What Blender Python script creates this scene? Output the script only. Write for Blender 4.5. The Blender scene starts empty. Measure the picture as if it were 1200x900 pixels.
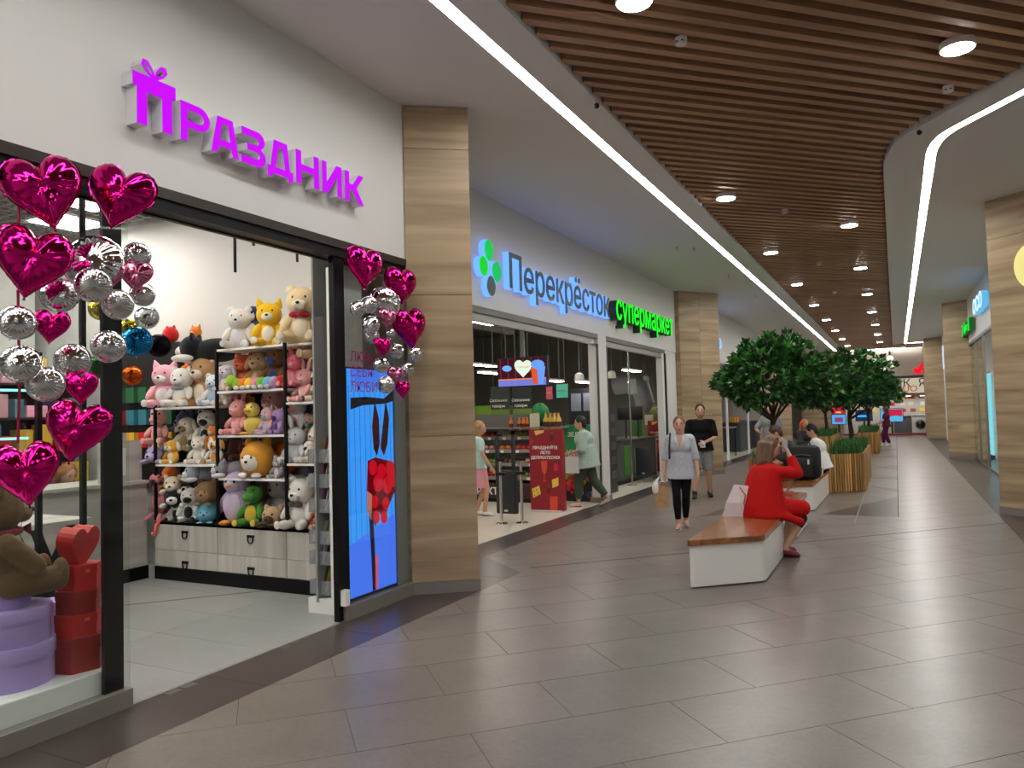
import bpy, bmesh, math, random
from mathutils import Vector, Matrix
random.seed(7)
S = bpy.context.scene
C = S.collection
PI = math.pi

# ------------------------------------------------------------------ camera
F_PX, EYE, ROLL = 885.0, 1.70, 0.027
YAW, PITCH = math.radians(26.89113702932611), math.radians(2.3384257843069567)
fw = Vector((-math.sin(YAW)*math.cos(PITCH), math.cos(YAW)*math.cos(PITCH), math.sin(PITCH)))
r0 = Vector((math.cos(YAW), math.sin(YAW), 0)); u0 = r0.cross(fw)
RT = math.cos(ROLL)*r0 - math.sin(ROLL)*u0
UP = math.sin(ROLL)*r0 + math.cos(ROLL)*u0
cd = bpy.data.cameras.new('camera'); cam = bpy.data.objects.new('camera', cd); C.objects.link(cam)
cd.sensor_fit = 'HORIZONTAL'; cd.sensor_width = 36; cd.lens = 36*F_PX/1200; cd.clip_end = 200
m = Matrix((RT, UP, -fw)).transposed().to_4x4(); m.translation = (0, 0, EYE); cam.matrix_world = m
S.camera = cam
# world: the building is closed, no light comes from outside it
w = bpy.data.worlds.new('world'); S.world = w; w.use_nodes = True
w.node_tree.nodes['Background'].inputs[0].default_value = (0.75, 0.78, 0.82, 1)
w.node_tree.nodes['Background'].inputs[1].default_value = 0.0
S.view_settings.view_transform = 'Standard'; S.view_settings.look = 'None'
S.view_settings.exposure = 0.0; S.view_settings.gamma = 1.0; S.view_settings.use_curve_mapping = False
LED_E, LAMP_E, SHOP_E, SUPER_E = 37.0, 100.0, 30.0, 24.0      # lamp strengths

def ray(x, y): return fw + RT*((x-600)/F_PX) + UP*((450-y)/F_PX)
def G(x, y, z=0.0):
    d = ray(x, y); t = (z-EYE)/d.z; return Vector((t*d.x, t*d.y, z))
def PX(x, y, X):
    d = ray(x, y); t = X/d.x; return Vector((X, t*d.y, EYE+t*d.z))
def PY(x, y, Y):
    d = ray(x, y); t = Y/d.y; return Vector((t*d.x, Y, EYE+t*d.z))
def pxm(P):                                   # pixels per metre at a point
    return F_PX/((Vector(P)-Vector((0, 0, EYE))).dot(fw))

# ------------------------------------------------------------------ materials
MATS = {}
def srgb(r, g, b):
    f = lambda c: (c/255/12.92) if c/255 <= .04045 else ((c/255+.055)/1.055)**2.4
    return (f(r), f(g), f(b))
def mat(name, col=None, rough=.5, metal=0, emit=0, ecol=None, noise=0.0, nscale=8, stretch=(1,1,1), bump=0, bscale=60, trans=0, alpha=1, coat=0, spec=.5):
    if name in MATS: return MATS[name]
    M = bpy.data.materials.new(name); M.use_nodes = True; MATS[name] = M
    nt = M.node_tree; b = nt.nodes['Principled BSDF']
    c = col if col and max(col) <= 1 else srgb(*col)
    b.inputs['Base Color'].default_value = (*c, 1)
    b.inputs['Roughness'].default_value = rough; b.inputs['Metallic'].default_value = metal
    b.inputs['Specular IOR Level'].default_value = spec
    if coat: b.inputs['Coat Weight'].default_value = coat; b.inputs['Coat Roughness'].default_value = .1
    if emit:
        e = ecol or col; e = e if max(e) <= 1 else srgb(*e)
        b.inputs['Emission Color'].default_value = (*e, 1); b.inputs['Emission Strength'].default_value = emit
    if trans: b.inputs['Transmission Weight'].default_value = trans
    if alpha < 1: b.inputs['Alpha'].default_value = alpha
    if noise or bump:
        tc = nt.nodes.new('ShaderNodeTexCoord'); mp = nt.nodes.new('ShaderNodeMapping')
        mp.inputs['Scale'].default_value = stretch
        nt.links.new(tc.outputs['Object'], mp.inputs['Vector'])
    if noise:
        n = nt.nodes.new('ShaderNodeTexNoise'); n.inputs['Scale'].default_value = nscale; n.inputs['Detail'].default_value = 6
        nt.links.new(mp.outputs[0], n.inputs['Vector'])
        cr = nt.nodes.new('ShaderNodeValToRGB')
        cr.color_ramp.elements[0].position = .3; cr.color_ramp.elements[1].position = .7
        cr.color_ramp.elements[0].color = (*[x*(1-noise) for x in c], 1)
        cr.color_ramp.elements[1].color = (*[min(1, x*(1+noise)) for x in c], 1)
        nt.links.new(n.outputs['Fac'], cr.inputs[0]); nt.links.new(cr.outputs[0], b.inputs['Base Color'])
    if bump:
        n2 = nt.nodes.new('ShaderNodeTexNoise'); n2.inputs['Scale'].default_value = bscale; n2.inputs['Detail'].default_value = 3
        nt.links.new(mp.outputs[0], n2.inputs['Vector'])
        bp = nt.nodes.new('ShaderNodeBump'); bp.inputs['Strength'].default_value = bump; bp.inputs['Distance'].default_value = .01
        nt.links.new(n2.outputs['Fac'], bp.inputs['Height']); nt.links.new(bp.outputs[0], b.inputs['Normal'])
    return M
def wood(name, c1, c2, axis='x', rough=.5, vary=.15, scale=1.0, coat=0):
    """streaky timber; grain runs along `axis`; each object a little lighter or darker"""
    if name in MATS: return MATS[name]
    M = bpy.data.materials.new(name); M.use_nodes = True; MATS[name] = M
    nt = M.node_tree; b = nt.nodes['Principled BSDF']; b.inputs['Roughness'].default_value = rough
    if coat: b.inputs['Coat Weight'].default_value = coat; b.inputs['Coat Roughness'].default_value = .12
    c1 = srgb(*c1); c2 = srgb(*c2)
    tc = nt.nodes.new('ShaderNodeTexCoord'); oi = nt.nodes.new('ShaderNodeObjectInfo')
    mp = nt.nodes.new('ShaderNodeMapping')
    st = {'x': (.6, 9, 9), 'y': (9, .6, 9), 'z': (9, 9, .6)}[axis]
    mp.inputs['Scale'].default_value = [s*scale for s in st]
    add = nt.nodes.new('ShaderNodeVectorMath'); add.operation = 'ADD'
    cb = nt.nodes.new('ShaderNodeCombineXYZ'); mu = nt.nodes.new('ShaderNodeMath'); mu.operation = 'MULTIPLY'; mu.inputs[1].default_value = 37
    nt.links.new(oi.outputs['Random'], mu.inputs[0])
    for i in range(3): nt.links.new(mu.outputs[0], cb.inputs[i])
    nt.links.new(tc.outputs['Object'], add.inputs[0]); nt.links.new(cb.outputs[0], add.inputs[1])
    nt.links.new(add.outputs[0], mp.inputs['Vector'])
    n = nt.nodes.new('ShaderNodeTexNoise'); n.inputs['Scale'].default_value = 1.0; n.inputs['Detail'].default_value = 7; n.inputs['Distortion'].default_value = .6
    nt.links.new(mp.outputs[0], n.inputs['Vector'])
    cr = nt.nodes.new('ShaderNodeValToRGB'); cr.color_ramp.elements[0].position = .32; cr.color_ramp.elements[1].position = .68
    cr.color_ramp.elements[0].color = (*c1, 1); cr.color_ramp.elements[1].color = (*c2, 1)
    nt.links.new(n.outputs['Fac'], cr.inputs[0])
    hs = nt.nodes.new('ShaderNodeHueSaturation')
    ma = nt.nodes.new('ShaderNodeMapRange'); ma.inputs[3].default_value = 1-vary; ma.inputs[4].default_value = 1+vary
    nt.links.new(oi.outputs['Random'], ma.inputs[0]); nt.links.new(ma.outputs[0], hs.inputs['Value'])
    nt.links.new(cr.outputs[0], hs.inputs['Color']); nt.links.new(hs.outputs[0], b.inputs['Base Color'])
    return M
def tile_mat(name, col, rough, vary=.06, cloud=.16):
    """stone-look porcelain: soft clouds, fine grain, uneven gloss, each tile a little different"""
    if name in MATS: return MATS[name]
    M = bpy.data.materials.new(name); M.use_nodes = True; MATS[name] = M
    nt = M.node_tree; b = nt.nodes['Principled BSDF']; c = srgb(*col)
    tc = nt.nodes.new('ShaderNodeTexCoord'); oi = nt.nodes.new('ShaderNodeObjectInfo')
    n1 = nt.nodes.new('ShaderNodeTexNoise'); n1.inputs['Scale'].default_value = 2.6; n1.inputs['Detail'].default_value = 3
    n2 = nt.nodes.new('ShaderNodeTexNoise'); n2.inputs['Scale'].default_value = 38; n2.inputs['Detail'].default_value = 4
    for n in (n1, n2): nt.links.new(tc.outputs['Object'], n.inputs['Vector'])
    b.inputs['Base Color'].default_value = (*c, 1)
    def math_node(op, a, b_, c_=0.0):
        n = nt.nodes.new('ShaderNodeMath'); n.operation = op
        for i, v in enumerate((a, b_, c_)):
            if hasattr(v, 'links'): nt.links.new(v, n.inputs[i])
            else: n.inputs[i].default_value = v
        return n.outputs[0]
    v1 = math_node('MULTIPLY_ADD', n1.outputs['Fac'], 1.5*cloud, 1-.75*cloud)
    v2 = math_node('MULTIPLY_ADD', n2.outputs['Fac'], .0+1.3*cloud, 1-.65*cloud)
    v3 = math_node('MULTIPLY_ADD', oi.outputs['Random'], 2*vary, 1-vary)
    val = math_node('MULTIPLY', math_node('MULTIPLY', v1, v2), v3)
    hs = nt.nodes.new('ShaderNodeHueSaturation'); hs.inputs['Color'].default_value = (*c, 1)
    nt.links.new(val, hs.inputs['Value']); nt.links.new(hs.outputs[0], b.inputs['Base Color'])
    b.inputs['Roughness'].default_value = rough+.02
    return M

WHITE = mat('white_plaster', (214, 213, 210), .75)
WHITE2 = mat('white_ceiling', (222, 221, 218), .8)
BLACKM = mat('black_metal', (12, 12, 13), .4, spec=.25)
BLACKP = mat('black_plastic', (20, 21, 24), .45)
STEEL = mat('brushed_steel', (150, 148, 145), .32, 1.0)
CHROME = mat('chrome', (215, 215, 215), .08, 1.0)
PLINTH = mat('grey_plinth', (126, 120, 114), .38)
GREYM = mat('grey_metal', (120, 118, 114), .4, .7)
OAK = wood('oak_panel', (138, 117, 89), (184, 161, 127), 'x', .45, .03, .8)
SLAT = wood('ceiling_slat_wood', (150, 112, 84), (186, 144, 112), 'x', .42, .08, 1.0)
PLANT = wood('planter_slat_wood', (128, 90, 44), (190, 146, 84), 'z', .5, .42, 1.0)
BENCHW = wood('bench_wood', (118, 70, 34), (168, 110, 62), 'y', .25, .10, 1.0, coat=.6)
WHITEG = mat('white_painted_steel', (240, 240, 236), .28)
LEDM = mat('led_strip', (255, 252, 246), .5, emit=LED_E, ecol=(255, 252, 248))
LAMPM = mat('lamp_diffuser', (255, 252, 246), .5, emit=LAMP_E, ecol=(255, 250, 245))
PANELM = mat('shop_light_panel', (255, 253, 248), .5, emit=SHOP_E, ecol=(255, 248, 238))
SUPERM = mat('market_light_panel', (255, 253, 248), .5, emit=SUPER_E, ecol=(255, 246, 232))
def glass_mat():
    M = bpy.data.materials.new('clear_glass'); M.use_nodes = True; nt = M.node_tree
    nt.nodes.remove(nt.nodes['Principled BSDF']); out = nt.nodes['Material Output']
    t = nt.nodes.new('ShaderNodeBsdfTransparent'); t.inputs[0].default_value = (.93, .96, .95, 1)
    g = nt.nodes.new('ShaderNodeBsdfGlossy'); g.inputs['Roughness'].default_value = .02
    lw = nt.nodes.new('ShaderNodeLayerWeight'); lw.inputs[0].default_value = .08
    fr = nt.nodes.new('ShaderNodeMapRange'); fr.inputs[3].default_value = .02; fr.inputs[4].default_value = .45; nt.links.new(lw.outputs['Facing'], fr.inputs[0])
    mx = nt.nodes.new('ShaderNodeMixShader')
    nt.links.new(fr.outputs[0], mx.inputs[0]); nt.links.new(t.outputs[0], mx.inputs[1]); nt.links.new(g.outputs[0], mx.inputs[2])
    nt.links.new(mx.outputs[0], out.inputs[0]); return M
GLASS = glass_mat()
_cm = {}
def cm(r, g, b, rough=.6, **k):               # plain coloured material by colour
    key = (r, g, b, rough, tuple(sorted(k.items())))
    if key not in _cm: _cm[key] = mat('paint_%d_%d_%d_%d_%d' % (r, g, b, int(rough*100), len(_cm)), (r, g, b), rough, **k)
    return _cm[key]
def plush(r, g, b):
    key = ('plush', r, g, b)
    if key not in _cm:
        _cm[key] = mat('plush_%d_%d_%d' % (r, g, b), (r, g, b), .95, noise=.10, nscale=40, bump=.6, bscale=90, spec=.1)
        _cm[key].node_tree.nodes['Principled BSDF'].inputs['Sheen Weight'].default_value = .25
    return _cm[key]
def glow(r, g, b, e=1.0):
    
    key = ('glow', r, g, b, e)
    if key not in _cm: _cm[key] = mat('glow_%d_%d_%d_%d' % (r, g, b, len(_cm)), tuple(x*.12 for x in srgb(r, g, b)), .6, emit=e, ecol=(r, g, b), spec=.05)
    return _cm[key]

# ------------------------------------------------------------------ mesh builder
class MB:
    def __init__(s): s.v = []; s.f = []
    def add(s, vs, fs):
        o = len(s.v); s.v += [Vector(p) for p in vs]; s.f += [[i+o for i in f] for f in fs]; return s
    def box(s, x0, x1, y0, y1, z0, z1):
        return s.add([(x0,y0,z0),(x1,y0,z0),(x1,y1,z0),(x0,y1,z0),(x0,y0,z1),(x1,y0,z1),(x1,y1,z1),(x0,y1,z1)],
                     [(0,3,2,1),(4,5,6,7),(0,1,5,4),(1,2,6,5),(2,3,7,6),(3,0,4,7)])
    def bbox(s, c, d, b=.01):                 # bevelled box: centre, full size
        hx, hy, hz = d[0]/2, d[1]/2, d[2]/2; b = min(b, hx*.9, hy*.9, hz*.9)
        bm = bmesh.new(); bmesh.ops.create_cube(bm, size=1)
        for v in bm.verts: v.co = Vector((v.co.x*2*hx, v.co.y*2*hy, v.co.z*2*hz))
        bmesh.ops.bevel(bm, geom=list(bm.edges), offset=b, segments=2, affect='EDGES', profile=.5)
        return s.bm(bm, Matrix.Translation(c))
    def bm(s, bm, M=None):
        bm.verts.ensure_lookup_table(); bm.verts.index_update()
        vs = [(M @ v.co) if M else v.co.copy() for v in bm.verts]
        fs = [[v.index for v in f.verts] for f in bm.faces]; bm.free(); return s.add(vs, fs)
    def quad(s, a, b, c, d): return s.add([a, b, c, d], [(0,1,2,3)])
    def prism(s, poly, z0, z1):
        n = len(poly); vs = [(p[0], p[1], z0) for p in poly]+[(p[0], p[1], z1) for p in poly]
        return s.add(vs, [list(range(n))[::-1], list(range(n, 2*n))]+[(i, (i+1) % n, n+(i+1) % n, n+i) for i in range(n)])
    def beam(s, p, q, wx, wz, up=(0,0,1)):    # rectangular bar between two points
        p, q = Vector(p), Vector(q); d = (q-p).normalized(); up = Vector(up)
        if abs(d.dot(up)) > .99: up = Vector((1,0,0))
        sx = d.cross(up).normalized()*wx/2; sz = sx.cross(d).normalized()*wz/2
        return s.add([p-sx-sz, p+sx-sz, p+sx+sz, p-sx+sz, q-sx-sz, q+sx-sz, q+sx+sz, q-sx+sz],
                     [(0,3,2,1),(4,5,6,7),(0,1,5,4),(1,2,6,5),(2,3,7,6),(3,0,4,7)])
    def tube(s, pts, rad, n=8, cap=True):
        pts = [Vector(p) for p in pts]; m = len(pts)
        if not hasattr(rad, '__len__'): rad = [rad]*m
        vs, fs, ref = [], [], None
        for i, p in enumerate(pts):
            d = (pts[min(i+1, m-1)]-pts[max(i-1, 0)]).normalized()
            if ref is None: ref = Vector((0,0,1)) if abs(d.z) < .9 else Vector((1,0,0))
            a = d.cross(ref).normalized(); b = a.cross(d).normalized(); ref = b
            for k in range(n):
                t = 2*PI*k/n; vs.append(p+(a*math.cos(t)+b*math.sin(t))*rad[i])
        for i in range(m-1):
            for k in range(n):
                fs.append((i*n+k, i*n+(k+1) % n, (i+1)*n+(k+1) % n, (i+1)*n+k))
        if cap: fs += [list(range(n))[::-1], list(range((m-1)*n, m*n))]
        return s.add(vs, fs)
    def cyl(s, c, r, h, n=24, r2=None):
        c = Vector(c); return s.tube([c, c+Vector((0,0,h))], [r, r if r2 is None else r2], n)
    def sph(s, c, r, R=None, seg=12, ring=8):
        if not hasattr(r, '__len__'): r = (r, r, r)
        vs, fs = [], []; M = R or Matrix.Identity(3)
        for i in range(ring+1):
            ph = PI*i/ring
            for k in range(seg):
                t = 2*PI*k/seg
                vs.append(Vector(c)+M @ Vector((r[0]*math.sin(ph)*math.cos(t), r[1]*math.sin(ph)*math.sin(t), r[2]*math.cos(ph))))
        for i in range(ring):
            for k in range(seg):
                a, b, c2, d = i*seg+k, i*seg+(k+1) % seg, (i+1)*seg+(k+1) % seg, (i+1)*seg+k
                if i == 0: fs.append((a, d, c2))
                elif i == ring-1: fs.append((a, d, b))
                else: fs.append((a, d, c2, b))
        return s.add(vs, fs)
    def lathe(s, c, prof, n=24):
        vs, fs = [], []; c = Vector(c); m = len(prof)
        for r, z in prof:
            for k in range(n):
                t = 2*PI*k/n; vs.append(c+Vector((r*math.cos(t), r*math.sin(t), z)))
        for i in range(m-1):
            for k in range(n): fs.append((i*n+k, i*n+(k+1) % n, (i+1)*n+(k+1) % n, (i+1)*n+k))
        fs += [list(range(n))[::-1], list(range((m-1)*n, m*n))]
        return s.add(vs, fs)
    def xf(s, M): s.v = [M @ p for p in s.v]; return s
    def mesh(s, name, material, org=(0,0,0), smooth=False, fix=True):
        o = Vector(org); me = bpy.data.meshes.new(name)
        me.from_pydata([tuple(p-o) for p in s.v], [], s.f)
        if fix:
            bm = bmesh.new(); bm.from_mesh(me); bmesh.ops.recalc_face_normals(bm, faces=bm.faces); bm.to_mesh(me); bm.free()
        if smooth:
            me.polygons.foreach_set('use_smooth', [True]*len(me.polygons))
            if smooth != 'all':
                try: me.set_sharp_from_angle(angle=math.radians(42))
                except Exception: pass
        if material: me.materials.append(material)
        return me
    def build(s, name, material, parent=None, smooth=False, local=False, fix=True):
        if parent is not None: org = (0,0,0) if local else parent.matrix_basis.translation if parent.parent is None else parent.matrix_basis.translation+parent.parent.matrix_basis.translation
        else:
            xs = [p.x for p in s.v]; ys = [p.y for p in s.v]; zs = [p.z for p in s.v]
            org = (0,0,0) if local else ((min(xs)+max(xs))/2, (min(ys)+max(ys))/2, min(zs))
        ob = bpy.data.objects.new(name, s.mesh(name, material, org, smooth, fix)); C.objects.link(ob)
        if parent is not None: ob.parent = parent
        else: ob.location = org
        return ob
def thing(name, label, cat, loc=(0,0,0), rotz=0, group=None, kind=None):
    o = bpy.data.objects.new(name, None); C.objects.link(o); o.empty_display_size = .1
    o.location = loc; o.rotation_euler = (0,0,rotz)
    if label: o['label'] = label
    if cat: o['category'] = cat
    if group: o['group'] = group
    if kind: o['kind'] = kind
    return o
def tag(o, label, cat, group=None):
    o['label'] = label; o['category'] = cat
    if group: o['group'] = group
    return o
def struct(o): o['kind'] = 'structure'; return o
def inst(name, me, parent, M=None, material=None):       # an object sharing mesh data
    o = bpy.data.objects.new(name, me); C.objects.link(o)
    if parent is not None: o.parent = parent
    if M is not None: o.matrix_basis = M
    if material is not None:
        o.material_slots[0].link = 'OBJECT'; o.material_slots[0].material = material
    return o
def copy_tree(o, parent=None):
    c = o.copy(); C.objects.link(c); c.parent = parent
    for ch in list(o.children): copy_tree(ch, c)
    return c

# flat polygons with holes, extruded (lettering, logos): returns bmesh-free MB in the XY plane, thickness along +Z
def poly_mb(contours, z0, z1, res=1):
    cu = bpy.data.curves.new('t', 'CURVE'); cu.dimensions = '2D'; cu.fill_mode = 'BOTH'; cu.extrude = abs(z1-z0)/2
    for c in contours:
        sp = cu.splines.new('POLY'); sp.points.add(len(c)-1); sp.use_cyclic_u = True
        for i, p in enumerate(c): sp.points[i].co = (p[0], p[1], 0, 1)
    return curve_mb(cu, (z0+z1)/2)
WS = bpy.data.scenes.new('work')               # scratch scene for evaluating curves and modifiers, removed at the end
def evaluated(ob):
    WS.collection.objects.link(ob); vl = WS.view_layers[0]; vl.update(); return ob.evaluated_get(vl.depsgraph)
def curve_mb(cu, zoff=0):
    ob = bpy.data.objects.new('t', cu); ev = evaluated(ob); me = ev.to_mesh()
    mb = MB(); mb.add([(v.co.x, v.co.y, v.co.z+zoff) for v in me.vertices], [list(p.vertices) for p in me.polygons])
    ev.to_mesh_clear(); bpy.data.objects.remove(ob); bpy.data.curves.remove(cu); return mb
def text_mb(txt, size=1.0, ext=.0, bold=0.0, align='LEFT'):
    cu = bpy.data.curves.new('t', 'FONT'); cu.body = txt; cu.size = size; cu.extrude = ext; cu.offset = bold
    cu.align_x = align; cu.resolution_u = 3; return curve_mb(cu)
def frame(origin, xdir, ydir):                # 2-D drawing plane placed in the world
    x = Vector(xdir).normalized(); y = Vector(ydir).normalized(); z = x.cross(y)
    M = Matrix((x, y, z)).transposed().to_4x4(); M.translation = origin; return M
def circ(cx, cy, r, n=20, r2=None, a0=0, a1=2*PI):
    r2 = r2 or r; return [(cx+r*math.cos(a0+(a1-a0)*i/n), cy+r2*math.sin(a0+(a1-a0)*i/n)) for i in range(n)]
# ================================================================== SETTING
ZC = 4.78            # white soffit height
XA, XB, XR = -4.22, -5.00, 2.00       # gift-shop front, supermarket front, right-hand shop fronts
YB, YE = -7.0, 47.0  # ends of the mall
def clip(poly, conv):                 # Sutherland-Hodgman against a convex counter-clockwise polygon
    out = poly
    for i in range(len(conv)):
        a, b = conv[i], conv[(i+1) % len(conv)]; inp, out = out, []
        if not inp: break
        side = lambda p: (b[0]-a[0])*(p[1]-a[1])-(b[1]-a[1])*(p[0]-a[0])
        for k in range(len(inp)):
            p, q = inp[k], inp[(k+1) % len(inp)]; sp, sq = side(p), side(q)
            if sp >= 0: out.append(p)
            if (sp >= 0) != (sq >= 0):
                t = sp/(sp-sq); out.append((p[0]+t*(q[0]-p[0]), p[1]+t*(q[1]-p[1])))
    return out
def area(p): return abs(sum(p[i][0]*p[(i+1) % len(p)][1]-p[(i+1) % len(p)][0]*p[i][1] for i in range(len(p))))/2
def in_view(x, y, z=0):
    d = Vector((x, y, z-EYE)); f = d.dot(fw)
    if f < .3: return False
    return abs(d.dot(RT)/f*F_PX) < 680 and abs(d.dot(UP)/f*F_PX) < 520

T_LIGHT = tile_mat('floor_tile_grey', (114, 106, 99), .29, .05, .34)
T_DARK = tile_mat('floor_tile_brown', (66, 58, 55), .29)
T_SHOP = tile_mat('floor_tile_shop', (142, 144, 142), .34)
T_MARKET = tile_mat('floor_tile_market', (206, 198, 184), .28, .03, .06)
GROUT = mat('grout', (80, 73, 68), .8)

floor = struct(MB().box(-16, 8, YB, YE+4, -.2, -.004).build('floor', GROUT))
def lay(polys, material, name='tile', parent=floor, limit=10**6, far=None):
    """each tile its own part; those past the limit joined in one"""
    polys = [p for p in polys if sum(area(q) for q in p) > 1e-6]
    cen = lambda p: (sum(v[0] for v in p[0])/len(p[0]), sum(v[1] for v in p[0])/len(p[0]))
    seen = [p for p in polys if any(in_view(*v) for q in p for v in q)]; ids = set(map(id, seen))
    seen.sort(key=lambda p: math.hypot(*cen(p)))
    def put(mb, p):
        for q in p:
            n = len(q); vs = [(v[0], v[1], 0) for v in q]+[(v[0], v[1], -.0045) for v in q]
            mb.add(vs, [list(range(n))]+[(i, i+n, (i+1) % n+n, (i+1) % n) for i in range(n)])
    for p in seen[:limit]:
        mb = MB(); put(mb, p); mb.build(name, material, parent)
    rest = seen[limit:]+[p for p in polys if id(p) not in ids]
    if rest:
        mb = MB()
        for p in rest: put(mb, p)
        o = mb.build(name+'_rest', material, parent); o['kind'] = 'stuff'
# corridor field: 0.6 x 1.2 m tiles laid on the diagonal in half bond
REG = [[(-3.68, YB), (1.3, YB), (1.3, 7.34), (-3.68, 7.34)],
       [(-3.68, 7.34), (1.3, 7.34), (1.3, 8.0), (-4.45, 8.0)],
       [(-4.5, 8.0), (1.3, 8.0), (1.3, YE), (-4.62, YE)]]
q2 = math.sqrt(.5); tiles = []
for k in range(-22, 84):
    v1 = 3.4+.6*k; v0 = v1-.6
    for j in range(-14, 44):
        a = .42+1.2*j+(.6 if k % 2 else 0); b = a+1.2; g = .002
        rect = [((u-v)*q2, (u+v)*q2) for u, v in ((a+g, v0+g), (b-g, v0+g), (b-g, v1-g), (a+g, v1-g))]
        if max(p[0] for p in rect) < -4.7 or min(p[0] for p in rect) > 1.3 or max(p[1] for p in rect) < YB or min(p[1] for p in rect) > YE: continue
        ps = [clip(rect, r) for r in REG]; ps = [p for p in ps if len(p) > 2 and area(p) > 1e-7]
        if ps: tiles.append(ps)
lay(tiles, T_LIGHT, limit=280)
def grid(x0, x1, y0, y1, w, h, conv=None, ox=0, oy=0):
    r = []; g = .0015; i0 = math.floor((x0-ox)/w); j0 = math.floor((y0-oy)/h)
    for i in range(i0, math.ceil((x1-ox)/w)):
        for j in range(j0, math.ceil((y1-oy)/h)):
            a, b, c, d = max(x0, ox+i*w)+g, min(x1, ox+(i+1)*w)-g, max(y0, oy+j*h)+g, min(y1, oy+(j+1)*h)-g
            if b-a < .01 or d-c < .01: continue
            p = [(a, c), (b, c), (b, d), (a, d)]
            if conv: p = clip(p, conv)
            if len(p) > 2: r.append([p])
    return r
dark = grid(XA, -3.68, YB, 6.1, .6, 1.2, None, XA, .06)
dark += grid(-5.0, -3.68, 6.1, 8.0, 1.32, .95, [(-5.0, 6.1), (-3.68, 6.1), (-3.68, 7.34), (-4.45, 8.0), (-5.0, 8.0)], -5, 6.1)
dark += grid(-5.0, -4.5, 8.0, YE, .52, 1.2, [(-5.0, 8.0), (-4.5, 8.0), (-4.62, YE), (-5.0, YE)], -5, 8.0)
dark += grid(1.3, 2.6, YB, YE, .65, 1.2, None, 1.3, 0)
lay(dark, T_DARK, 'border_tile')
lay(grid(-11, XA, YB, 6.4, 1.2, .6, None, -4.24, 3.64), T_SHOP, 'shop_tile')
lay(grid(-15, -5.0, 6.3, 38.4, .6, .6, None, -5, 8.0), T_MARKET, 'market_tile', limit=120)
lay(grid(2.6, 7.5, YB, 30, 1.2, .6, None, 2.6, 0), T_SHOP, 'right_shop_tile')
# dark wedges let into the field, joint strips along the planters
def wedge(*p):
    MB().prism(p, -.003, .0012).build('dark_wedge_tile', T_DARK, floor)
wedge((-1.13, 12.86), (-.04, 12.9), (-.04, 15.7)); wedge((-.62, 17.7), (-.04, 16.4), (-.04, 17.1))
wedge((-.60, 23.1), (-.04, 22.0), (-.04, 23.8)); wedge((-.6, 27.6), (-.04, 26.6), (-.04, 28.6)); wedge((-.6, 19.6), (-.04, 19.3), (-.04, 20.2))
wedge((-2.85, 12.2), (-2.50, 12.5), (-2.66, 13.75)); wedge((-.6, 32), (-.04, 31.0), (-.04, 33.0))
jm = mat('joint_black', (38, 35, 33), .5)
MB().prism([(-3.70, 7.585), (1.3, 12.585), (1.3, 12.615), (-3.70, 7.615)], -.003, .0014).build('expansion_joint', jm, floor)
MB().box(-.048, -.032, 12.9, YE, -.003, .0013).build('joint_strip', GROUT, floor)
MB().box(-.615, -.602, 12.0, 16.5, -.003, .0013).build('joint_strip', cm(176, 168, 156, .5), floor)
MB().prism([(-6.75, 4.60), (-6.73, 4.58), (-5.62, 5.80), (-5.64, 5.82)], -.003, .0012).build('joint_strip', cm(110, 84, 70, .6), floor)
for y in (3.30, 3.42, 4.30, 4.42): MB().box(-4.20, -4.14, y, y+.10, -.003, .0015).build('floor_socket', STEEL, floor)

# ---------------------------------------------------------------- ceiling
CURVE = [(5.0, 3.35), (3.0, 6.03), (2.1, 7.23), (1.55, 7.97), (1.20, 8.425), (1.04, 8.646), (.757, 8.947), (.54, 9.23), (.344, 9.505), (.225, 9.69), (.149, 9.85), (.085, 10.06), (.047, 10.29), (.01, 10.55), (-.012, 10.82), (-.02, 11.3), (-.03, 43.6)]
def offset(line, d):
    r = []
    for i, p in enumerate(line):
        a, b = Vector(line[max(i-1, 0)]), Vector(line[min(i+1, len(line)-1)]); t = (b-a).normalized(); n = Vector((-t.y, t.x))
        r.append((p[0]-n.x*-d, p[1]-n.y*-d))
    return r
LC1 = [(5.3, 3.62), (3.2, 6.42), (2.2, 7.7), (1.60, 8.45), (1.265, 8.87), (1.08, 9.13), (.87, 9.43), (.65, 9.745), (.56, 9.93), (.51, 10.12), (.475, 10.35), (.463, 10.55), (.465, 12.4), (.50, 43.0)]
LC2 = [(5.4, 3.70), (3.3, 6.49), (2.29, 7.78), (1.69, 8.53), (1.35, 8.94), (1.17, 9.19), (.96, 9.49), (.745, 9.80), (.665, 9.97), (.62, 10.14), (.588, 10.36), (.575, 10.55), (.575, 12.4), (.60, 42.85)]
ceil_l = MB(); ceil_l.box(-16, -2.95, YB, YE+4, ZC, ZC+.12)
ceiling = struct(ceil_l.build('ceiling', WHITE2))
st = MB().box(-2.835, -2.51, YB, YE, ZC, ZC+.14).build('soffit_strip', WHITE2, ceiling)
def ribbon(mb, A, B, z0, z1):
    n = min(len(A), len(B))
    for i in range(n-1):
        mb.prism([A[i], A[i+1], B[i+1], B[i]], z0, z1)
rs = MB()
A = CURVE[:]; B = LC1[:]
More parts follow.
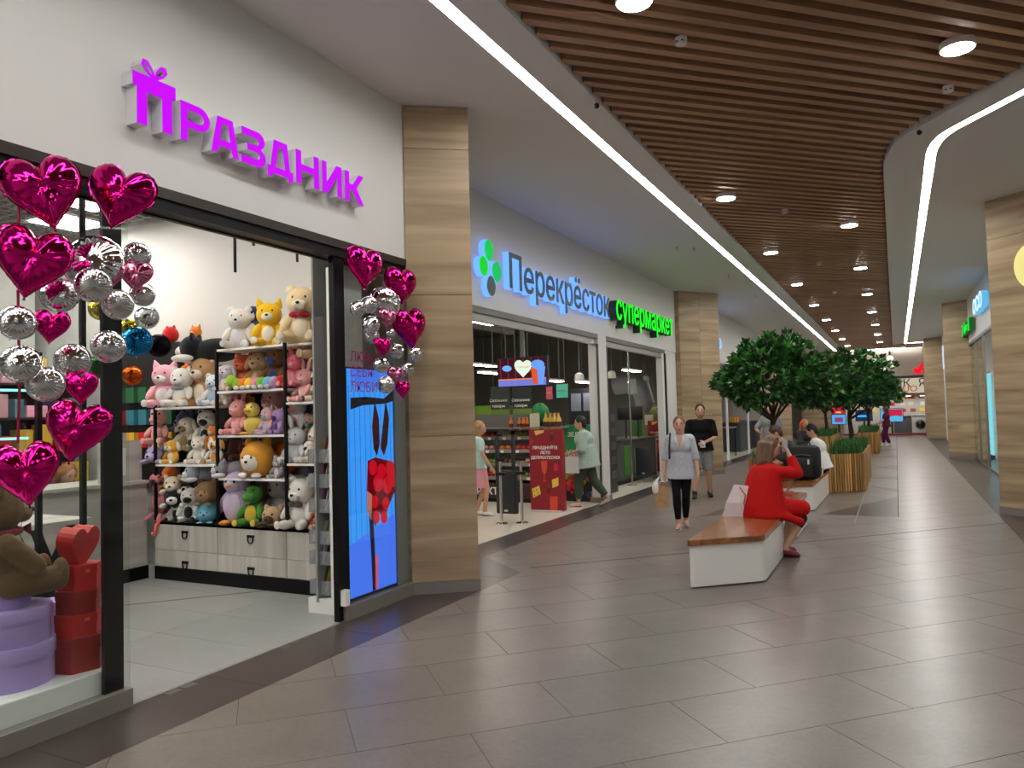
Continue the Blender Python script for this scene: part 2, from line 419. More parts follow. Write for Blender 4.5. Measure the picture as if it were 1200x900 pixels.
# soffit between the slat edge and the lamp strip (matched by sampling both lines along their length)
def resample(line, ts):
    L = [0]
    for i in range(1, len(line)): L.append(L[-1]+math.hypot(line[i][0]-line[i-1][0], line[i][1]-line[i-1][1]))
    r = []
    for t in ts:
        s = t*L[-1]; i = max(k for k in range(len(L)-1) if L[k] <= s+1e-9); u = (s-L[i])/(L[i+1]-L[i])
        r.append((line[i][0]+u*(line[i+1][0]-line[i][0]), line[i][1]+u*(line[i+1][1]-line[i][1])))
    return r
ts = [i/400*.27 for i in range(400)]+[.27+.73*i/12 for i in range(13)]
RA, RB, RC = resample(CURVE, ts), resample(LC1, ts), resample(LC2, ts)
def sheet(A, B, z, flip=False):
    mb = MB(); n = len(A)
    mb.add([(p[0], p[1], z) for p in A]+[(p[0], p[1], z) for p in B], [(i, i+1, n+i+1, n+i) for i in range(n-1)]); return mb
def edge(mb, A, z0, z1):
    n = len(A); mb.add([(p[0], p[1], z0) for p in A]+[(p[0], p[1], z1) for p in A], [(i, i+1, n+i+1, n+i) for i in range(n-1)])
mb = sheet(RA, RB, ZC); edge(mb, RA, ZC, ZC+.16); edge(mb, RB, ZC, ZC+.06)
mb.build('soffit_strip', WHITE2, ceiling, fix=False)
RD = [(9, p[1]) if i > 0 else (9, 3.0) for i, p in enumerate(RC)]
mb = sheet(RC, RD, ZC); edge(mb, RC, ZC, ZC+.06); mb.build('soffit_panel', WHITE2, ceiling, fix=False)
MB().box(-2.5, 9, YE-.02, YE+4, ZC, ZC+.1).build('soffit_panel', WHITE2, ceiling)
MB().box(.6, 9, 42.8, YE, ZC, ZC+.1).build('soffit_panel', WHITE2, ceiling)
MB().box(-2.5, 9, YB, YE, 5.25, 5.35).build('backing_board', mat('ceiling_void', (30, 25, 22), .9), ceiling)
# lamp strips
ls = thing('led_strip_light', 'long straight white light strip along the ceiling by the gift shop front', 'light strip', (-2.89, 0, ZC+.02))
MB().box(-2.95, -2.835, YB, YE-.9, ZC+.02, ZC+.03).build('diffuser', LEDM, ls)
MB().box(-2.955, -2.83, YB, YE, ZC+.03, ZC+.11).build('profile', WHITE2, ls)
ls = thing('led_strip_light', 'curving white light strip in the ceiling above the right hand shops', 'light strip', (.5, 9, ZC+.02))
sheet(RB, RC, ZC+.03).build('diffuser', LEDM, ls, fix=False)
sheet(RB, RC, ZC+.06).build('profile', WHITE2, ls, fix=False)
MB().box(.50, 1.5, 42.85, 43.0, ZC-.004, ZC+.004).build('end_diffuser', LEDM, ls)
ls = tag(MB().box(-2.6, 1.9, YE-.2, YE-.1, ZC-.005, ZC+.05).build('led_strip_light', mat('led_strip_dim', (255, 252, 246), .5, emit=9.0, ecol=(255, 250, 244))), 'straight white light strip running across the far end of the mall', 'light strip')
# slats on the diagonal
SW, SH, PITCH_Y = .085, .115, .2605
def xright(c):
    for i in range(len(CURVE)-1):
        (x0, y0), (x1, y1) = CURVE[i], CURVE[i+1]; f0, f1 = y0-x0-c, y1-x1-c
        if f0 <= 0 <= f1 or f1 <= 0 <= f0:
            t = f0/(f0-f1) if f0 != f1 else 0; return x0+t*(x1-x0)
    return -.03
n_sl = 0; c = -40*PITCH_Y
while c < 49.4:
    xl = -2.515; xr = xright(c)-.03 if c > -1.6 else 5
    if c > 43.6: xr = 1.9
    if xl+c > YE-.25: break
    xr = min(xr, YE-.22-c)
    xl = max(xl, YB+.02-c)
    n_sl += 1
    p = Vector((xl, xl+c, 0)); L = (xr-xl)*math.sqrt(2)
    if L > .3:
        mb = MB().box(0, L, -SW/2, SW/2, 0, SH)
        o = bpy.data.objects.new('slat', mb.mesh('slat', SLAT)); C.objects.link(o); o.parent = ceiling
        o.location = Vector((p.x, p.y, ZC+.035))-ceiling.location; o.rotation_euler = (0, 0, PI/4)
    c += PITCH_Y
# round surface lamps, two staggered rows; the out-of-view ones are added for brightness
LP = [(-2.08, 11.15+4.43*k) for k in range(8)]+[(-.58, 14.0+4.5*k) for k in range(7)]+[(.606, 7.51), (-1.62, 5.39), (-2.1, .9), (.8, 2.4), (-1.2, -2.6), (2.8, 4.2), (1.4, -.6), (4.6, 1.6), (3.4, -3.4), (.6, -5.6), (-2.2, -5.4), (5.6, -5.6)]
base_l = None
for i, (x, y) in enumerate(LP):
    ORD = ('first', 'second', 'third', 'fourth', 'fifth', 'sixth', 'seventh', 'eighth')
    lab = 'round ceiling lamp, %s along the straight light strip from the supermarket sign' % ORD[i] if i < 8 else 'round ceiling lamp, %s along the curving light strip from its bend' % ORD[i-8] if i < 15 else \
          'round ceiling lamp on the slats right beside the bend of the curving light strip' if i == 15 else 'round ceiling lamp on the slats between the oak pillar and the gift shop front' if i == 16 else 'added unseen round ceiling lamp on the slats before the gift shop window'
    OFF = '_offscreen' if i > 16 else ''
    t = thing('ceiling_lamp'+OFF, lab, 'lamp', (x, y, ZC-.02), 0, 'round lamps under the slatted ceiling')
    if base_l is None:
        h = MB().lathe((0,0,0), [(.128, 0), (.14, .004), (.142, .012), (.142, .06)], 32).build('housing', mat('lamp_rim', (228, 220, 212), .4), t, True, True)
        d = MB().cyl((0,0,-.004), .126, .006, 32).build('diffuser', LAMPM, t, False, True); base_l = (h, d)
    else:
        for o in base_l:
            cp = o.copy(); C.objects.link(cp); cp.parent = t
            if OFF and o is base_l[1]: cp.name = 'diffuser_offscreen'
for i, q in enumerate([(798, 49), (1111, 105), (920, 248), (960, 309), (978, 343)]):
    p = G(*q, ZC)
    t = thing('smoke_detector', ['white smoke detector on the slats near the straight light strip', 'white smoke detector on the slats by the curving soffit', 'small smoke detector between the first pair of far lamps', 'small smoke detector further along the slatted ceiling', 'smallest far smoke detector on the slats'][i], 'smoke detector', (p.x, p.y, ZC-.03), 0, 'smoke detectors')
    MB().lathe((0,0,0), [(.03, 0), (.045, .006), (.05, .02), (.05, .062)], 20).build('body', WHITE, t, True, True)
    MB().box(-.03, .03, -.048, .048, .018, .026).build('vent', BLACKP, t, local=True)
for q, l in (((699, 117), 'small camera at the slat edge by the straight light strip'), ((1077, 149), 'small camera at the slat edge by the curving soffit')):
    p = G(*q, ZC); t = thing('ceiling_camera', l, 'camera', (p.x, p.y, ZC-.06))
    MB().cyl((0,0,0), .012, .1, 10).build('stem', WHITE, t, local=True); MB().sph((0,0,0), .028).build('lens_ball', BLACKP, t, True, True)
for q in ((813, 290), (854, 322), (885, 346), (907, 363), (930, 386), (793, 289)):
    p = G(*q, ZC); o = MB().tube([(p.x, p.y, ZC+.01), (p.x, p.y, ZC-.07)], [.014, .008], 8).build('sprinkler_head', GREYM); tag(o, 'small sprinkler head under the white ceiling by the straight light strip', 'sprinkler', 'sprinklers')

# ---------------------------------------------------------------- walls and fascias
def wall(name, mb, material=WHITE): return struct(mb.build(name, material))
FZ1, FZ2 = 3.24, 3.19
wall('wall_gift_shop', MB().box(XA-.25, XA, YB, 6.12, FZ1, ZC+.01))
wall('wall_supermarket', MB().box(XB-.25, XB, 6.5, 19.6, FZ2, ZC+.01))
wall('wall_left_far', MB().box(XB-.25, XB, 19.6, YE, 3.2, ZC+.01))
wall('wall_right', MB().box(XR+.02, XR+.25, 13.4, 41.5, 3.45, ZC+.01))
wall('wall_behind', MB().box(-16, 9, YB-.2, YB, 0, ZC+.1))
wall('wall_right_near', MB().box(7.5, 7.7, YB, YE, 0, ZC+.1))
wall('wall_shop_divider', MB().box(-16, -4.25, 6.32, 6.46, 0, ZC+.1))
wall('wall_market_back', MB().box(-15.2, -15.0, 6.3, YE, 0, 6), mat('market_wall', (120, 118, 112), .7))
wall('wall_market_end', MB().box(-15, -5.3, 24.4, 24.55, 0, 6), mat('market_wall_dark', (112, 110, 106), .7))
wall('wall_shop_back', MB().box(-10.6, -10.4, YB, 6.2, 0, ZC+.1))
wall('wall_far', MB().box(-5, 7.5, YE, YE+.2, 3.25, ZC+.1), mat('cream_plaster', (216, 208, 196), .75))
wall('wall_far_back', MB().box(-6, 7.5, YE+3.6, YE+3.8, 0, ZC+.1))
# tilted oak pillars, clad in panels
def pillar(name, a, b, back, seams, plinth=.11, vseam=False):
    a, b = Vector(a), Vector(b); core = MB().prism([tuple(a), tuple(b)]+back, 0, ZC+.005)
    root = struct(core.build(name, OAK)); d = (b-a); L = d.length; ang = math.atan2(d.y, d.x)
    zs = [plinth]+seams+[ZC-.002]
    for i in range(len(zs)-1):
        cols = [(0, L)] if not vseam else [(0, L/2), (L/2, L)]
        for k, (s0, s1) in enumerate(cols):
            mb = MB().box(s0+.001, s1-.001, -.018-(.0 if k == 0 else .004), .01, zs[i]+.003, zs[i+1]-.003)
            o = bpy.data.objects.new('oak_panel', mb.mesh('oak_panel', OAK)); C.objects.link(o); o.parent = root
            o.location = Vector((a.x, a.y, 0))-root.location; o.rotation_euler = (0, 0, ang)
    mb = MB().box(-.01, L+.012, -.03, .02, 0, plinth)
    o = bpy.data.objects.new('steel_plinth', mb.mesh('steel_plinth', PLINTH)); C.objects.link(o); o.parent = root
    o.location = Vector((a.x, a.y, 0))-root.location; o.rotation_euler = (0, 0, ang)
    return root
zs1 = [PX(480, y, XA).z for y in (512, 347, 178)]
pillar('trim_1', (-4.22, 6.09), (-3.70, 6.47), [(-5.2, 8.0), (-5.2, 6.09)], zs1)
pillar('trim_2', (-4.90, 19.25), (-4.13, 20.35), [(-5.1, 20.7), (-5.1, 19.25)], zs1, vseam=True)
pillar('trim_3', (-4.90, 33.5), (-4.05, 34.6), [(-5.1, 35.0), (-5.1, 33.5)], zs1, vseam=True)
zs2 = [1.42, 2.75, 4.12]
pillar('trim_4', (1.36, 13.62), (2.10, 12.92), [(2.4, 12.92), (2.4, 14.5), (2.05, 14.5)], [1.86, 4.18])
pillar('trim_5', (1.40, 26.85), (2.10, 26.2), [(2.4, 26.2), (2.4, 27.8), (2.05, 27.8)], [1.86, 4.18])
pillar('trim_6', (1.30, 40.8), (2.10, 40.1), [(2.4, 40.1), (2.4, YE), (1.40, YE)], [1.86, 4.18])
pillar('trim_7', (-4.9, YE-.3), (-2.7, YE-.25), [(-2.7, YE+.1), (-4.9, YE+.1)], [1.86, 3.2])
# ================================================================== GIFT SHOP FRONT
DKBR = mat('dark_bronze_trim', (52, 44, 40), .4, .3)
win = struct(MB().box(-4.31, -4.195, YB, 3.085, 0, .108).build('window_1', PLINTH))
MB().box(-4.225, -4.213, YB, 3.08, .108, 3.12).build('glass_pane', GLASS, win)
MB().box(-4.275, -4.245, 2.935, 3.06, .05, 3.12).build('post', BLACKM, win)
MB().box(-4.36, -4.225, YB, 6.10, 3.10, 3.175).build('header_beam', BLACKM, win)
MB().box(-4.30, -4.205, YB, 6.10, 3.175, 3.245).build('header_cover', DKBR, win)
win2 = struct(MB().box(-4.33, -4.195, 5.09, 6.09, 0, .118).build('window_2', PLINTH))
MB().box(-4.225, -4.213, 5.17, 6.08, .118, 3.10).build('glass_pane', GLASS, win2)
MB().box(-4.29, -4.235, 5.035, 5.17, 0, 3.10).build('post', BLACKM, win2)
MB().box(-4.37, -4.25, 5.91, 6.08, .118, 3.10).build('end_frame', cm(140, 140, 138, .4), win2)
MB().box(-4.62, -4.60, 5.19, 6.08, .1, 3.2).build('back_panel', cm(150, 150, 150, .6), win2)
MB().box(-4.24, -4.185, 5.055, 5.115, .13, .26).build('sensor_box', WHITEG, win2)
# dark wood doorway side of the header seen from inside
MB().box(-4.40, -4.36, YB, 6.10, 3.09, 3.12).build('header_underside', BLACKM, win)
# advertising screen
SX = -4.262
scr = thing('advertising_screen', 'tall glowing blue screen behind the gift shop glass, red flowers', 'screen', (SX, 5.55, .135))
MB().box(SX-.07, SX-.006, 5.20, 5.905, .13, 2.16).build('casing', BLACKP, scr)
def on_screen(poly_px, lay, name, col, e):
    pts = [PX(x, y, SX) for x, y in poly_px]
    pts = [(min(max(p.y, 5.222), 5.892), min(max(p.z, .15), 2.145)) for p in pts]
    poly_mb([pts], 0, .0015).xf(frame((SX-.006+lay*.0016, 0, 0), (0, 1, 0), (0, 0, 1))).build(name, glow(*col, e), scr)
MB().box(SX-.006, SX-.004, 5.222, 5.892, .15, 2.145).build('picture', glow(52, 150, 248, 1.1), scr)
for i in range(9):
    y = 5.24+i*.075; MB().box(SX-.004, SX-.0036, y, y+.006, .15, 2.0).build('plank_line', glow(28, 104, 206, .8), scr)
on_screen([(410, 640), (470, 600), (470, 690), (412, 712)], 2, 'lower_haze', (70, 120, 250), 1.0)
on_screen([(411, 466), (430, 465), (450, 467), (470, 458), (470, 470), (452, 473), (425, 475), (411, 480)], 2, 'branch', (16, 14, 40), .6)
on_screen([(411, 432), (455, 430), (469, 440), (469, 450), (430, 455), (411, 452)], 2, 'sky_haze', (66, 120, 236), 1.0)
on_screen([(439, 470), (444, 490), (445, 520), (442, 534), (438, 526), (436, 500)], 3, 'flower_stem', (66, 8, 22), .6)
on_screen([(452, 470), (456, 490), (454, 520), (450, 534), (446, 524), (449, 495)], 3, 'flower_stem', (52, 6, 18), .6)
on_screen([(431, 540), (440, 536), (456, 540), (464, 552), (464, 575), (456, 592), (450, 610), (444, 600), (440, 618), (434, 600), (430, 575)], 3, 'flower_cluster', (120, 6, 24), .7)
for (cx, cy, r) in ((437, 548, 6), (447, 552, 6), (457, 550, 7), (443, 566, 7), (454, 568, 7), (460, 562, 6), (439, 588, 5), (452, 590, 5), (450, 606, 5), (441, 606, 5)):
    on_screen([(cx+r*.8*math.cos(a), cy+r*1.5*math.sin(a)) for a in [k*PI/6 for k in range(12)]], 4, 'red_petal', (216, 16, 40), .85)
on_screen([(432, 598), (437, 600), (439, 640), (441, 690), (437, 694), (435, 650)], 4, 'long_stem', (20, 10, 50), .6)
on_screen([(440, 650), (443, 650), (443, 690), (440, 690)], 5, 'stem_edge', (236, 90, 130), .8)
on_screen([(464, 645), (470, 640), (470, 665), (465, 658)], 4, 'dark_blot', (16, 14, 50), .5)
on_screen([(430, 575), (436, 580), (435, 610), (430, 600)], 4, 'skin_blot', (200, 130, 110), .8)
for i, (t, y) in enumerate((('ЛЮБИ', 418), ('СЕБЯ', 436), ('ЛЮБИ', 454))):
    p = PX(410, y+5, -4.211); o = text_mb(t, .125, .0004).xf(frame((-4.2105, p.y, p.z), (0, 1, 0), (0, 0, 1))).build('glass_lettering', cm(176, 30, 110, .5), win2)

# ---------------------------------------------------------------- sign lettering (own drawn outlines)
MAG = glow(204, 0, 255, .92); RET = mat('letter_return', (222, 222, 226), .5)
def arc(cx, cy, rx, ry, a0, a1, n=10): return [(cx+rx*math.cos(a0+(a1-a0)*i/n), cy+ry*math.sin(a0+(a1-a0)*i/n)) for i in range(n+1)]
H2 = PI/2; T = .20
L_ = {}
L_['П'] = [[(-.06, .80), (-.06, 1.08), (1.06, 1.08), (1.06, .80), (.96, .80), (.96, 0), (.70, 0), (.70, .72), (.30, .72), (.30, 0), (.04, 0), (.04, .80)]]
L_['bow'] = [[(.42, 1.08), (.26, 1.18), (.16, 1.30), (.20, 1.42), (.32, 1.42), (.44, 1.28), (.50, 1.14), (.56, 1.28), (.68, 1.42), (.80, 1.42), (.84, 1.30), (.74, 1.18), (.58, 1.08)],
             [(.40, 1.16), (.28, 1.24), (.23, 1.33), (.29, 1.36), (.38, 1.28), (.45, 1.17)][::-1], [(.60, 1.16), (.72, 1.24), (.77, 1.33), (.71, 1.36), (.62, 1.28), (.55, 1.17)][::-1]]
L_['Р'] = [[(0, 0), (0, 1), (.55, 1)]+arc(.60, .68, .40, .32, H2, -H2)+[(.22, .36), (.22, 0)],
           ([(.22, .82), (.55, .82)]+arc(.58, .68, .22, .14, H2, -H2, 8)+[(.22, .54)])[::-1]]
L_['А'] = [[(0, 0), (.22, 1), (.78, 1), (1, 0), (.78, 0), (.74, .20), (.26, .20), (.22, 0)], [(.30, .38), (.70, .38), (.61, .82), (.39, .82)]]
L_['З'] = [[(.04, 1), (.60, 1)]+arc(.66, .745, .30, .255, H2, -.55, 8)+[(.80, .52)]+arc(.66, .275, .34, .275, .5, -H2, 8)+[(.02, 0), (.02, .20), (.60, .20)]+arc(.62, .305, .15, .105, -H2, H2, 6)+[(.26, .41), (.26, .60), (.60, .60)]+arc(.60, .70, .14, .10, -H2, H2, 6)+[(.04, .80)]]
L_['Д'] = [[(-.02, -.12), (-.02, .20), (.10, .20), (.24, 1), (.78, 1), (.90, .20), (1.02, .20), (1.02, -.12), (.84, -.12), (.84, 0), (.16, 0), (.16, -.12)], [(.30, .20), (.70, .20), (.60, .82), (.42, .82)]]
L_['Н'] = [[(0, 0), (0, 1), (.22, 1), (.22, .60), (.78, .60), (.78, 1), (1, 1), (1, 0), (.78, 0), (.78, .40), (.22, .40), (.22, 0)]]
L_['И'] = [[(0, 0), (0, 1), (.22, 1), (.22, .34), (.74, 1), (1, 1), (1, 0), (.78, 0), (.78, .66), (.26, 0)]]
L_['К'] = [[(0, 0), (0, 1), (.22, 1), (.22, .60), (.40, .60), (.74, 1), (1, 1), (.60, .52), (1, 0), (.74, 0), (.40, .40), (.22, .40), (.22, 0)]]
XF = XA+.105
sg = thing('shop_sign', 'magenta glowing raised letters with a gift bow on the white shop front', 'sign', (XA, 4.3, 3.55))
def s3(x, y): return PX(130+x/3.75, 70+y/3.75, XF)
spans = [('П', 108, 205, 276, 270, 320), ('Р', 308, 300, 436, 330, 385), ('А', 443, 350, 562, 400, 432), ('З', 572, 390, 681, 430, 470), ('Д', 692, 450, 798, 480, 530), ('Н', 815, 500, 915, 540, 565), ('И', 930, 540, 1015, 580, 608), ('К', 1030, 580, 1112, 610, 642)]
zb, zt = 3.575, 3.835
for ch, xa, ya, xb, yb_, _ in spans:
    ya_, y1 = s3(xa, ya).y, s3(xb, yb_).y
    hh = (zt-zb)*(1.14 if ch == 'П' else 1); zo = zb-(.0 if ch == 'П' else 0)
    def mk(key, z0, z1, nm, mt, par):
        return poly_mb([[(ya_+p[0]*(y1-ya_), zo+p[1]*hh) for p in c] for c in L_[key]], z0, z1).xf(frame((0,0,0), (0,1,0), (0,0,1))).build(nm, mt, par)
    lt = mk(ch, XA, XF-.004, 'letter', RET, sg); mk(ch, XF-.004, XF, 'face', MAG, lt)
    if ch == 'П':
        lt = mk('bow', XA, XF-.004, 'gift_bow', RET, sg); mk('bow', XF-.004, XF, 'face', MAG, lt)

# ---------------------------------------------------------------- foil balloons
def foil(name, r, g, b):
    M = mat(name, (r, g, b), .07, 1.0, bump=.12, bscale=7); return M
PINK = foil('foil_pink', 214, 22, 124); ROSE = foil('foil_rose', 214, 122, 158); SILV = foil('foil_silver', 214, 214, 216)
def heart2(t):                                  # unit heart outline, t in 0..1 from the notch
    a = 2*PI*t; x = 12.6*math.sin(a)**3+3.6*math.sin(a); y = 12.5*math.cos(a)-3.4*math.cos(2*a)-1.5*math.cos(3*a)-.6*math.cos(4*a)
    return x/16.5, (y+2.2)/12.6
_bm = {}
def balloon_mesh(shape, material, detail=1):
    key = (shape, material.name, detail)
    if key in _bm: return _bm[key]
    n, m = (96, 14) if detail else (48, 9); mb = MB(); vs = []; fs = []
    rnd = random.Random(3); wr = [rnd.uniform(.4, 1) for _ in range(n)]
    ol = []
    for k in range(n):
        t = k/n
        ol.append(heart2(t) if shape == 'heart' else (math.sin(2*PI*t), math.cos(2*PI*t)))
    for side in (1, -1):
        base = len(vs)
        for i in range(m):
            rho = 1-(i/m)**1.35 if False else math.cos(H2*i/m)
            th = math.sqrt(max(0, 1-rho**2))
            for k in range(n):
                x, y = ol[k]; cy = .05 if shape == 'heart' else 0
                d = math.hypot(x, y-cy)
                wob = math.sin(k*PI*2/n*(23 if detail else 11))*wr[k]*.055*rho**3
                fold = 0
                if shape == 'heart':
                    fold = -.06*math.exp(-((x*rho)/.12)**2)*max(0, (y*rho-.2))
                    thick = .50*(th**.9)*(min(1, d*.9)*.35+.65)
                else: thick = .46*th**.95
                vs.append((x*rho, side*(thick+wob*th+fold), cy+(y-cy)*rho))
        vs.append((0, side*(.325 if shape == 'heart' else .46), .05 if shape == 'heart' else 0)); apex = len(vs)-1
        for i in range(m-1):
            for k in range(n):
                q = (base+i*n+k, base+i*n+(k+1) % n, base+(i+1)*n+(k+1) % n, base+(i+1)*n+k); fs.append(q if side < 0 else q[::-1])
        for k in range(n): fs.append((base+(m-1)*n+k, base+(m-1)*n+(k+1) % n, apex))
    mb.add(vs, fs); me = mb.mesh('foil', material, smooth='all')
    rim = MB(); rv = []
    for k in range(n):
        x, y = ol[k]; s = 1.035+.012*math.sin(k*2.3); rv += [(x*.99, .006, y*.99), (x*s, 0, .05+(y-.05)*s if shape == 'heart' else y*s), (x*.99, -.006, y*.99)]
    rim.add(rv, [(3*k+j, 3*((k+1) % n)+j, 3*((k+1) % n)+j+1, 3*k+j+1) for k in range(n) for j in (0, 1)])
    rme = rim.mesh('seam_rim', material, smooth=True)
    _bm[key] = (me, rme); return _bm[key]
def balloon(px, py, wpx, shape, material, X, label, group, yaw=0, tilt=0, turn=0):
    p = PX(px, py, X); s = wpx/pxm(p)/2
    if shape == 'heart': s *= .96 if turn < 30 else 1.22
    to = Vector((0,0,EYE))-p; ang = math.atan2(to.y, to.x)+H2     # local -Y faces the viewer's side of the mall
    t = thing('foil_balloon', label, 'balloon', p, 0, group)
    me, rme = balloon_mesh(shape, material, 1 if wpx > 25 else 0)
    M = Matrix.Rotation(ang+math.radians(turn), 4, 'Z') @ Matrix.Rotation(math.radians(tilt), 4, 'X') @ Matrix.Rotation(math.radians(yaw), 4, 'Y') @ Matrix.Scale(s, 4)
    inst('foil_body', me, t, M); inst('seam_rim', rme, t, M)
    bot = M @ Vector((0, 0, -1.02 if shape == 'round' else -1.0)); d = M.to_3x3() @ Vector((0, 0, -1)); d.normalize()
    MB().tube([bot+d*-.06*s, bot+d*.04*s, bot+d*.12*s], [.03*s, .02*s, .05*s], 6).build('tail', material, t, local=True)
    return t
gL = 'balloons by the window with the brown teddy'; gR = 'balloons on the glass beside the oak pillar'
XLb = -4.02
LB = [(52, 226, 88, 'heart', PINK, 'large magenta heart balloon at the top of the bunch over the teddy window', -14),
      (141, 232, 76, 'heart', PINK, 'large magenta heart balloon over the black window post', 14),
      (37, 308, 86, 'heart', PINK, 'large magenta heart balloon hanging under the topmost heart', 10),
      (90, 506, 72, 'heart', PINK, 'large magenta heart balloon low down beside the black post', 12),
      (30, 556, 74, 'heart', PINK, 'large magenta heart balloon lowest, over the brown teddy', -6),
      (60, 383, 40, 'heart', PINK, 'small magenta heart balloon between two silver balls', 6),
      (95, 455, 38, 'heart', PINK, 'small magenta heart balloon just over the low heart', 0),
      (159, 324, 38, 'heart', ROSE, 'small pale rose heart balloon beside the big silver ball', 4),
      (134, 322, 26, 'heart', ROSE, 'pale rose heart balloon half hidden by the big silver ball', 0)]
for x, y, wd, sh, mt, lb, yw in LB: balloon(x, y, wd, sh, mt, XLb if wd > 60 else -3.99, lb, gL, yaw=yw, tilt=-6, turn=random.uniform(-12, 12))
RB_ = [(110, 308, 66, -4.08, 'largest silver ball balloon in the bunch over the teddy window'), (109, 334, 40, -3.90, 'silver ball balloon under the largest silver one'),
       (161, 299, 30, -4.10, 'silver ball balloon above the pale rose heart'), (167, 345, 28, -4.08, 'silver ball balloon below the pale rose heart'),
       (138, 357, 34, -3.97, 'silver ball balloon on the black post under the rose heart'), (70, 346, 40, -4.08, 'silver ball balloon behind the second large heart'),
       (20, 378, 40, -4.0, 'silver ball balloon left beside the small magenta heart'), (127, 406, 37, -4.0, 'silver ball balloon alone on the black post'),
       (24, 426, 43, -4.0, 'silver ball balloon tied to the crimson ribbon'), (85, 423, 39, -4.06, 'silver ball balloon just above the lower small heart'),
       (53, 450, 40, -4.0, 'silver ball balloon touching the lower small heart')]
for x, y, wd, X, lb in RB_: balloon(x, y, wd, 'round', SILV, X, lb, gL, yaw=random.uniform(-30, 30), tilt=random.uniform(-10, 10), turn=random.uniform(-15, 15))
for lb_, pts in (('crimson ribbon tied to the balloons over the brown teddy', [(21, 340), (23, 450), (21, 520)]), ('crimson ribbon above the second large heart balloon', [(22, 225), (22, 265)])):
    q = [PX(x, y, -4.09) for x, y in pts]; o = MB(); o.tube(q, .008, 6); o = o.build('balloon_ribbon', cm(150, 14, 60, .3)); tag(o, lb_, 'ribbon')
XRb = -4.06
RBH = [(427, 314, 40, 'heart', PINK, 'large magenta heart balloon at the top of the bunch by the oak pillar'), (469, 336, 36, 'heart', PINK, 'magenta heart balloon beside the oak pillar, second down'),
       (480, 385, 38, 'heart', PINK, 'magenta heart balloon beside the oak pillar, over the small silver balls'), (449, 407, 18, 'heart', PINK, 'small magenta heart balloon in the middle of the pillar bunch'),
       (472, 457, 17, 'heart', PINK, 'small magenta heart balloon lowest in the pillar bunch'), (454, 374, 19, 'heart', ROSE, 'small pale rose heart balloon on the big silver ball by the pillar'),
       (463, 441, 18, 'heart', ROSE, 'small pale rose heart balloon low in the pillar bunch')]
for x, y, wd, sh, mt, lb in RBH: balloon(x, y, wd, sh, mt, XRb if wd > 30 else -4.0, lb, gR, yaw=random.uniform(-10, 10), tilt=-5, turn=34)
for x, y, wd, X, lb in [(450, 355, 38, -4.12, 'largest silver ball balloon in the bunch by the oak pillar'), (419, 362, 18, -4.1, 'small silver ball balloon by the black door post'), (432, 357, 19, -4.02, 'small silver ball balloon upper left on the big silver ball by the pillar'),
                        (434, 381, 21, -4.04, 'small silver ball balloon under the pair near the door post'), (436, 394, 17, -4.08, 'small silver ball balloon half under another near the door post'), (458, 391, 11, -4.0, 'tiniest silver ball balloon by the oak pillar'),
                        (465, 411, 17, -4.04, 'small silver ball balloon left of the third pillar heart'), (447, 428, 18, -4.06, 'small silver ball balloon over the glass lettering'), (487, 416, 17, -4.0, 'small silver ball balloon against the oak pillar panel'),
                        (477, 433, 16, -4.02, 'small silver ball balloon above the lowest pillar heart'), (452, 451, 20, -4.04, 'lowest silver ball balloon in front of the blue screen')]:
    balloon(x, y, wd, 'round', SILV, X, lb, gR, yaw=random.uniform(-30, 30), turn=random.uniform(-15, 15))

# ---------------------------------------------------------------- window display
plat = tag(MB().bbox(((-5.1-4.29)/2, .5, .06+.0), (.81, 4.98, .36), .008).build('display_platform', WHITEG), 'low white display platform behind the left shop window', 'platform')
PT = .24
RED1, RED2 = cm(206, 22, 24, .5), cm(150, 16, 24, .5)
def hexbox(px, ytop, ybot, wpx, X, zbot, h, material, label, name='gift_box', sides=6, lid=.38, rot=0, shape=None, emb=False):
    p = PX(px, (ytop+ybot)/2, X); r = wpx/pxm(p)/2
    t = thing(name, label, 'gift box', (p.x, p.y, zbot), 0, 'gift boxes on the window platform')
    n = sides; a0 = rot
    pol = lambda rr: [(rr*math.cos(a0+2*PI*k/n), rr*math.sin(a0+2*PI*k/n)) for k in range(n)]
    MB().prism(pol(r*.96), 0, h*(1-lid)+.01).build('box_base', material, t, local=True)
    ld = MB(); ld.prism(pol(r), h*(1-lid), h); ld.build('lid', material, t, local=True)
    if emb:
        c = (r*math.cos(PI/n)+.001); MB().box(c-.001, c+.0015, -r*.28, r*.28, h*.70, h*.82).build('gold_print', cm(200, 120, 50, .4), t, local=True)
    return t
p0 = PX(90, 795, -4.50)
hexbox(91, 762, 800, 63, -4.50, PT, .205, RED2, 'dark red hexagonal gift box at the foot of the red stack', rot=.26)
hexbox(92, 738, 768, 52, -4.50, PT+.205, .13, RED1, 'bright red hexagonal gift box second from the platform', rot=.26, emb=True)
hexbox(92, 715, 742, 50, -4.50, PT+.335, .14, RED2, 'dark red hexagonal gift box third from the platform', rot=.26)
hexbox(93, 690, 716, 49, -4.50, PT+.475, .15, RED1, 'bright red hexagonal gift box under the heart box', rot=.26, emb=True)
hb = thing('heart_gift_box', 'red heart shaped gift box standing on the red stack', 'gift box', (p0.x, p0.y, PT+.625))
ht = [heart2(k/40) for k in range(40)]
for nm, sc, z0, z1 in (('box_base', .118, -.055, .03), ('lid', .124, .0, .06)):
    poly_mb([[(x*sc, y*sc) for x, y in ht]], z0, z1).xf(frame((0, 0, .105), (-.35, .94, 0), (.16, .06, .98)) ).build(nm, cm(196, 40, 38, .5), hb, local=True)
LIL = cm(176, 152, 214, .55)
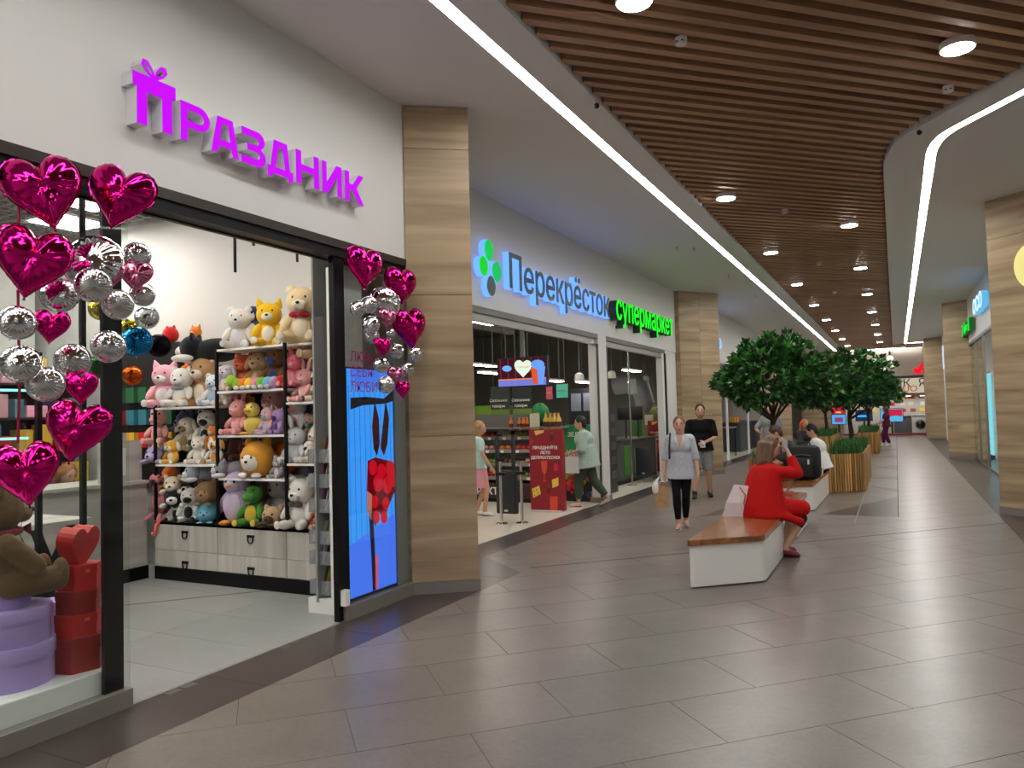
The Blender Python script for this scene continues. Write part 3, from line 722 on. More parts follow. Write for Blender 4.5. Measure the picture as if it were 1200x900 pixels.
def roundbox(px, X, zbot, wpx, h, label):
    p = PX(px, 760, X); r = wpx/pxm(p)/2
    t = thing('round_gift_box', label, 'gift box', (p.x, p.y, zbot), 0, 'lilac round boxes in the window')
    MB().cyl((0,0,0), r*.97, h*.72, 40).build('box_base', LIL, t, True, True)
    MB().lathe((0,0,h*.66), [(r, 0), (r, h*.30), (r*.98, h*.34)], 40).build('lid', LIL, t, True, True)
roundbox(8, -4.62, PT, 100, .235, 'largest lilac round gift box on the white platform')
roundbox(8, -4.62, PT+.235, 92, .20, 'lilac round gift box on the largest one')
roundbox(2, -4.64, PT+.435, 60, .14, 'smallest lilac round gift box under the teddy')
roundbox(60, -4.85, PT+.20, 36, .16, 'little lilac round gift box behind the red stack')
roundbox(60, -4.85, PT, 36, .20, 'lilac round gift box hidden behind the red stack')
# ---------------------------------------------------------------- soft bodies: union of shapes, voxel remeshed into one skin
def fuse(name, mb, material, parent, voxel=.012, smooth_it=6, local=True):
    me = bpy.data.meshes.new('tmp'); me.from_pydata([tuple(p) for p in mb.v], [], mb.f)
    bm = bmesh.new(); bm.from_mesh(me); bmesh.ops.recalc_face_normals(bm, faces=bm.faces); bm.to_mesh(me); bm.free()
    ob = bpy.data.objects.new('tmp', me)
    r = ob.modifiers.new('r', 'REMESH'); r.mode = 'VOXEL'; r.voxel_size = voxel; r.use_smooth_shade = True
    if smooth_it: s = ob.modifiers.new('s', 'SMOOTH'); s.factor = .5; s.iterations = smooth_it
    nm = bpy.data.meshes.new_from_object(evaluated(ob))
    bpy.data.objects.remove(ob); bpy.data.meshes.remove(me)
    nm.materials.clear(); nm.materials.append(material); nm.name = name
    nm.polygons.foreach_set('use_smooth', [True]*len(nm.polygons))
    o = bpy.data.objects.new(name, nm); C.objects.link(o)
    if parent is not None: o.parent = parent
    return o
def capsule(mb, p, q, r0, r1, n=12):
    p, q = Vector(p), Vector(q); mb.sph(p, r0, seg=n, ring=8); mb.sph(q, r1, seg=n, ring=8)
    d = q-p
    if d.length > 1e-4: mb.tube([p, q], [r0, r1], n)
    return mb
# brown teddy seated on the lilac boxes, looking along the window
BRN = plush(112, 86, 58); BRN2 = plush(140, 112, 82)
pb = PX(-6, 740, -4.62)
td = thing('teddy_bear', 'large shaggy brown teddy bear with a plaid bow sitting in the window', 'teddy bear', (pb.x, pb.y, PT+.435+.115), math.radians(78)); td.scale = (.80, .80, .86)
# local +X is where it faces (turned to +Y in the world)
k = 1.0; mb = MB()
mb.sph((-.02, 0, .20), (.17, .19, .23)); capsule(mb, (.02, .17, .30), (.20, .24, .12), .075, .07); capsule(mb, (.02, -.17, .30), (.19, -.21, .14), .075, .07)
capsule(mb, (.06, .13, .03), (.34, .17, .03), .10, .085); capsule(mb, (.06, -.13, .03), (.34, -.16, .03), .10, .085)
mb.sph((.37, .17, .06), (.055, .085, .11)); mb.sph((.37, -.16, .06), (.055, .085, .11))
fuse('body', mb, BRN, td, .014, 3)
mb = MB(); mb.sph((.02, 0, .52), (.165, .165, .17)); fuse('head', mb, BRN, td, .014, 3)
for s in (-1, 1):
    MB().sph((-.02, s*.14, .65), (.035, .065, .065)).build('ear', BRN, td, True, True)
    MB().sph((.150, s*.06, .56), .014).build('eye', BLACKP, td, True, True)
MB().sph((.165, 0, .48), (.075, .075, .062)).build('muzzle', BRN2, td, True, True); MB().sph((.235, 0, .50), (.018, .026, .018)).build('nose', BLACKP, td, True, True)
PLAID = mat('plaid_cloth', (120, 24, 34), .8, noise=.5, nscale=26)
mb = MB(); mb.tube([(.15*math.cos(a), .15*math.sin(a), .37) for a in [i*PI/10 for i in range(21)]], .025, 8); mb.build('scarf', PLAID, td, True, True)
MB().add([(.16, .0, .38), (.20, .09, .42), (.20, .10, .33), (.16, 0, .38), (.20, -.09, .42), (.20, -.10, .33), (.15, .03, .37), (.21, .05, .22), (.21, -.01, .22)], [(0,1,2), (3,5,4), (6,7,8)]).build('bow', PLAID, td, local=True)
# ================================================================== GIFT SHOP INSIDE
WASH = wood('whitewashed_board', (176, 172, 164), (206, 203, 196), 'z', .55, .04, .9)
WASHX = wood('whitewashed_panel', (170, 166, 158), (200, 197, 190), 'y', .55, .04, .7)
YS = 5.72; X0, X1, X2, X3 = -7.38, -6.41, -5.45, -4.66
shelf = thing('shelving_unit', 'black framed shelving unit with white boards and pale drawers full of plush toys', 'shelving unit', (-6.0, YS+.2, 0))
for x in (X0, X1, X2, X3):
    top = 2.49 if x in (X1, X2) else 1.95 if x == X0 else 2.3
    for y in (YS, YS+.50): MB().box(x-.014, x+.014, y-.014, y+.014, .64, top).build('post', BLACKM, shelf)
BAYS = [((X0, X1), (1.885, 1.258, .625)), ((X1, X2), (2.475, 2.03, 1.565, 1.118, .625)), ((X2, X3), (1.885, 1.275, .625))]
for (xa, xb), zz in BAYS:
    for z in zz: MB().box(xa+.014, xb-.014, YS-.01, YS+.52, z-.022, z).build('shelf_board', WHITEG if z > .7 else BLACKM, shelf)
    MB().box(xa+.01, xb-.01, YS+.515, YS+.525, .62, 1.9 if xa != X1 else 2.47).build('back_panel', cm(120, 118, 116, .7), shelf)
    hw = (xb-xa)
    for z0, z1 in ((.145, .325), (.33, .60)):
        d = MB().box(xa+.004, xb-.004, YS-.015, YS+.01, z0, z1).build('drawer', WASH, shelf)
        hx = (xa+xb)/2 if xa != X2 else xb-.22; hz = z1-.11 if z1 > .4 else z0+.02
        h = MB(); h.box(hx-.045, hx+.045, YS-.03, YS-.015, hz+.03, hz+.055)
        h.tube([(hx-.035, YS-.026, hz+.03), (hx-.035, YS-.026, hz), (hx-.018, YS-.026, hz-.026), (hx+.018, YS-.026, hz-.026), (hx+.035, YS-.026, hz), (hx+.035, YS-.026, hz+.03)], .007, 6); h.build('pull_handle', BLACKM, d)
    MB().box(xa, xb, YS-.01, YS+.38, .60, .63).build('rail', BLACKM, shelf)
    MB().box(xa, xb, YS, YS+.38, 0, .60).build('carcass', cm(150, 147, 142, .7), shelf)
MB().box(X0, X3, YS-.02, YS+.01, 0, .135).build('plinth', BLACKM, shelf)
MB().box(X2+.01, -5.02, YS+.04, YS+.52, 2.453, 2.475).build('shelf_board', WHITEG, shelf)
MB().box(-5.10, -4.68, YS-.02, YS+.40, 2.30, 2.315).build('side_tray', cm(226, 228, 190, .3), shelf)

# plush toys: every one built from shared unit shapes
USPH = MB().sph((0,0,0), 1, seg=14, ring=10).mesh('soft_form', plush(200, 200, 200), smooth='all')
UCON = MB().tube([(0,0,0), (0,0,.35), (0,0,1)], [1, .82, .12], 12).mesh('soft_cone', plush(200, 200, 200), smooth='all')
EYE_M = mat('button_eye', (14, 12, 12), .15)
def rot_to(d):
    return Vector((0,0,1)).rotation_difference(Vector(d).normalized()).to_matrix().to_4x4()
class Toy:
    def __init__(s, t, h): s.t = t; s.h = h
    def e(s, name, c, r, col, R=None):
        M = Matrix.Translation(Vector(c)*s.h) @ (R or Matrix.Identity(4)) @ Matrix.Diagonal((*[q*s.h for q in r], 1))
        return inst(name, USPH, s.t, M, col if hasattr(col, 'node_tree') else plush(*col))
    def limb(s, name, p, q, r, col):
        p, q = Vector(p), Vector(q); return s.e(name, (p+q)/2, (r, r, (q-p).length/2+r*.8), col, rot_to(q-p))
    def cone(s, name, c, d, r, L, col):
        M = Matrix.Translation(Vector(c)*s.h) @ rot_to(d) @ Matrix.Diagonal((r*s.h, r*.6*s.h, L*s.h, 1)); return inst(name, UCON, s.t, M, plush(*col))
def build_toy(T, kind, c, c2, bow=None):
    eye = EYE_M
    def face(z=.72, y=-.24, sp=.10, hr=.25):
        for s in (-1, 1): T.e('eye', (s*sp, y+.02, z+.04), (.026, .02, .03), eye)
    def sit(headr=.26, hz=.70, arms=True, legs=True):
        T.e('body', (0, 0, .27), (.24, .21, .28), c)
        T.e('head', (0, -.02, hz), (headr*1.06, headr*.95, headr), c)
        for s in (-1, 1):
            if arms: T.limb('arm', (s*.2, -.04, .45), (s*.29, -.19, .24), .085, c)
            if legs: T.limb('leg', (s*.13, -.10, .09), (s*.23, -.36, .09), .095, c); T.e('foot_pad', (s*.245, -.44, .10), (.075, .03, .08), c2)
    if kind in ('bear', 'bunny', 'cat', 'dog', 'lamb', 'mouse', 'unicorn', 'monkey'):
        sit(); T.e('muzzle', (0, -.22, .63), (.13, .10, .095), c2); T.e('nose', (0, -.315, .655), (.035, .022, .026), eye if kind != 'bunny' else plush(230, 120, 140)); face()
        T.e('belly', (0, -.10, .27), (.165, .125, .20), c2)
        for s in (-1, 1):
            if kind in ('bear', 'mouse', 'monkey'):
                r = .095 if kind == 'bear' else .13; zz = .91 if kind != 'monkey' else .74; xx = .20 if kind != 'monkey' else .31
                T.e('ear', (s*xx, 0, zz), (r, .05, r), c); T.e('inner_ear', (s*xx, -.035, zz), (r*.6, .025, r*.6), c2)
            elif kind == 'bunny': T.limb('ear', (s*.12, 0, .92), (s*.20, .02, 1.22), .065, c)
            elif kind == 'cat': T.cone('ear', (s*.17, 0, .86), (s*.35, 0, 1), .105, .22, c)
            elif kind in ('dog', 'lamb'): T.limb('ear', (s*.24, -.02, .84), (s*.34, -.06, .58), .075, c2 if kind == 'dog' else c)
            elif kind == 'unicorn': T.cone('ear', (s*.16, 0, .88), (s*.3, 0, 1), .06, .16, c)
        if kind == 'unicorn':
            T.cone('horn', (0, -.12, .90), (0, -.5, 1), .05, .26, (240, 210, 120)); T.limb('mane', (0, .12, .95), (0, .24, .45), .09, c2)
        if bow:
            for s in (-1, 1): T.e('bow', (s*.09, -.21, .47), (.09, .035, .055), bow)
            T.e('bow_knot', (0, -.235, .47), (.035, .03, .035), bow)
    elif kind == 'penguin':
        T.e('body', (0, 0, .38), (.30, .26, .38), c); T.e('belly', (0, -.08, .36), (.24, .21, .32), c2); T.e('head', (0, -.02, .80), (.26, .24, .22), c); T.e('face', (0, -.08, .78), (.2, .2, .16), c2)
        T.cone('beak', (0, -.24, .77), (0, -1, -.15), .06, .13, (240, 150, 30)); face(.80, -.26, .09)
        for s in (-1, 1): T.limb('wing', (s*.27, 0, .55), (s*.36, -.06, .25), .07, c); T.e('foot', (s*.14, -.2, .05), (.11, .15, .05), (240, 150, 30))
    elif kind == 'duck':
        T.e('body', (0, 0, .30), (.28, .34, .30), c); T.e('head', (0, -.10, .76), (.24, .23, .23), c); T.e('beak', (0, -.36, .73), (.10, .12, .04), c2); face(.80, -.30, .10)
        for s in (-1, 1): T.e('wing', (s*.27, .03, .34), (.07, .20, .15), c); T.e('foot', (s*.14, -.30, .05), (.10, .16, .05), c2)
    elif kind == 'dino':
        sit(.22, .74); T.e('snout', (0, -.22, .68), (.15, .16, .11), c); T.e('belly', (0, -.12, .28), (.17, .12, .21), c2); face(.82, -.20, .11)
        for i in range(4): T.cone('back_spike', (0, .18+.02*i, .86-.19*i), (0, 1, .4), .06, .14, c2)
        T.limb('tail', (0, .2, .12), (.1, .42, .08), .09, c)
    elif kind == 'flamingo':
        T.e('body', (0, .02, .34), (.20, .26, .24), c); T.limb('neck', (0, -.14, .46), (.02, -.20, .80), .07, c); T.e('head', (.02, -.23, .88), (.11, .13, .11), c)
        T.cone('beak', (.02, -.33, .86), (0, -.6, -1), .06, .2, c2); T.e('eye', (-.07, -.27, .91), (.02, .02, .02), EYE_M); T.e('eye', (.11, -.27, .91), (.02, .02, .02), EYE_M)
        for s in (-1, 1): T.limb('leg', (s*.08, -.1, .16), (s*.14, -.34, .05), .05, c)
    elif kind == 'lying':                        # long pillow animal on its belly, head towards -Y
        T.e('body', (0, .45, .42), (.42, .85, .42), c); T.e('head', (0, -.42, .50), (.44, .42, .44), c); T.e('muzzle', (0, -.78, .38), (.26, .20, .20), c2); T.e('nose', (0, -.96, .42), (.08, .05, .06), EYE_M)
        for s in (-1, 1):
            T.e('eye', (s*.19, -.76, .62), (.05, .04, .05), EYE_M); T.e('ear', (s*.34, -.30, .86), (.14, .08, .16), c); T.limb('paw', (s*.38, -.35, .14), (s*.46, -.85, .13), .13, c2)
    elif kind == 'ball':
        T.e('body', (0, 0, .5), (.5, .46, .5), c); T.e('face', (0, -.2, .45), (.34, .30, .30), c2); face(.52, -.48, .14); T.e('nose', (0, -.5, .45), (.05, .03, .04), EYE_M)
        for s in (-1, 1): T.e('ear', (s*.3, 0, .95), (.13, .07, .13), c); T.e('foot', (s*.22, -.36, .08), (.14, .12, .08), c2)
def toy(px, pyb, hpx, kind, c, label, c2=None, row=0, rz=0, z=None, bow=None, tilt=0, cat='plush toy'):
    Y = YS+.13+row*.15; p = PY(px, pyb, Y)
    if z is None:
        bay = [b for b in BAYS if b[0][0] <= p.x <= b[0][1]]; zz = bay[0][1] if bay else BAYS[2][1] if p.x > X2 else BAYS[0][1]
        z = min(zz, key=lambda q: abs(q-p.z))
    elif z == 'free': z = p.z
    h = hpx/pxm((p.x, Y, z+.1)); ext = {'lying': 1.0}.get(kind, 1.2)
    t = thing('plush_toy', label, cat, (p.x, Y, z), math.radians(rz), 'plush toys on the shelving unit')
    if tilt: t.rotation_euler = (0, math.radians(tilt), math.radians(rz))
    build_toy(Toy(t, h*ext), kind, c, c2 or c, bow); return t
W_, CR, TAN, PK, BR, BK, GY = (236, 232, 226), (238, 214, 166), (190, 150, 104), (234, 156, 168), (110, 70, 44), (24, 24, 28), (150, 150, 156)
# top of the unit
toy(281, 403, 42, 'bear', W_, 'white plush bear with a pink heart on its belly on the top board', (226, 226, 230), rz=30)
toy(298, 398, 42, 'penguin', (44, 62, 98), 'navy plush bird sitting between the white bear and the yellow toy', (220, 216, 210), 1, rz=15)
toy(316, 403, 45, 'cat', (248, 196, 20), 'bright yellow plush animal with a white face on the top board', (246, 240, 224), rz=34)
toy(356, 402, 58, 'bear', CR, 'big cream plush bear with a red bow on the top board', (244, 232, 206), rz=25, bow=(176, 30, 56), z=2.475)
toy(383, 402, 54, 'bear', (214, 184, 150), 'tan plush bear leaning on the wall behind the big cream bear', None, 1, z=2.315)
toy(391, 408, 20, 'bunny', (240, 150, 176), 'pink plush animal sitting on the pale side tray', (240, 236, 236), z=2.315)
# second board, middle bay
toy(266, 455, 28, 'lamb', (226, 218, 236), 'lilac and white plush lamb behind the rainbow caterpillar', W_, 0, rz=20)
toy(287, 455, 38, 'bear', (226, 96, 60), 'orange plush bear in a mauve hat on the second board', (232, 120, 90), 1, rz=10)
toy(305, 455, 40, 'dog', (200, 166, 124), 'tan plush dog in a black hood on the second board', (214, 184, 144), 1, rz=12)
toy(325, 455, 44, 'bear', (140, 96, 60), 'brown plush bear with dark glasses and a blue shirt', (60, 90, 150), 1, rz=5)
cat_p = PY(297, 455, YS+.03); ct = thing('plush_toy', 'rainbow plush caterpillar lying along the second board', 'plush toy', (cat_p.x, YS+.03, 2.03), 0, 'plush toys on the shelving unit')
for i, col in enumerate([(150, 200, 50), (244, 130, 40), (248, 206, 50), (240, 150, 170), (120, 200, 70), (120, 200, 220), (190, 170, 220), (222, 50, 50)]):
    Toy(ct, 1).e('segment', (-.22+i*.085, 0, .065), (.055, .06, .065), col)
for i in range(6): Toy(ct, 1).e('foot', (-.18+i*.085, -.06, .025), (.028, .03, .025), W_)
Toy(ct, 1).e('head', (-.30, -.01, .10), (.06, .06, .07), (170, 210, 60))
toy(346, 457, 33, 'bunny', (240, 120, 140), 'coral pink plush rabbit standing by the black post', (244, 170, 180), 0, z=1.885+.16)
toy(352, 440, 50, 'bear', (160, 118, 84), 'large brown plush bear in the right hand bay by the post', (180, 140, 104), 2, z=1.885+.18)
toy(359, 472, 34, 'bunny', (242, 176, 176), 'pale pink plush rabbit sitting on the right hand upper board', (248, 206, 200), 0, rz=-15)
toy(376, 472, 34, 'dog', (232, 216, 190), 'cream plush dog with brown ears on the right hand upper board', (96, 64, 44), 0, rz=-10)
toy(371, 450, 26, 'monkey', (116, 74, 48), 'brown plush monkey above the cream dog', (206, 160, 120), 1, z='free')
toy(386, 468, 30, 'bear', W_, 'white plush bear at the wall end of the upper board', None, 1)
# left bay, upper board
toy(194, 476, 44, 'cat', (240, 176, 190), 'pink hooded plush cat with a white face on the left upper board', (244, 238, 236), 0, rz=24)
toy(214, 477, 40, 'bear', W_, 'white plush bear with a grey bow next to the pink hooded cat', (242, 238, 236), 0, rz=18, bow=(150, 150, 156))
toy(240, 476, 50, 'bear', (200, 156, 108), 'tan plush bear with pale muzzle and red heart on the left upper board', (236, 222, 204), 1, rz=8)
toy(252, 477, 32, 'bear', (232, 236, 240), 'small white and blue plush bear against the post of the left bay', (170, 196, 220), 0, rz=20)
toy(224, 448, 34, 'cat', (232, 124, 36), 'orange plush fox above the white bear', (244, 236, 226), 2, z='free', tilt=14)
toy(240, 425, 34, 'lying', BK, 'black plush whale with white patches at the top of the left bay', W_, 1, z='free', rz=-60)
toy(230, 408, 22, 'cat', (240, 140, 50), 'small orange plush tiger on top of the black whale', (246, 224, 190), 2, z='free')
toy(200, 402, 16, 'ball', (206, 30, 34), 'red plush ball by the white wall', (220, 50, 50), 2, z='free')
# middle bay, third board
toy(266, 508, 27, 'bunny', (228, 212, 196), 'beige plush rabbit with floppy ears on the third board', (240, 226, 214), 0, rz=12)
toy(281, 509, 36, 'bunny', (232, 158, 160), 'dusty pink plush rabbit beside the beige one', (240, 180, 180), 0)
toy(298, 509, 32, 'duck', (242, 220, 110), 'yellow plush duck on the third board', (240, 180, 60), 0, rz=10)
toy(315, 509, 28, 'unicorn', (240, 190, 200), 'pastel pink plush unicorn on the third board', (170, 200, 220), 0, rz=-10)
toy(328, 509, 26, 'unicorn', (196, 160, 216), 'purple plush pony with dark mane on the third board', (80, 60, 140), 0, rz=-16)
toy(322, 508, 46, 'bear', (240, 180, 186), 'pink plush pig behind the pony', (244, 196, 200), 2)
toy(302, 508, 44, 'penguin', BK, 'black and yellow plush penguin behind the duck', (240, 180, 50), 2)
toy(290, 508, 46, 'dog', (140, 112, 86), 'brown plush dog behind the dusty pink rabbit', None, 2)
toy(270, 508, 38, 'ball', (176, 168, 164), 'grey round plush at the back of the third board', (190, 184, 180), 2)
# right bay, middle
toy(349, 500, 40, 'unicorn', (232, 230, 230), 'white plush unicorn at the back of the right hand bay', (230, 150, 160), 2, z=1.275+.28)
toy(375, 500, 26, 'dino', (60, 170, 150), 'teal plush dinosaur behind the pencil tubs', (120, 210, 190), 2, z=1.275+.34)
toy(366, 518, 28, 'bear', (232, 196, 184), 'peach plush bear in the right hand bay', None, 2, z=1.275+.2)
toy(348, 543, 36, 'bunny', (206, 206, 210), 'silver grey plush rabbit on the right hand middle board', (224, 224, 226), 0, rz=10)
toy(363, 543, 22, 'dog', W_, 'white plush dog with black ears on the right hand middle board', BK, 0)
toy(376, 543, 40, 'lamb', (222, 210, 192), 'curly beige plush poodle on the right hand middle board', (226, 216, 200), 0, rz=-10)
# left bay, middle board
toy(187, 520, 34, 'dino', (232, 168, 160), 'peach pink plush dinosaur at the edge of the left middle board', (240, 190, 184), 0, z='free', rz=20)
toy(187, 546, 22, 'lying', (172, 160, 206), 'lilac plush pillow dog on the left middle board', (186, 176, 214), 0, rz=15)
toy(203, 546, 24, 'dog', (240, 180, 60), 'yellow and white plush dog with a big black nose', (246, 240, 232), 0, rz=10)
toy(220, 528, 34, 'lamb', (222, 212, 190), 'beige plush lamb in olive overalls', (150, 130, 90), 1, z='free', rz=10)
toy(244, 522, 36, 'bear', (232, 230, 226), 'white plush panda with black eye patches on the left middle board', (40, 38, 40), 1, z='free', rz=15)
toy(225, 505, 24, 'lying', (96, 88, 140), 'dark purple plush pillow at the back of the left middle board', (110, 100, 150), 2, z='free')
toy(234, 546, 28, 'bear', (240, 234, 222), 'curly white plush bear in front on the left middle board', (246, 240, 230), 0, rz=14)
toy(253, 546, 26, 'dog', (246, 242, 234), 'white and tan plush dog by the post of the left middle board', (220, 150, 60), 0, rz=24)
toy(250, 522, 20, 'cat', (226, 136, 60), 'orange plush fox cub beside the panda', (240, 220, 200), 0, z='free')
# middle bay, fourth board
toy(270, 560, 22, 'lying', (150, 152, 158), 'grey plush husky lying on the fourth board', (238, 238, 238), 0, rz=-40)
toy(303, 560, 36, 'ball', (232, 164, 60), 'orange plush hamster with white belly on the fourth board', (248, 240, 230), 0, rz=6)
toy(327, 560, 22, 'mouse', (160, 160, 164), 'small grey plush mouse beside the hamster', (232, 220, 220), 0)
toy(280, 558, 46, 'bear', (96, 46, 34), 'dark red brown plush bear behind the husky', None, 2)
toy(302, 558, 52, 'cat', (130, 118, 110), 'grey plush cat behind the hamster', None, 2)
toy(321, 558, 54, 'bear', (190, 164, 140), 'beige plush bear behind the grey mouse', None, 2)
toy(333, 556, 34, 'ball', (220, 110, 40), 'orange plush pumpkin by the post', (226, 120, 50), 2)
# bottom, left bay
toy(189, 612, 46, 'flamingo', (236, 146, 160), 'pink plush flamingo standing in the left bottom bay', (40, 34, 36), 0, rz=20)
toy(205, 578, 22, 'lying', (226, 206, 180), 'cream plush puppy on top of the heap', (236, 226, 210), 0, z='free', rz=35)
toy(228, 570, 18, 'lying', BK, 'black plush cat on top of the heap in the left bottom bay', (60, 60, 60), 1, z='free', rz=20)
toy(236, 564, 22, 'lying', (160, 166, 178), 'grey plush shark lying on the heap', (220, 224, 230), 0, z='free', rz=-30)
toy(243, 592, 24, 'ball', (150, 116, 80), 'brown plush turtle on the heap', (176, 144, 104), 0, z='free', rz=20)
toy(206, 594, 24, 'lying', (34, 32, 34), 'black and white plush dog in the heap', (240, 238, 234), 0, z='free', rz=38)
toy(224, 612, 34, 'bear', (238, 236, 232), 'white plush panda with black limbs at the front of the heap', (34, 32, 34), 0, rz=24)
toy(208, 613, 24, 'dog', (238, 236, 232), 'white plush dog with black ears at the front of the heap', (26, 26, 28), 0, rz=24)
toy(243, 614, 22, 'ball', (110, 190, 220), 'sky blue round plush hanging over the board edge', (140, 206, 232), 0, z='free', rz=30)
toy(204, 572, 24, 'ball', (224, 106, 36), 'orange round plush at the back of the heap', (230, 120, 50), 2, z='free')
ft = PY(184, 626, YS-.03); tg = thing('plush_toy', 'coral plush leg dangling below the left bottom bay', 'plush toy', ft, 0, 'plush toys on the shelving unit')
MB().tube([(.03, .03, .16), (0, -.01, .10), (.0, -.02, .03), (-.03, -.02, .0), (-.05, -.03, .01)], [.02, .018, .018, .02, .016], 8).build('leg', plush(240, 110, 96), tg, True, True)
# bottom, middle bay
toy(279, 614, 50, 'penguin', (190, 168, 206), 'lilac plush penguin with a white cap and pink scarf', (214, 200, 226), 0, rz=12, bow=(236, 150, 170))
toy(298, 615, 40, 'dino', (76, 150, 52), 'green plush dinosaur with a yellow belly', (240, 206, 70), 0, rz=12)
toy(325, 615, 26, 'lying', (196, 164, 126), 'tan plush pug pillow with a grey hat on the bottom board', (90, 60, 40), 0, rz=14)
toy(312, 612, 44, 'bear', (150, 130, 112), 'grey brown plush bear behind the green dinosaur', (200, 190, 170), 2)
toy(330, 605, 48, 'bear', (196, 194, 196), 'pale grey plush bear behind the pug pillow', None, 2)
toy(300, 600, 46, 'monkey', (70, 48, 38), 'dark plush monkey at the back of the middle bottom bay', None, 2)
toy(262, 612, 34, 'bear', (60, 50, 60), 'dark plush bear beside the lilac penguin', None, 2)
# bottom, right bay
toy(354, 617, 50, 'bear', (240, 236, 228), 'white plush bear with a plaid bow in the right bottom bay', (246, 242, 236), 0, rz=6, bow=(90, 80, 60))
toy(369, 617, 17, 'duck', (240, 110, 44), 'small orange plush chick beside the white bear with plaid bow', (246, 150, 60), 0, rz=-10)
toy(384, 618, 34, 'monkey', (172, 140, 130), 'mauve brown plush monkey in the right bottom bay', (200, 170, 160), 0)
toy(374, 590, 38, 'dog', (226, 224, 222), 'white plush dog with dark ears at the back of the right bottom bay', (60, 56, 60), 2, z='free')
toy(372, 560, 26, 'ball', (60, 60, 90), 'navy round plush under the right hand middle board', (80, 80, 110), 2, z='free')

# counter, table, card rack
cnt = thing('sales_counter', 'pale whitewashed sales counter with a black plinth beside the toy shelves', 'counter', (-7.75, 4.6, 0))
MB().box(-8.1, -7.5, 2.2, 5.70, .14, 1.05).build('front_panel', WASHX, cnt); MB().box(-8.1, -7.48, 2.2, 5.70, 0, .14).build('plinth', BLACKM, cnt)
MB().box(-8.2, -7.46, 2.2, 5.70, 1.05, 1.085).build('countertop', WASHX, cnt); MB().box(-7.62, -7.58, 5.2, 5.70, 1.085, 1.53).build('upper_panel', WASHX, cnt)
MB().box(-7.58, -7.578, 5.32, 5.5, 1.15, 1.45).build('notice_sheet', cm(232, 230, 228, .6), cnt)
tb = thing('display_table', 'pale topped table with black crossed legs inside the left window', 'table', (-6.3, 3.7, 0))
pt = PX(109, 606, -6.3); tz_ = pt.z; MB().box(pt.x-.8, pt.x, pt.y-1.5, pt.y, tz_-.04, tz_).build('tabletop', WASHX, tb)
for s, yy in ((0, pt.y-.12), (1, pt.y-1.15)):
    for a_, b_ in (((pt.x-.10), (pt.x-.70)), ((pt.x-.70), (pt.x-.10))): MB().beam((a_, yy, tz_-.03), (b_, yy+.0, 0), .06, .06).build('leg', BLACKM, tb)
rk = thing('card_rack', 'white floor rack with pockets of greeting cards and pencils by the door post', 'rack', (-4.55, 5.3, 0))
MB().box(-4.72, -4.40, 5.20, 5.62, 0, .13).build('base', WHITEG, rk); MB().box(-4.46, -4.40, 5.20, 5.28, .13, 3.05).build('upright', WHITEG, rk); MB().box(-4.44, -4.40, 5.28, 5.62, .13, 3.05).build('side_panel', cm(200, 200, 198, .5), rk)
rr = random.Random(5)
for i, z in enumerate((.16, .42, .60, .88, 1.10, 1.32)):
    pk = MB(); pk.box(-4.72, -4.46, 5.22, 5.228, z, z+.12); pk.box(-4.72, -4.712, 5.22, 5.42, z, z+.12); pk.box(-4.72, -4.46, 5.22, 5.42, z, z+.006)
    pk.build('card_pocket', cm(170, 176, 180, .2, alpha=.4), rk)
    for j in range(7):
        col = [(60, 80, 150), (150, 40, 60), (200, 190, 170), (60, 120, 90), (220, 160, 60), (110, 60, 120), (230, 230, 226)][(i*3+j) % 7]
        x = -4.70+j*.032; MB().beam((x, 5.30, z+.006), (x+.02, 5.34, z+.18+.05*rr.random()), .10, .008, up=(1, 0, 0)).build('greeting_card', cm(*col, .5), rk)
# back wall display: black grid racks and stock
bw = thing('party_goods_rack', 'black wall rack of party goods behind the sales counter', 'rack', (-9.0, 4.0, 0))
MB().box(-9.9, -9.33, 2.2, 6.05, 0, 2.35).build('rack_body', cm(26, 25, 27, .6), bw)
for z in (1.0, 1.4, 1.8, 2.2): MB().box(-9.32, -9.05, 2.2, 6.05, z, z+.02).build('shelf', cm(60, 56, 56, .5), bw)
CN = {(206, 40, 50): 'red', (240, 236, 230): 'white', (230, 170, 190): 'pink', (60, 130, 150): 'teal', (236, 190, 70): 'yellow', (90, 60, 110): 'purple', (200, 200, 204): 'silver', (50, 110, 70): 'green'}
TN = {1.02: 'lowest', 1.42: 'second', 1.82: 'third', 2.22: 'top'}
sc_ = [(206, 40, 50), (240, 236, 230), (230, 170, 190), (60, 130, 150), (236, 190, 70), (90, 60, 110), (200, 200, 204), (50, 110, 70)]
for z in (1.02, 1.42, 1.82, 2.22):
    y = 2.3
    while y < 5.9:
        wy = rr.uniform(.10, .26); h = rr.uniform(.12, .32); col = rr.choice(sc_)
        o = MB().bbox((-9.18, y+wy/2, z+h/2), (.2, wy, h), .012).build('gift_carton', cm(*col, .5)); tag(o, '%s gift carton on the %s shelf of the rack behind the sales counter' % (CN[col], TN[z]), 'carton', 'cartons on the rack behind the counter'); y += wy+rr.uniform(.02, .1)
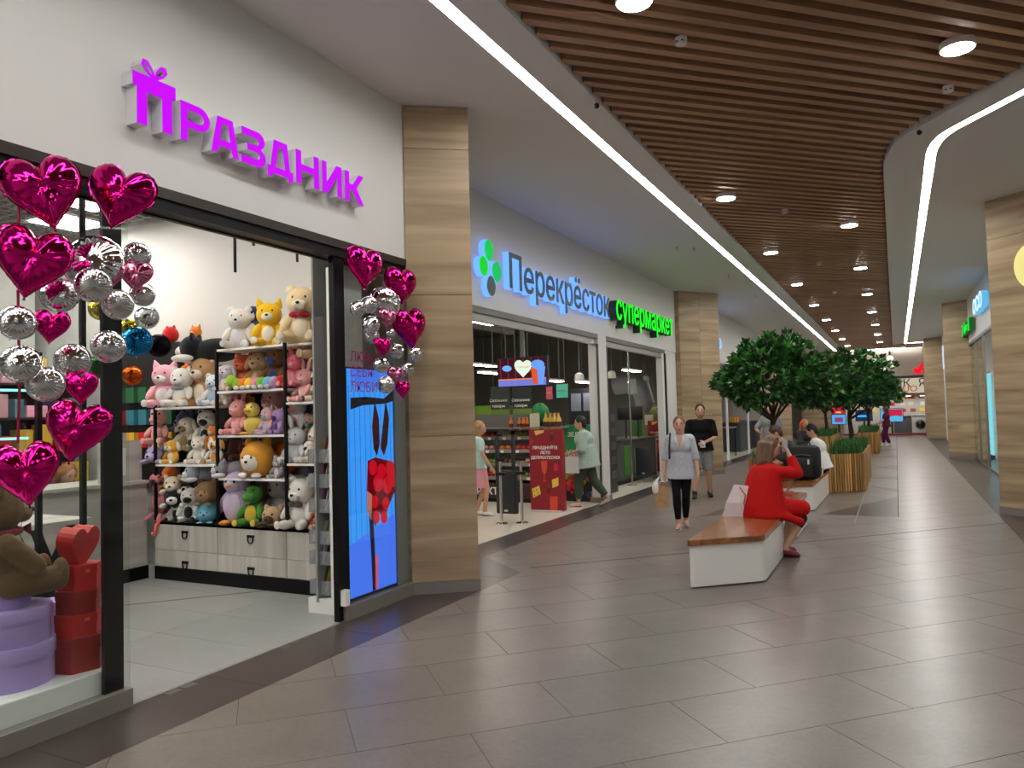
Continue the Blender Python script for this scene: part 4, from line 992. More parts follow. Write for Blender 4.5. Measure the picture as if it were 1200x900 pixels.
# racks on the side wall right of the counter (hanging bags)
br = thing('bag_rack', 'black rack hung with small gift bags beside the toy shelves', 'rack', (-7.9, 5.95, 0))
MB().box(-8.6, -7.45, 6.10, 6.18, 1.0, PY(200, 402, 6.15).z).build('back_board', cm(22, 21, 23, .6), br)
for i in range(5):
    for j in range(3):
        p = (-8.45+i*.22, 6.06, 1.52+j*.27); col = rr.choice(sc_); o = thing('gift_bag', 'little %s gift bag in the %s row of the black rack beside the toy shelves' % (CN[col], ('bottom', 'middle', 'top')[j]), 'gift bag', p, 0, 'gift bags on the black rack'); MB().box(-.07, .07, -.03, .03, -.09, .09).build('bag_body', cm(*col, .5), o, local=True)
        MB().tube([(-.035, 0, .09), (-.03, 0, .13), (.03, 0, .13), (.035, 0, .09)], .004, 5).build('handle', BLACKP, o, local=True)
# glowing display case deep on the left
dc = thing('glass_case', 'teal lit glass display case behind the sales counter', 'display case', (-8.55, 3.9, 0))
MB().box(-8.9, -8.22, 3.05, 4.82, 0, .5).build('case_base', cm(200, 204, 206, .4), dc)
for yy in (3.06, 4.80): MB().box(-8.9, -8.22, yy, yy+.012, .5, 2.09).build('glass_side', GLASS, dc)
for z in (1.05, 1.585, 2.09): MB().box(-8.9, -8.22, 3.05, 4.82, z, z+.012).build('glass_shelf', GLASS, dc)
for z in (1.585, 2.09): MB().box(-8.22, -8.20, 3.05, 4.82, z-.005, z+.02).build('light_edge', glow(150, 240, 240, 1.6), dc)
for z in (1.062, 1.597):
    for i in range(6):
        o = MB().bbox((-8.5, 3.25+i*.27, z+.08), (.16, .16, .16), .03).build('trinket', cm(*sc_[(i*3+int(z*3)) % 8], .4)); tag(o, 'small %s trinket box on the %s shelf of the teal lit case' % (CN[sc_[(i*3+int(z*3)) % 8]], 'lower' if z < 1.3 else 'upper'), 'trinket', 'trinkets in the teal lit case')
# shop ceiling, lights, hanging strips
cg = struct(MB().box(-10.4, -4.5, YB, 6.15, 4.26, 4.30).build('ceiling.001', cm(170, 168, 164, .8)))
gb = MB()
for i in range(44): x = -10.3+i*.13; gb.box(x, x+.02, YB+5, 6.14, 4.19, 4.24)
for j in range(88): y = YB+5+j*.13; gb.box(-10.4, -4.5, y, y+.02, 4.19, 4.24) if y < 6.1 else None
g_ = gb.build('ceiling_grille', cm(150, 148, 146, .6), cg); g_['kind'] = 'stuff'
GA, GB = G(101, 237, 4.15), G(80, 262, 4.15)
for i, (x, y) in enumerate(((GA.x, GA.y), (GB.x, GB.y), (-5.6, 4.6), (-5.2, 2.2), (-7.2, 2.3), (-8.8, 2.3), (-5.2, .8), (-7.2, .6))):  # later ones unseen; those near the window added to brighten the display
    off = '_offscreen' if i > 1 else ''
    t = thing('ceiling_light_panel'+off, ('square white light panel between the two top heart balloons', 'white light panel deep in the gift shop, above the largest silver balloon')[i] if i < 2 else 'unseen square white light panel in the gift shop ceiling behind the shop front', 'light panel', (x, y, 4.15), 0, 'light panels in the gift shop')
    MB().box(-.32, .32, -.32, .32, .012, .05).build('frame', WHITEG, t, local=True); MB().box(-.29, .29, -.29, .29, 0, .012).build('diffuser'+off, PANELM, t, local=True)
for (x, y0, y1) in ((275, 270, 319), (297, 278, 288), (348, 290, 307), (95, 205, 330)):
    p = PX(x, y0, -4.75); q = PX(x, y1, -4.75); o = MB().box(-4.755, -4.745, p.y-.012, p.y+.012, q.z, 4.2).build('hanging_strip', BLACKP); tag(o, 'thin black strip hanging from the gift shop ceiling', 'strip', 'black hanging strips')
for (x, z0, z1) in ((45, 0, 2.3), (97, 0, 4.19)):
    p = PX(x, 480, -6.1); o = MB().box(p.x-.02, p.x+.02, p.y-.02, p.y+.02, 0, z1).build('black_upright', BLACKM); tag(o, 'slim black steel upright %s' % ('reaching the ceiling of the gift shop' if z1 > 3 else 'of the gift shop display, ending below the balloons'), 'upright')
# foil shapes floating inside by the post
for x, y, wd, col, X, lb in ((160, 400, 34, (40, 130, 190), -4.9, 'blue printed round foil balloon inside the doorway'), (186, 405, 26, (36, 30, 36), -5.4, 'black printed round foil balloon by the white wall'), (172, 372, 26, (206, 210, 216), -5.6, 'white foil balloon inside the doorway'), (118, 362, 26, (214, 200, 90), -5.2, 'gold foil balloon behind the silver bunch'), (116, 430, 26, (60, 110, 60), -5.2, 'dark green foil balloon behind the black post'), (150, 385, 22, (200, 190, 60), -5.2, 'yellow foil balloon above the blue printed one'), (155, 440, 22, (236, 110, 40), -4.9, 'orange round foil balloon below the blue printed one')):
    balloon(x, y, wd, 'round', foil('foil_%d_%d_%d' % col, *col), X, lb, 'loose foil balloons inside the gift shop')
# ================================================================== SUPERMARKET
def per_letter(root, txt, size, y0, y1, z, xw, th, face_mat, ret_mat, bold=.004, grow=.006):
    """one raised letter per character along +Y on a wall facing +X, fitted between y0 and y1"""
    wid = lambda t: max(v.x for v in text_mb(t, size).v)-min(v.x for v in text_mb(t, size).v)
    b0 = wid('||'); adv = [wid('|'+c+'|')-b0 for c in txt]; tot = sum(adv); k = (y1-y0)/tot; y = y0
    for c, a in zip(txt, adv):
        M = frame((0,0,0), (0,1,0), (0,0,1)) @ Matrix.Translation((y, z, 0)) @ Matrix.Diagonal((k, 1, 1, 1))
        lt = text_mb(c, size, th/2, bold+grow).xf(Matrix.Translation((xw+th/2, 0, 0)) @ M).build('letter', ret_mat, root)
        text_mb(c, size, .008, bold).xf(Matrix.Translation((xw+th+.004, 0, 0)) @ M).build('face', face_mat, lt)
        y += a*k
ms = thing('supermarket_sign', 'raised supermarket lettering with a four leaf clover, dark green on blue glow', 'sign', (XB, 12, 3.5))
BLUEG = glow(96, 148, 255, 1.7); DKG = mat('letter_dark_green', (52, 78, 70), .5); GRG = glow(30, 250, 40, .95)
per_letter(ms, 'Перекрёсток', .70, 9.60, 13.92, 3.535, XB+.01, .10, DKG, BLUEG, .005, .007)
ms2 = thing('supermarket_sign_green', 'bright green raised lettering next to the clover sign', 'sign', (XB, 16.5, 3.5))
per_letter(ms2, 'супермаркет', .70, 14.12, 18.35, 3.535, XB+.01, .16, GRG, mat('letter_dark_return', (40, 52, 46), .5), .004, .0)
lp = PX(574, 312, XB+.1); petals = [((-.02, .19), .10, .15, 0, (24, 214, 90)), ((-.16, -.02), .10, .13, .5, (20, 226, 40)), ((.17, -.04), .11, .14, -.35, (24, 204, 96)), ((.02, -.24), .10, .14, .0, (44, 84, 72))]
for (dy, dz), a, b, rt, col in petals:
    pts = []
    for i in range(28):
        t = 2*PI*i/28; r = 1.0; x_, z_ = a*math.sin(t)*1.25, b*math.cos(t)*1.1
        L = math.hypot(dy, dz); nx, nz = -dy/L, -dz/L
        d = x_*nx+z_*nz
        if d > 0: x_, z_ = x_*(1-d/b*.35)+nx*d*.25, z_*(1-d/b*.35)+nz*d*.25
        pts.append((lp.y+dy*1.08+x_, lp.z+dz*1.08+z_))
    pr = poly_mb([pts], XB+.01, XB+.10).xf(frame((0,0,0), (0,1,0), (0,0,1))).build('clover_leaf', BLUEG, ms)
    cx_, cz_ = sum(p[0] for p in pts)/28, sum(p[1] for p in pts)/28
    poly_mb([[(cx_+(p[0]-cx_)*.97, cz_+(p[1]-cz_)*.97) for p in pts]], XB+.10, XB+.108).xf(frame((0,0,0), (0,1,0), (0,0,1))).build('leaf_face', glow(*col, .85) if col[1] > 100 else DKG, pr)

# front: posts, shutter boxes
mf = struct(MB().box(XB-.2, XB+.005, 13.50, 13.95, 0, FZ2+.01).build('door_1', WHITE))
MB().box(XB-.16, XB-.02, 17.95, 19.25, 0, FZ2+.01).build('end_panel', WHITE, mf); MB().box(XB-.05, XB+.0, 18.15, 18.28, 0, 3.1).build('shutter_rail', BLACKM, mf)
for y0, y1 in ((7.6, 13.50), (13.95, 18.2)):
    MB().box(XB-.14, XB-.005, y0, y1, 3.10, FZ2).build('shutter_housing', cm(96, 92, 88, .4, metal=.4), mf); MB().box(XB-.10, XB-.03, y0, y1, 2.99, 3.10).build('shutter_edge', cm(150, 148, 144, .35, metal=.6), mf)
MB().box(XB-.02, XB+.012, 13.46, 13.50, 0, 3.0).build('shutter_rail', cm(70, 68, 66, .4), mf); MB().box(XB-.02, XB+.012, 13.95, 13.99, 0, 3.0).build('shutter_rail', cm(90, 88, 86, .4), mf)
MB().box(XB-.22, XB+.02, 13.44, 14.0, 0, .10).build('post_plinth', STEEL, mf)
# dark open ceiling with ducts
DKC = mat('market_ceiling_dark', (96, 96, 95), .8); DUCT = cm(170, 170, 168, .5)
mc = struct(MB().box(-15, XB-.25, 6.35, 24.4, 4.60, 4.66).build('ceiling.002', DKC))
for y in (8.5, 10.6, 12.8, 15.0, 17.2): MB().box(-15, XB-.3, y, y+.14, 4.30, 4.60).build('beam', cm(110, 108, 105, .7), mc)
for x in (-7.2, -10.0): MB().tube([(x, 6.4, 4.2), (x, 19.7, 4.2)], .16, 14).build('air_duct', DUCT, mc, True)
for x in (-6.2, -6.45, -8.6, -11.2): MB().tube([(x, 6.4, 4.36), (x, 19.7, 4.36)], .03, 8).build('pipe', cm(140, 138, 134, .5), mc, True)
for y in (11.6, 14.2, 16.6): MB().tube([(-14.8, y, 4.25), (-5.4, y, 4.25)], .025, 8).build('pipe', cm(150, 148, 146, .5), mc, True)
MB().box(-13.4, -13.1, 6.4, 19.7, 3.3, 3.62).build('beam', cm(64, 40, 34, .7), mc); MB().box(-11.0, -10.4, 13.6, 14.4, 0, 4.6).build('column', cm(110, 110, 107, .7), mc)
SHOWN = {10: (567, 429, 18.0), 13: (578, 438, 17.2), 14: (646, 447, 18.6), 12: (691, 449, 17.6), 15: (740, 435, 21.5)}   # fittings seen in the photo
for i in range(16):
    x = -5.9-(i % 4)*2.2; y = 8.3+(i//4)*3.1; z = 3.75; off = '' if i in SHOWN or i == 9 else '_offscreen'
    if i in SHOWN: p = PY(*SHOWN[i]); x, y, z = p.x, p.y, p.z
    if i in SHOWN or i == 9: lb = {9: 'oblong light fitting high up by the oak pillar in the supermarket', 10: 'oblong light fitting beside the hanging television, the higher one', 13: 'oblong light fitting beside the hanging television, the lower one', 14: 'oblong light fitting between the television and the pink poster', 12: 'oblong light fitting by the lit pendant spot lamp', 15: 'oblong light fitting over the grey till sign'}[i]
    else: lb = 'oblong supermarket light, %s row from the entrance, %s from the gift shop' % (('first', 'second', 'third', 'fourth')[i % 4], ('first', 'second', 'third', 'fourth')[i//4])
    t = thing('market_light'+off, lb, 'light fitting', (x, y, z), 0, 'light fittings in the supermarket')
    MB().box(-.12, .12, -.65, .65, .02, .07).build('housing', WHITEG, t, local=True); MB().box(-.10, .10, -.63, .63, 0, .02).build('tube_cover'+off, SUPERM, t, local=True)
    for s in (-.5, .5): MB().tube([(0, s, .07), (0, s, 4.60-z)], .006, 5).build('suspension_rod', GREYM, t, local=True)

def card(x0, y0, x1, y1, Y):                  # pixel rectangle -> (X0, X1, Z0, Z1) on the plane Y
    a, b = PY(x0, y0, Y), PY(x1, y1, Y); c_, d = PY(x0, y1, Y), PY(x1, y0, Y)
    return (a.x+c_.x)/2, (b.x+d.x)/2, (b.z+c_.z)/2, (a.z+d.z)/2
def put_text(root, txt, cx, cz, Y, size, material, name='lettering', bold=.0):
    o = text_mb(txt, size, .001, bold, 'CENTER').xf(frame((cx, Y, cz), (1, 0, 0), (0, 0, 1))).build(name, material, root); return o
WT = cm(240, 238, 232, .6)
def shape_print(root, pts_px, Y, col, name, e=0):
    q = [PY(x, y, Y) for x, y in pts_px]
    return poly_mb([[(p.x, p.z) for p in q]], 0, .0015).xf(frame((0, Y, 0), (1, 0, 0), (0, 0, 1))).build(name, cm(*col, .55) if not e else glow(*col, e), root)
# red advertising totems
def totem(x0, y0, x1, y1, Y, label, full=True):
    X0_, X1_, Z0, Z1 = card(x0, y0, x1, y1, Y); t = thing('advertising_stand', label, 'stand', ((X0_+X1_)/2, Y+.05, 0), 0, 'red advertising stands')
    MB().box(X0_, X1_, Y, Y+.10, .03, Z1).build('red_board', cm(150, 24, 40, .5), t); MB().box(X0_+.05, X1_-.05, Y-.1, Y+.2, 0, .03).build('foot', cm(200, 198, 196, .4), t)
    cx = (X0_+X1_)/2; w_ = X1_-X0_
    for i, tx in enumerate(('ПРАЗДНУЙТЕ', 'ЛЕТО', 'ДЕЛИКАТЕСНО!')): put_text(t, tx, cx-.02*w_, Z1-.345-i*.085, Y-.002, .068*w_/.62, WT, 'lettering', .002)
    Yp = Y-.0025; s = lambda u, v: (x0+(x1-x0)*u, y0+(y1-y0)*v)
    shape_print(t, [s(.12, .02), s(.42, .01), s(.40, .04), s(.18, .075)], Yp, (236, 196, 90), 'cheese_print')
    shape_print(t, [s(.06, .72), s(.28, .68), s(.33, .78), s(.10, .83)], Yp, (240, 206, 90), 'cheese_print')
    shape_print(t, [s(.66, .61), s(.86, .58), s(.86, .68), s(.68, .71)], Yp, (240, 200, 80), 'cheese_print')
    for u, v in ((.12, .75), (.2, .73), (.24, .77), (.14, .80)):
        shape_print(t, [s(u+.02*math.cos(a), v+.012*math.sin(a)) for a in [k*PI/4 for k in range(8)]], Yp-.0016, (176, 130, 40), 'cheese_hole')
    shape_print(t, [s(.33, .38), s(.52, .38), s(.51, .50), s(.46, .54), s(.44, .54), s(.44, .62), s(.52, .63), s(.36, .63), s(.42, .62), s(.42, .54), s(.37, .51)], Yp, (226, 84, 50), 'glass_print')
    shape_print(t, [s(.60, .81), s(.84, .81), s(.83, .99), s(.61, .99)], Yp, (226, 80, 46), 'glass_print')
    for cu, cv, r, col in ((.78, .46, .08, (214, 30, 70)), (.66, .10, .07, (120, 16, 30)), (.03, .15, .06, (196, 30, 50)), (.56, .74, .06, (120, 14, 28))):
        shape_print(t, [s(cu+r*math.cos(a)*.9, cv+r*.6*math.sin(a)) for a in [k*PI/7 for k in range(14)]], Yp, col, 'berry_print')
        shape_print(t, [s(cu-.04, cv-.055), s(cu+.05, cv-.06), s(cu+.01, cv-.03)], Yp-.0016, (60, 110, 50), 'leaf_print')
    return t
totem(621, 503, 660, 600, 12.02, 'red advertising stand in front of the walking lady at the supermarket entrance')
totem(760, 493, 784, 562, 20.4, 'red advertising stand behind the checkout of the second opening')
# entrance gate
eg = thing('entrance_gate', 'chrome entrance posts with black arms and a hanging black gate panel', 'gate', (-5.40, 10.5, 0))
pa, pb_ = G(588, 614), G(612, 613)
for p in (pa, pb_):
    MB().cyl((p.x, p.y, 0), .024, 1.02, 16).build('post', CHROME, eg, True); MB().lathe((p.x, p.y, 0), [(.10, 0), (.10, .008), (.09, .016)], 24).build('base_disc', CHROME, eg, True)
    for z in (1.0, .78): MB().beam((p.x-.07, p.y-.03, z), (p.x+.07, p.y+.03, z), .05, .05).build('arm_clamp', BLACKP, eg)
gx0, gx1, gz0, gz1 = card(582, 551, 607, 602, 10.75); MB().bbox(((gx0+gx1)/2, 10.75, (gz0+gz1)/2), (gx1-gx0, .08, gz1-gz0), .03).build('gate_panel', cm(40, 42, 48, .5), eg, True)
MB().bbox(((gx0+gx1)/2, 10.71, (gz0+gz1)/2-.02), ((gx1-gx0)*.8, .03, (gz1-gz0)*.8), .02).build('panel_relief', cm(46, 48, 54, .45), eg, True)
MB().box((gx0+gx1)/2-.03, (gx0+gx1)/2+.03, 10.69, 10.70, gz0+.04, gz0+.07).build('badge', cm(210, 210, 208, .4), eg)
fx0, fx1, fz0, fz1 = card(581, 505, 603, 551, 10.75)
fr_ = MB(); fr_.box(fx0, fx0+.045, 10.72, 10.78, fz0-.02, fz1); fr_.box(fx1-.045, fx1, 10.72, 10.78, fz0-.02, fz1); fr_.box(fx0, fx1, 10.72, 10.78, fz1-.06, fz1); fr_.build('gate_frame', cm(44, 46, 52, .5), eg)
# green stand with fruit print
gx0, gx1, gz0, gz1 = card(661, 498, 705, 596, 13.6)
gs = thing('green_stand', 'green promotional stand with printed fruit behind the walking lady', 'stand', ((gx0+gx1)/2, 13.7, 0))
MB().box(gx0, gx1, 13.6, 13.95, 0, gz1).build('green_board', cm(14, 122, 66, .5), gs); rr = random.Random(9)
MB().box(gx0, gx1, 13.592, 13.60, .0, .62).build('fruit_print_ground', cm(36, 26, 40, .6), gs)
for i in range(34):
    cx, cz, r = rr.uniform(gx0+.05, gx1-.05), rr.uniform(.05, .58), rr.uniform(.035, .06); col = rr.choice([(206, 30, 36), (220, 60, 50), (40, 46, 110), (120, 170, 50), (180, 20, 40)])
    MB().tube([(cx, 13.591, cz), (cx, 13.585-.002*(i % 4), cz)], r, 12).build('fruit_print', cm(*col, .5), gs)
put_text(gs, 'ЗЕЛЁНЫЙ', (gx0+gx1)/2, gz1-.22, 13.598, .12, WT)
# produce shelving behind the gate
YP = 13.2
bx0, bx1, bz0, bz1 = card(556, 503, 640, 604, YP)
ps = thing('produce_shelving', 'grey tiered produce shelving with a brown base behind the entrance gate', 'shelving', ((bx0+bx1)/2, YP+.3, 0))
MB().box(bx0-.6, bx1, YP-.02, YP+.7, 0, .36).build('brown_base', cm(56, 36, 30, .6), ps); MB().box(bx0-.6, bx1, YP+.6, YP+.7, .36, bz1+.30).build('back_panel', cm(112, 110, 108, .6), ps)
MB().box(bx0-.6, bx1, YP-.03, YP-.02, 0, .07).build('kick_strip', BLACKM, ps)
pt_ = PY(572, 579, YP); put_text(ps, 'ФРУКТЫ', pt_.x, .14, YP-.022, .19, WT, 'lettering', .004)
tz = []
for i, z in enumerate((.46, .72, .98, 1.24)):
    y0 = YP+.10+.11*i; o = MB(); o.box(bx0-.6, bx1, y0, YP+.62, z-.02, z); o.box(bx0-.6, bx1, y0-.008, y0, z-.04, z+.03); o.build('tier', cm(140, 138, 134, .5), ps); tz.append((z, y0))
MB().box(bx0-.6, bx1, YP+.2, YP+.66, bz1+.0, bz1+.03).build('top_board', cm(120, 118, 114, .5), ps)
FR = [((214, 120, 40), 'orange'), ((196, 40, 36), 'red'), ((226, 190, 70), 'yellow'), ((120, 150, 60), 'green'), ((120, 80, 50), 'brown'), ((200, 150, 130), 'pink')]
USM = {}
for ti, (z, y0) in enumerate(tz):
    n = 15
    for j in range(n):
        col, nm = FR[(j//3+ti*2) % 6]; x = bx0-.3+j*(bx1-bx0+.25)/n; r = .062
        if nm not in USM: USM[nm] = MB().sph((0,0,0), (1, 1, .86), seg=12, ring=8).mesh('fruit_form', cm(*col, .4, noise=.15, nscale=2), smooth='all')
        o = inst('fruit', USM[nm], None, Matrix.Translation((x, y0+.10, z+r*.86)) @ Matrix.Scale(r, 4)); tag(o, '%s fruit on the grey produce shelving, %s tier' % (nm, ('lowest', 'second', 'third', 'top')[ti]), 'fruit', 'fruit on the produce shelving')
    for j in range(5):
        x = bx0+.1+j*.34; MB().box(x, x+.07, y0-.014, y0-.008, z-.04, z+.01).build('price_card', WT, ps)
def bottle(px, y1, y0, Y, col, label, grp):
    a, b = PY(px, y1, Y), PY(px, y0, Y); h = b.z-a.z; r = h*.17
    t = thing('bottle', label, 'bottle', (a.x, Y, a.z), 0, grp)
    MB().lathe((0,0,0), [(r*.9, 0), (r, .02*h), (r, .62*h), (r*.45, .80*h), (r*.40, .94*h)], 14).build('bottle_body', cm(*col, .2), t, True, True)
    MB().cyl((0,0,h*.94), r*.46, h*.06, 12).build('cap', cm(230, 120, 40, .4), t, True, True); MB().lathe((0,0,h*.18), [(r*1.02, 0), (r*1.02, h*.3)], 14).build('paper_label', cm(90, 40, 30, .5), t, True, True)
for x in (599, 609, 614, 618): bottle(x, 503.5, 489, YP+.4, (222, 120, 50), 'orange drink bottle on top of the produce shelving', 'orange bottles on the shelving')
for x in (640, 645, 650, 655): bottle(x, 503.5, 484, YP+.4, (214, 180, 80), 'tall yellow bottle on top of the produce shelving', 'yellow bottles on the shelving')
tsb = MB().box(*[PY(640, 503, YP).x, PY(657, 503, YP).x], YP+.2, YP+.66, bz1, bz1+.03).build('top_board', cm(120, 118, 114, .5), ps)
def poster(x0, y0, x1, y1, Y, col, name, label, cat, txt=(), tcol=WT, hang=4.25, th=.02, border=None, size=None):
    X0_, X1_, Z0, Z1 = card(x0, y0, x1, y1, Y); t = thing(name, label, cat, ((X0_+X1_)/2, Y, Z0))
    MB().box(X0_, X1_, Y, Y+th, Z0, Z1).build('board', cm(*col, .5), t)
    if border: MB().box(X0_, X1_, Y-.004, Y, Z0, Z0+(Z1-Z0)*.19).build('green_band', cm(*border, .5), t)
    if hang:
        for xx in (X0_+.06, X1_-.06): MB().tube([(xx, Y+.01, Z1), (xx, Y+.01, hang)], .006, 5).build('hanging_rod', GREYM, t)
    for i, tx in enumerate(txt): put_text(t, tx, X0_+(X1_-X0_)*.42, Z0+(Z1-Z0)*(.46-.2*i), Y-.003, size or (X1_-X0_)*.2, tcol)
    return t
poster(575, 453, 597, 486, 12.6, (42, 52, 48), 'hanging_sign', 'dark green hanging sign over the produce, further from the television pole', 'sign', ('Сезонные', 'товары'), border=(96, 130, 40))
poster(601, 453, 623, 485, 12.4, (28, 40, 36), 'hanging_sign', 'dark green hanging sign under the television', 'sign', ('Сезонные', 'товары'), border=(96, 130, 40))
poster(640, 453, 647, 468, 12.6, (196, 84, 104), 'hanging_poster', 'small pink hanging poster in the supermarket', 'poster', ('АКЦИЯ',))
poster(652, 450, 665, 466, 12.6, (96, 206, 180), 'hanging_poster', 'turquoise hanging poster in the supermarket', 'poster', ('Свежее',), cm(40, 110, 110, .5))
poster(621, 484, 632, 503, YP+.35, (206, 200, 176), 'picture_card', 'cream picture card standing on the produce shelving', 'card', (), hang=0)
gbp = PY(633, 485, YP+.5); tag(MB().sph(gbp, (.19, .1, .22), seg=20, ring=14).build('green_globe', cm(20, 130, 70, .3), None, True), 'green oval sign globe behind the cream picture card', 'sign')
# television
tx0, tx1, tz0, tz1 = card(584, 420, 640, 452, 10.6); tv = thing('television', 'hanging television showing a heart and a paper cup over the produce', 'television', ((tx0+tx1)/2, 10.62, tz0))
MB().box(tx0-.02, tx1+.02, 10.6, 10.68, tz0-.02, tz1+.02).build('casing', BLACKP, tv); MB().box(tx0, tx1, 10.596, 10.60, tz0, tz1).build('picture', glow(62, 22, 40, .9), tv)
MB().box(tx0, tx1, 10.594, 10.596, tz0, tz0+(tz1-tz0)*.24).build('picture_strip', glow(120, 130, 220, .9), tv); MB().box(tx0, tx1, 10.593, 10.595, tz0+(tz1-tz0)*.22, tz0+(tz1-tz0)*.27).build('picture_edge', glow(236, 130, 80, .9), tv)
for k_ in range(6): xx = tx0+(tx1-tx0)*(.04+.16*k_); MB().box(xx, xx+.02, 10.5945, 10.596, tz0+(tz1-tz0)*.26, tz1).build('picture_curtain', glow(130, 50, 40, .7), tv)
shape_print(tv, [(613+10.5*heart2(k/24)[0], 432-10*heart2(k/24)[1]) for k in range(24)], 10.592, (226, 246, 220), 'heart_print', 1.0)
put_text(tv, 'С ЛЮБОВЬЮ', PY(613, 431, 10.59).x, PY(613, 431, 10.59).z, 10.589, .035, glow(230, 120, 140, .9))
shape_print(tv, [(622, 430), (638, 430), (635, 450), (625, 450)], 10.590, (222, 90, 50), 'cup_print', .95); shape_print(tv, [(629, 430), (639, 429), (637, 450), (631, 450)], 10.588, (110, 160, 246), 'cup_print', .95)
shape_print(tv, [(630+8*math.cos(a), 427+5.5*math.sin(a)) for a in [k*PI/8 for k in range(16)]], 10.587, (110, 164, 250), 'cream_print', .95)
shape_print(tv, [(594+5.5*math.cos(a), 432+3.5*math.sin(a)) for a in [k*PI/8 for k in range(16)]], 10.59, (120, 180, 250), 'logo_print', .95)
MB().box((tx0+tx1)/2-.03, (tx0+tx1)/2+.03, 10.62, 10.68, tz1, 4.6).build('ceiling_pole', cm(110, 108, 104, .5), tv)
# dark partition and freezers deeper inside, counters and checkout of the second opening
fz = thing('freezer_cabinet', 'tall black glass fronted cabinet at the back of the supermarket', 'cabinet', (-10.5, 17.2, 0))
x0_, x1_, z0_, z1_ = card(668, 455, 700, 600, 17.4); MB().box(x0_, x1_, 17.4, 18.0, 0, z1_).build('cabinet_body', cm(20, 22, 26, .4), fz)
for k_ in range(2): xx = x0_+(x1_-x0_)*(.1+.45*k_); MB().box(xx, xx+(x1_-x0_)*.36, 17.39, 17.4, 1.75, z1_-.12).build('glass_door', cm(120, 126, 140, .2), fz)
wl = thing('packet_shelving', 'long supermarket shelf wall of packets behind the produce', 'shelving', (-12.8, 15, 0))
MB().box(-13.6, -8.7, 17.0, 17.4, 0, 1.95).build('shelf_body', cm(60, 70, 50, .6), wl); MB().box(-13.6, -8.7, 16.98, 17.0, 1.62, 1.95).build('green_fascia', cm(104, 146, 40, .5), wl)
rr = random.Random(4); PCN = {(206, 60, 50): 'red', (232, 200, 90): 'yellow', (60, 120, 70): 'green', (230, 228, 220): 'white', (90, 110, 170): 'blue', (190, 120, 70): 'brown'}
for z in (.3, .65, 1.0, 1.3):
    MB().box(-13.6, -8.7, 16.72, 17.0, z-.02, z).build('shelf_board', cm(150, 150, 146, .5), wl); x = -13.4
    while x < -8.8:
        w_ = rr.uniform(.14, .3); h = rr.uniform(.14, .25); pc = rr.choice(list(PCN)); o = MB().bbox((x+w_/2, 16.86, z+h/2), (w_, .2, h), .02).build('packet', cm(*pc, .5)); tag(o, '%s packet on the %s board of the long shelf wall behind the produce' % (PCN[pc], {.3: 'lowest', .65: 'second', 1.0: 'third', 1.3: 'top'}[z]), 'packet', 'packets on the shelf wall'); x += w_+.03
lw_ = thing('cream_wall_band', 'cream panelled band along the back wall of the supermarket', 'panel', (-14, 12, 2.3))
for k_ in range(5): MB().box(-14.99, -14.9, 7.5+k_*2.3, 9.5+k_*2.3, 2.3, 2.95).build('cream_panel', cm(240, 226, 190, .6), lw_)
# second opening
sb = thing('security_gate', 'black security antenna just inside the second supermarket opening', 'gate', G(719, 577))
p = G(719, 577); MB().box(p.x-.03, p.x+.03, p.y-.22, p.y+.22, 0, 1.72).build('antenna_frame', BLACKP, sb)
for z in (.3, .6, .9, 1.2, 1.5): MB().box(p.x-.035, p.x+.035, p.y-.16, p.y+.16, z, z+.16).build('antenna_window', cm(50, 52, 54, .3), sb)
ky0, ky1 = PX(727, 560, -5.75).y, PX(770, 560, -5.75).y; kz = PX(745, 516, -5.75).z
ck = thing('checkout_counter', 'dark checkout counter with grey top in the second supermarket opening', 'checkout', (-6.1, (ky0+ky1)/2, 0))
MB().box(-6.5, -5.75, ky0, ky1, .1, kz).build('counter_body', cm(74, 76, 76, .5), ck); MB().box(-6.55, -5.70, ky0-.05, ky1+.05, kz, kz+.04).build('counter_top', cm(40, 42, 44, .4), ck); MB().box(-6.48, -5.77, ky0, ky1, 0, .1).build('kick_plinth', BLACKM, ck)
MB().box(-5.75, -5.74, ky0+.3, ky0+.8, .2, kz-.1).build('green_panel', cm(70, 130, 50, .5), ck); MB().box(-5.75, -5.74, ky0+1.1, ky0+1.9, .2, kz-.2).build('pale_panel', cm(150, 150, 146, .5), ck)
for i, (a_, b_, c_, d_) in enumerate(((724, 477, 741, 492), (741, 476, 753, 492))):
    Ym = PX((a_+c_)/2, 485, -6.0).y; x0_, x1_, z0_, z1_ = card(a_, b_, c_, d_, Ym); t = thing('monitor', 'black monitor on the checkout counter, %s' % ('wider one beside the antenna' if i == 0 else 'smaller one beside the red stand'), 'monitor', ((x0_+x1_)/2, Ym, z0_)); MB().bbox(((x0_+x1_)/2, Ym, (z0_+z1_)/2), (x1_-x0_, .05, z1_-z0_), .012).build('screen_casing', BLACKP, t, True); MB().tube([((x0_+x1_)/2, Ym+.03, z0_+.05), ((x0_+x1_)/2, Ym+.03, kz+.03)], .02, 8).build('stand', BLACKP, t)
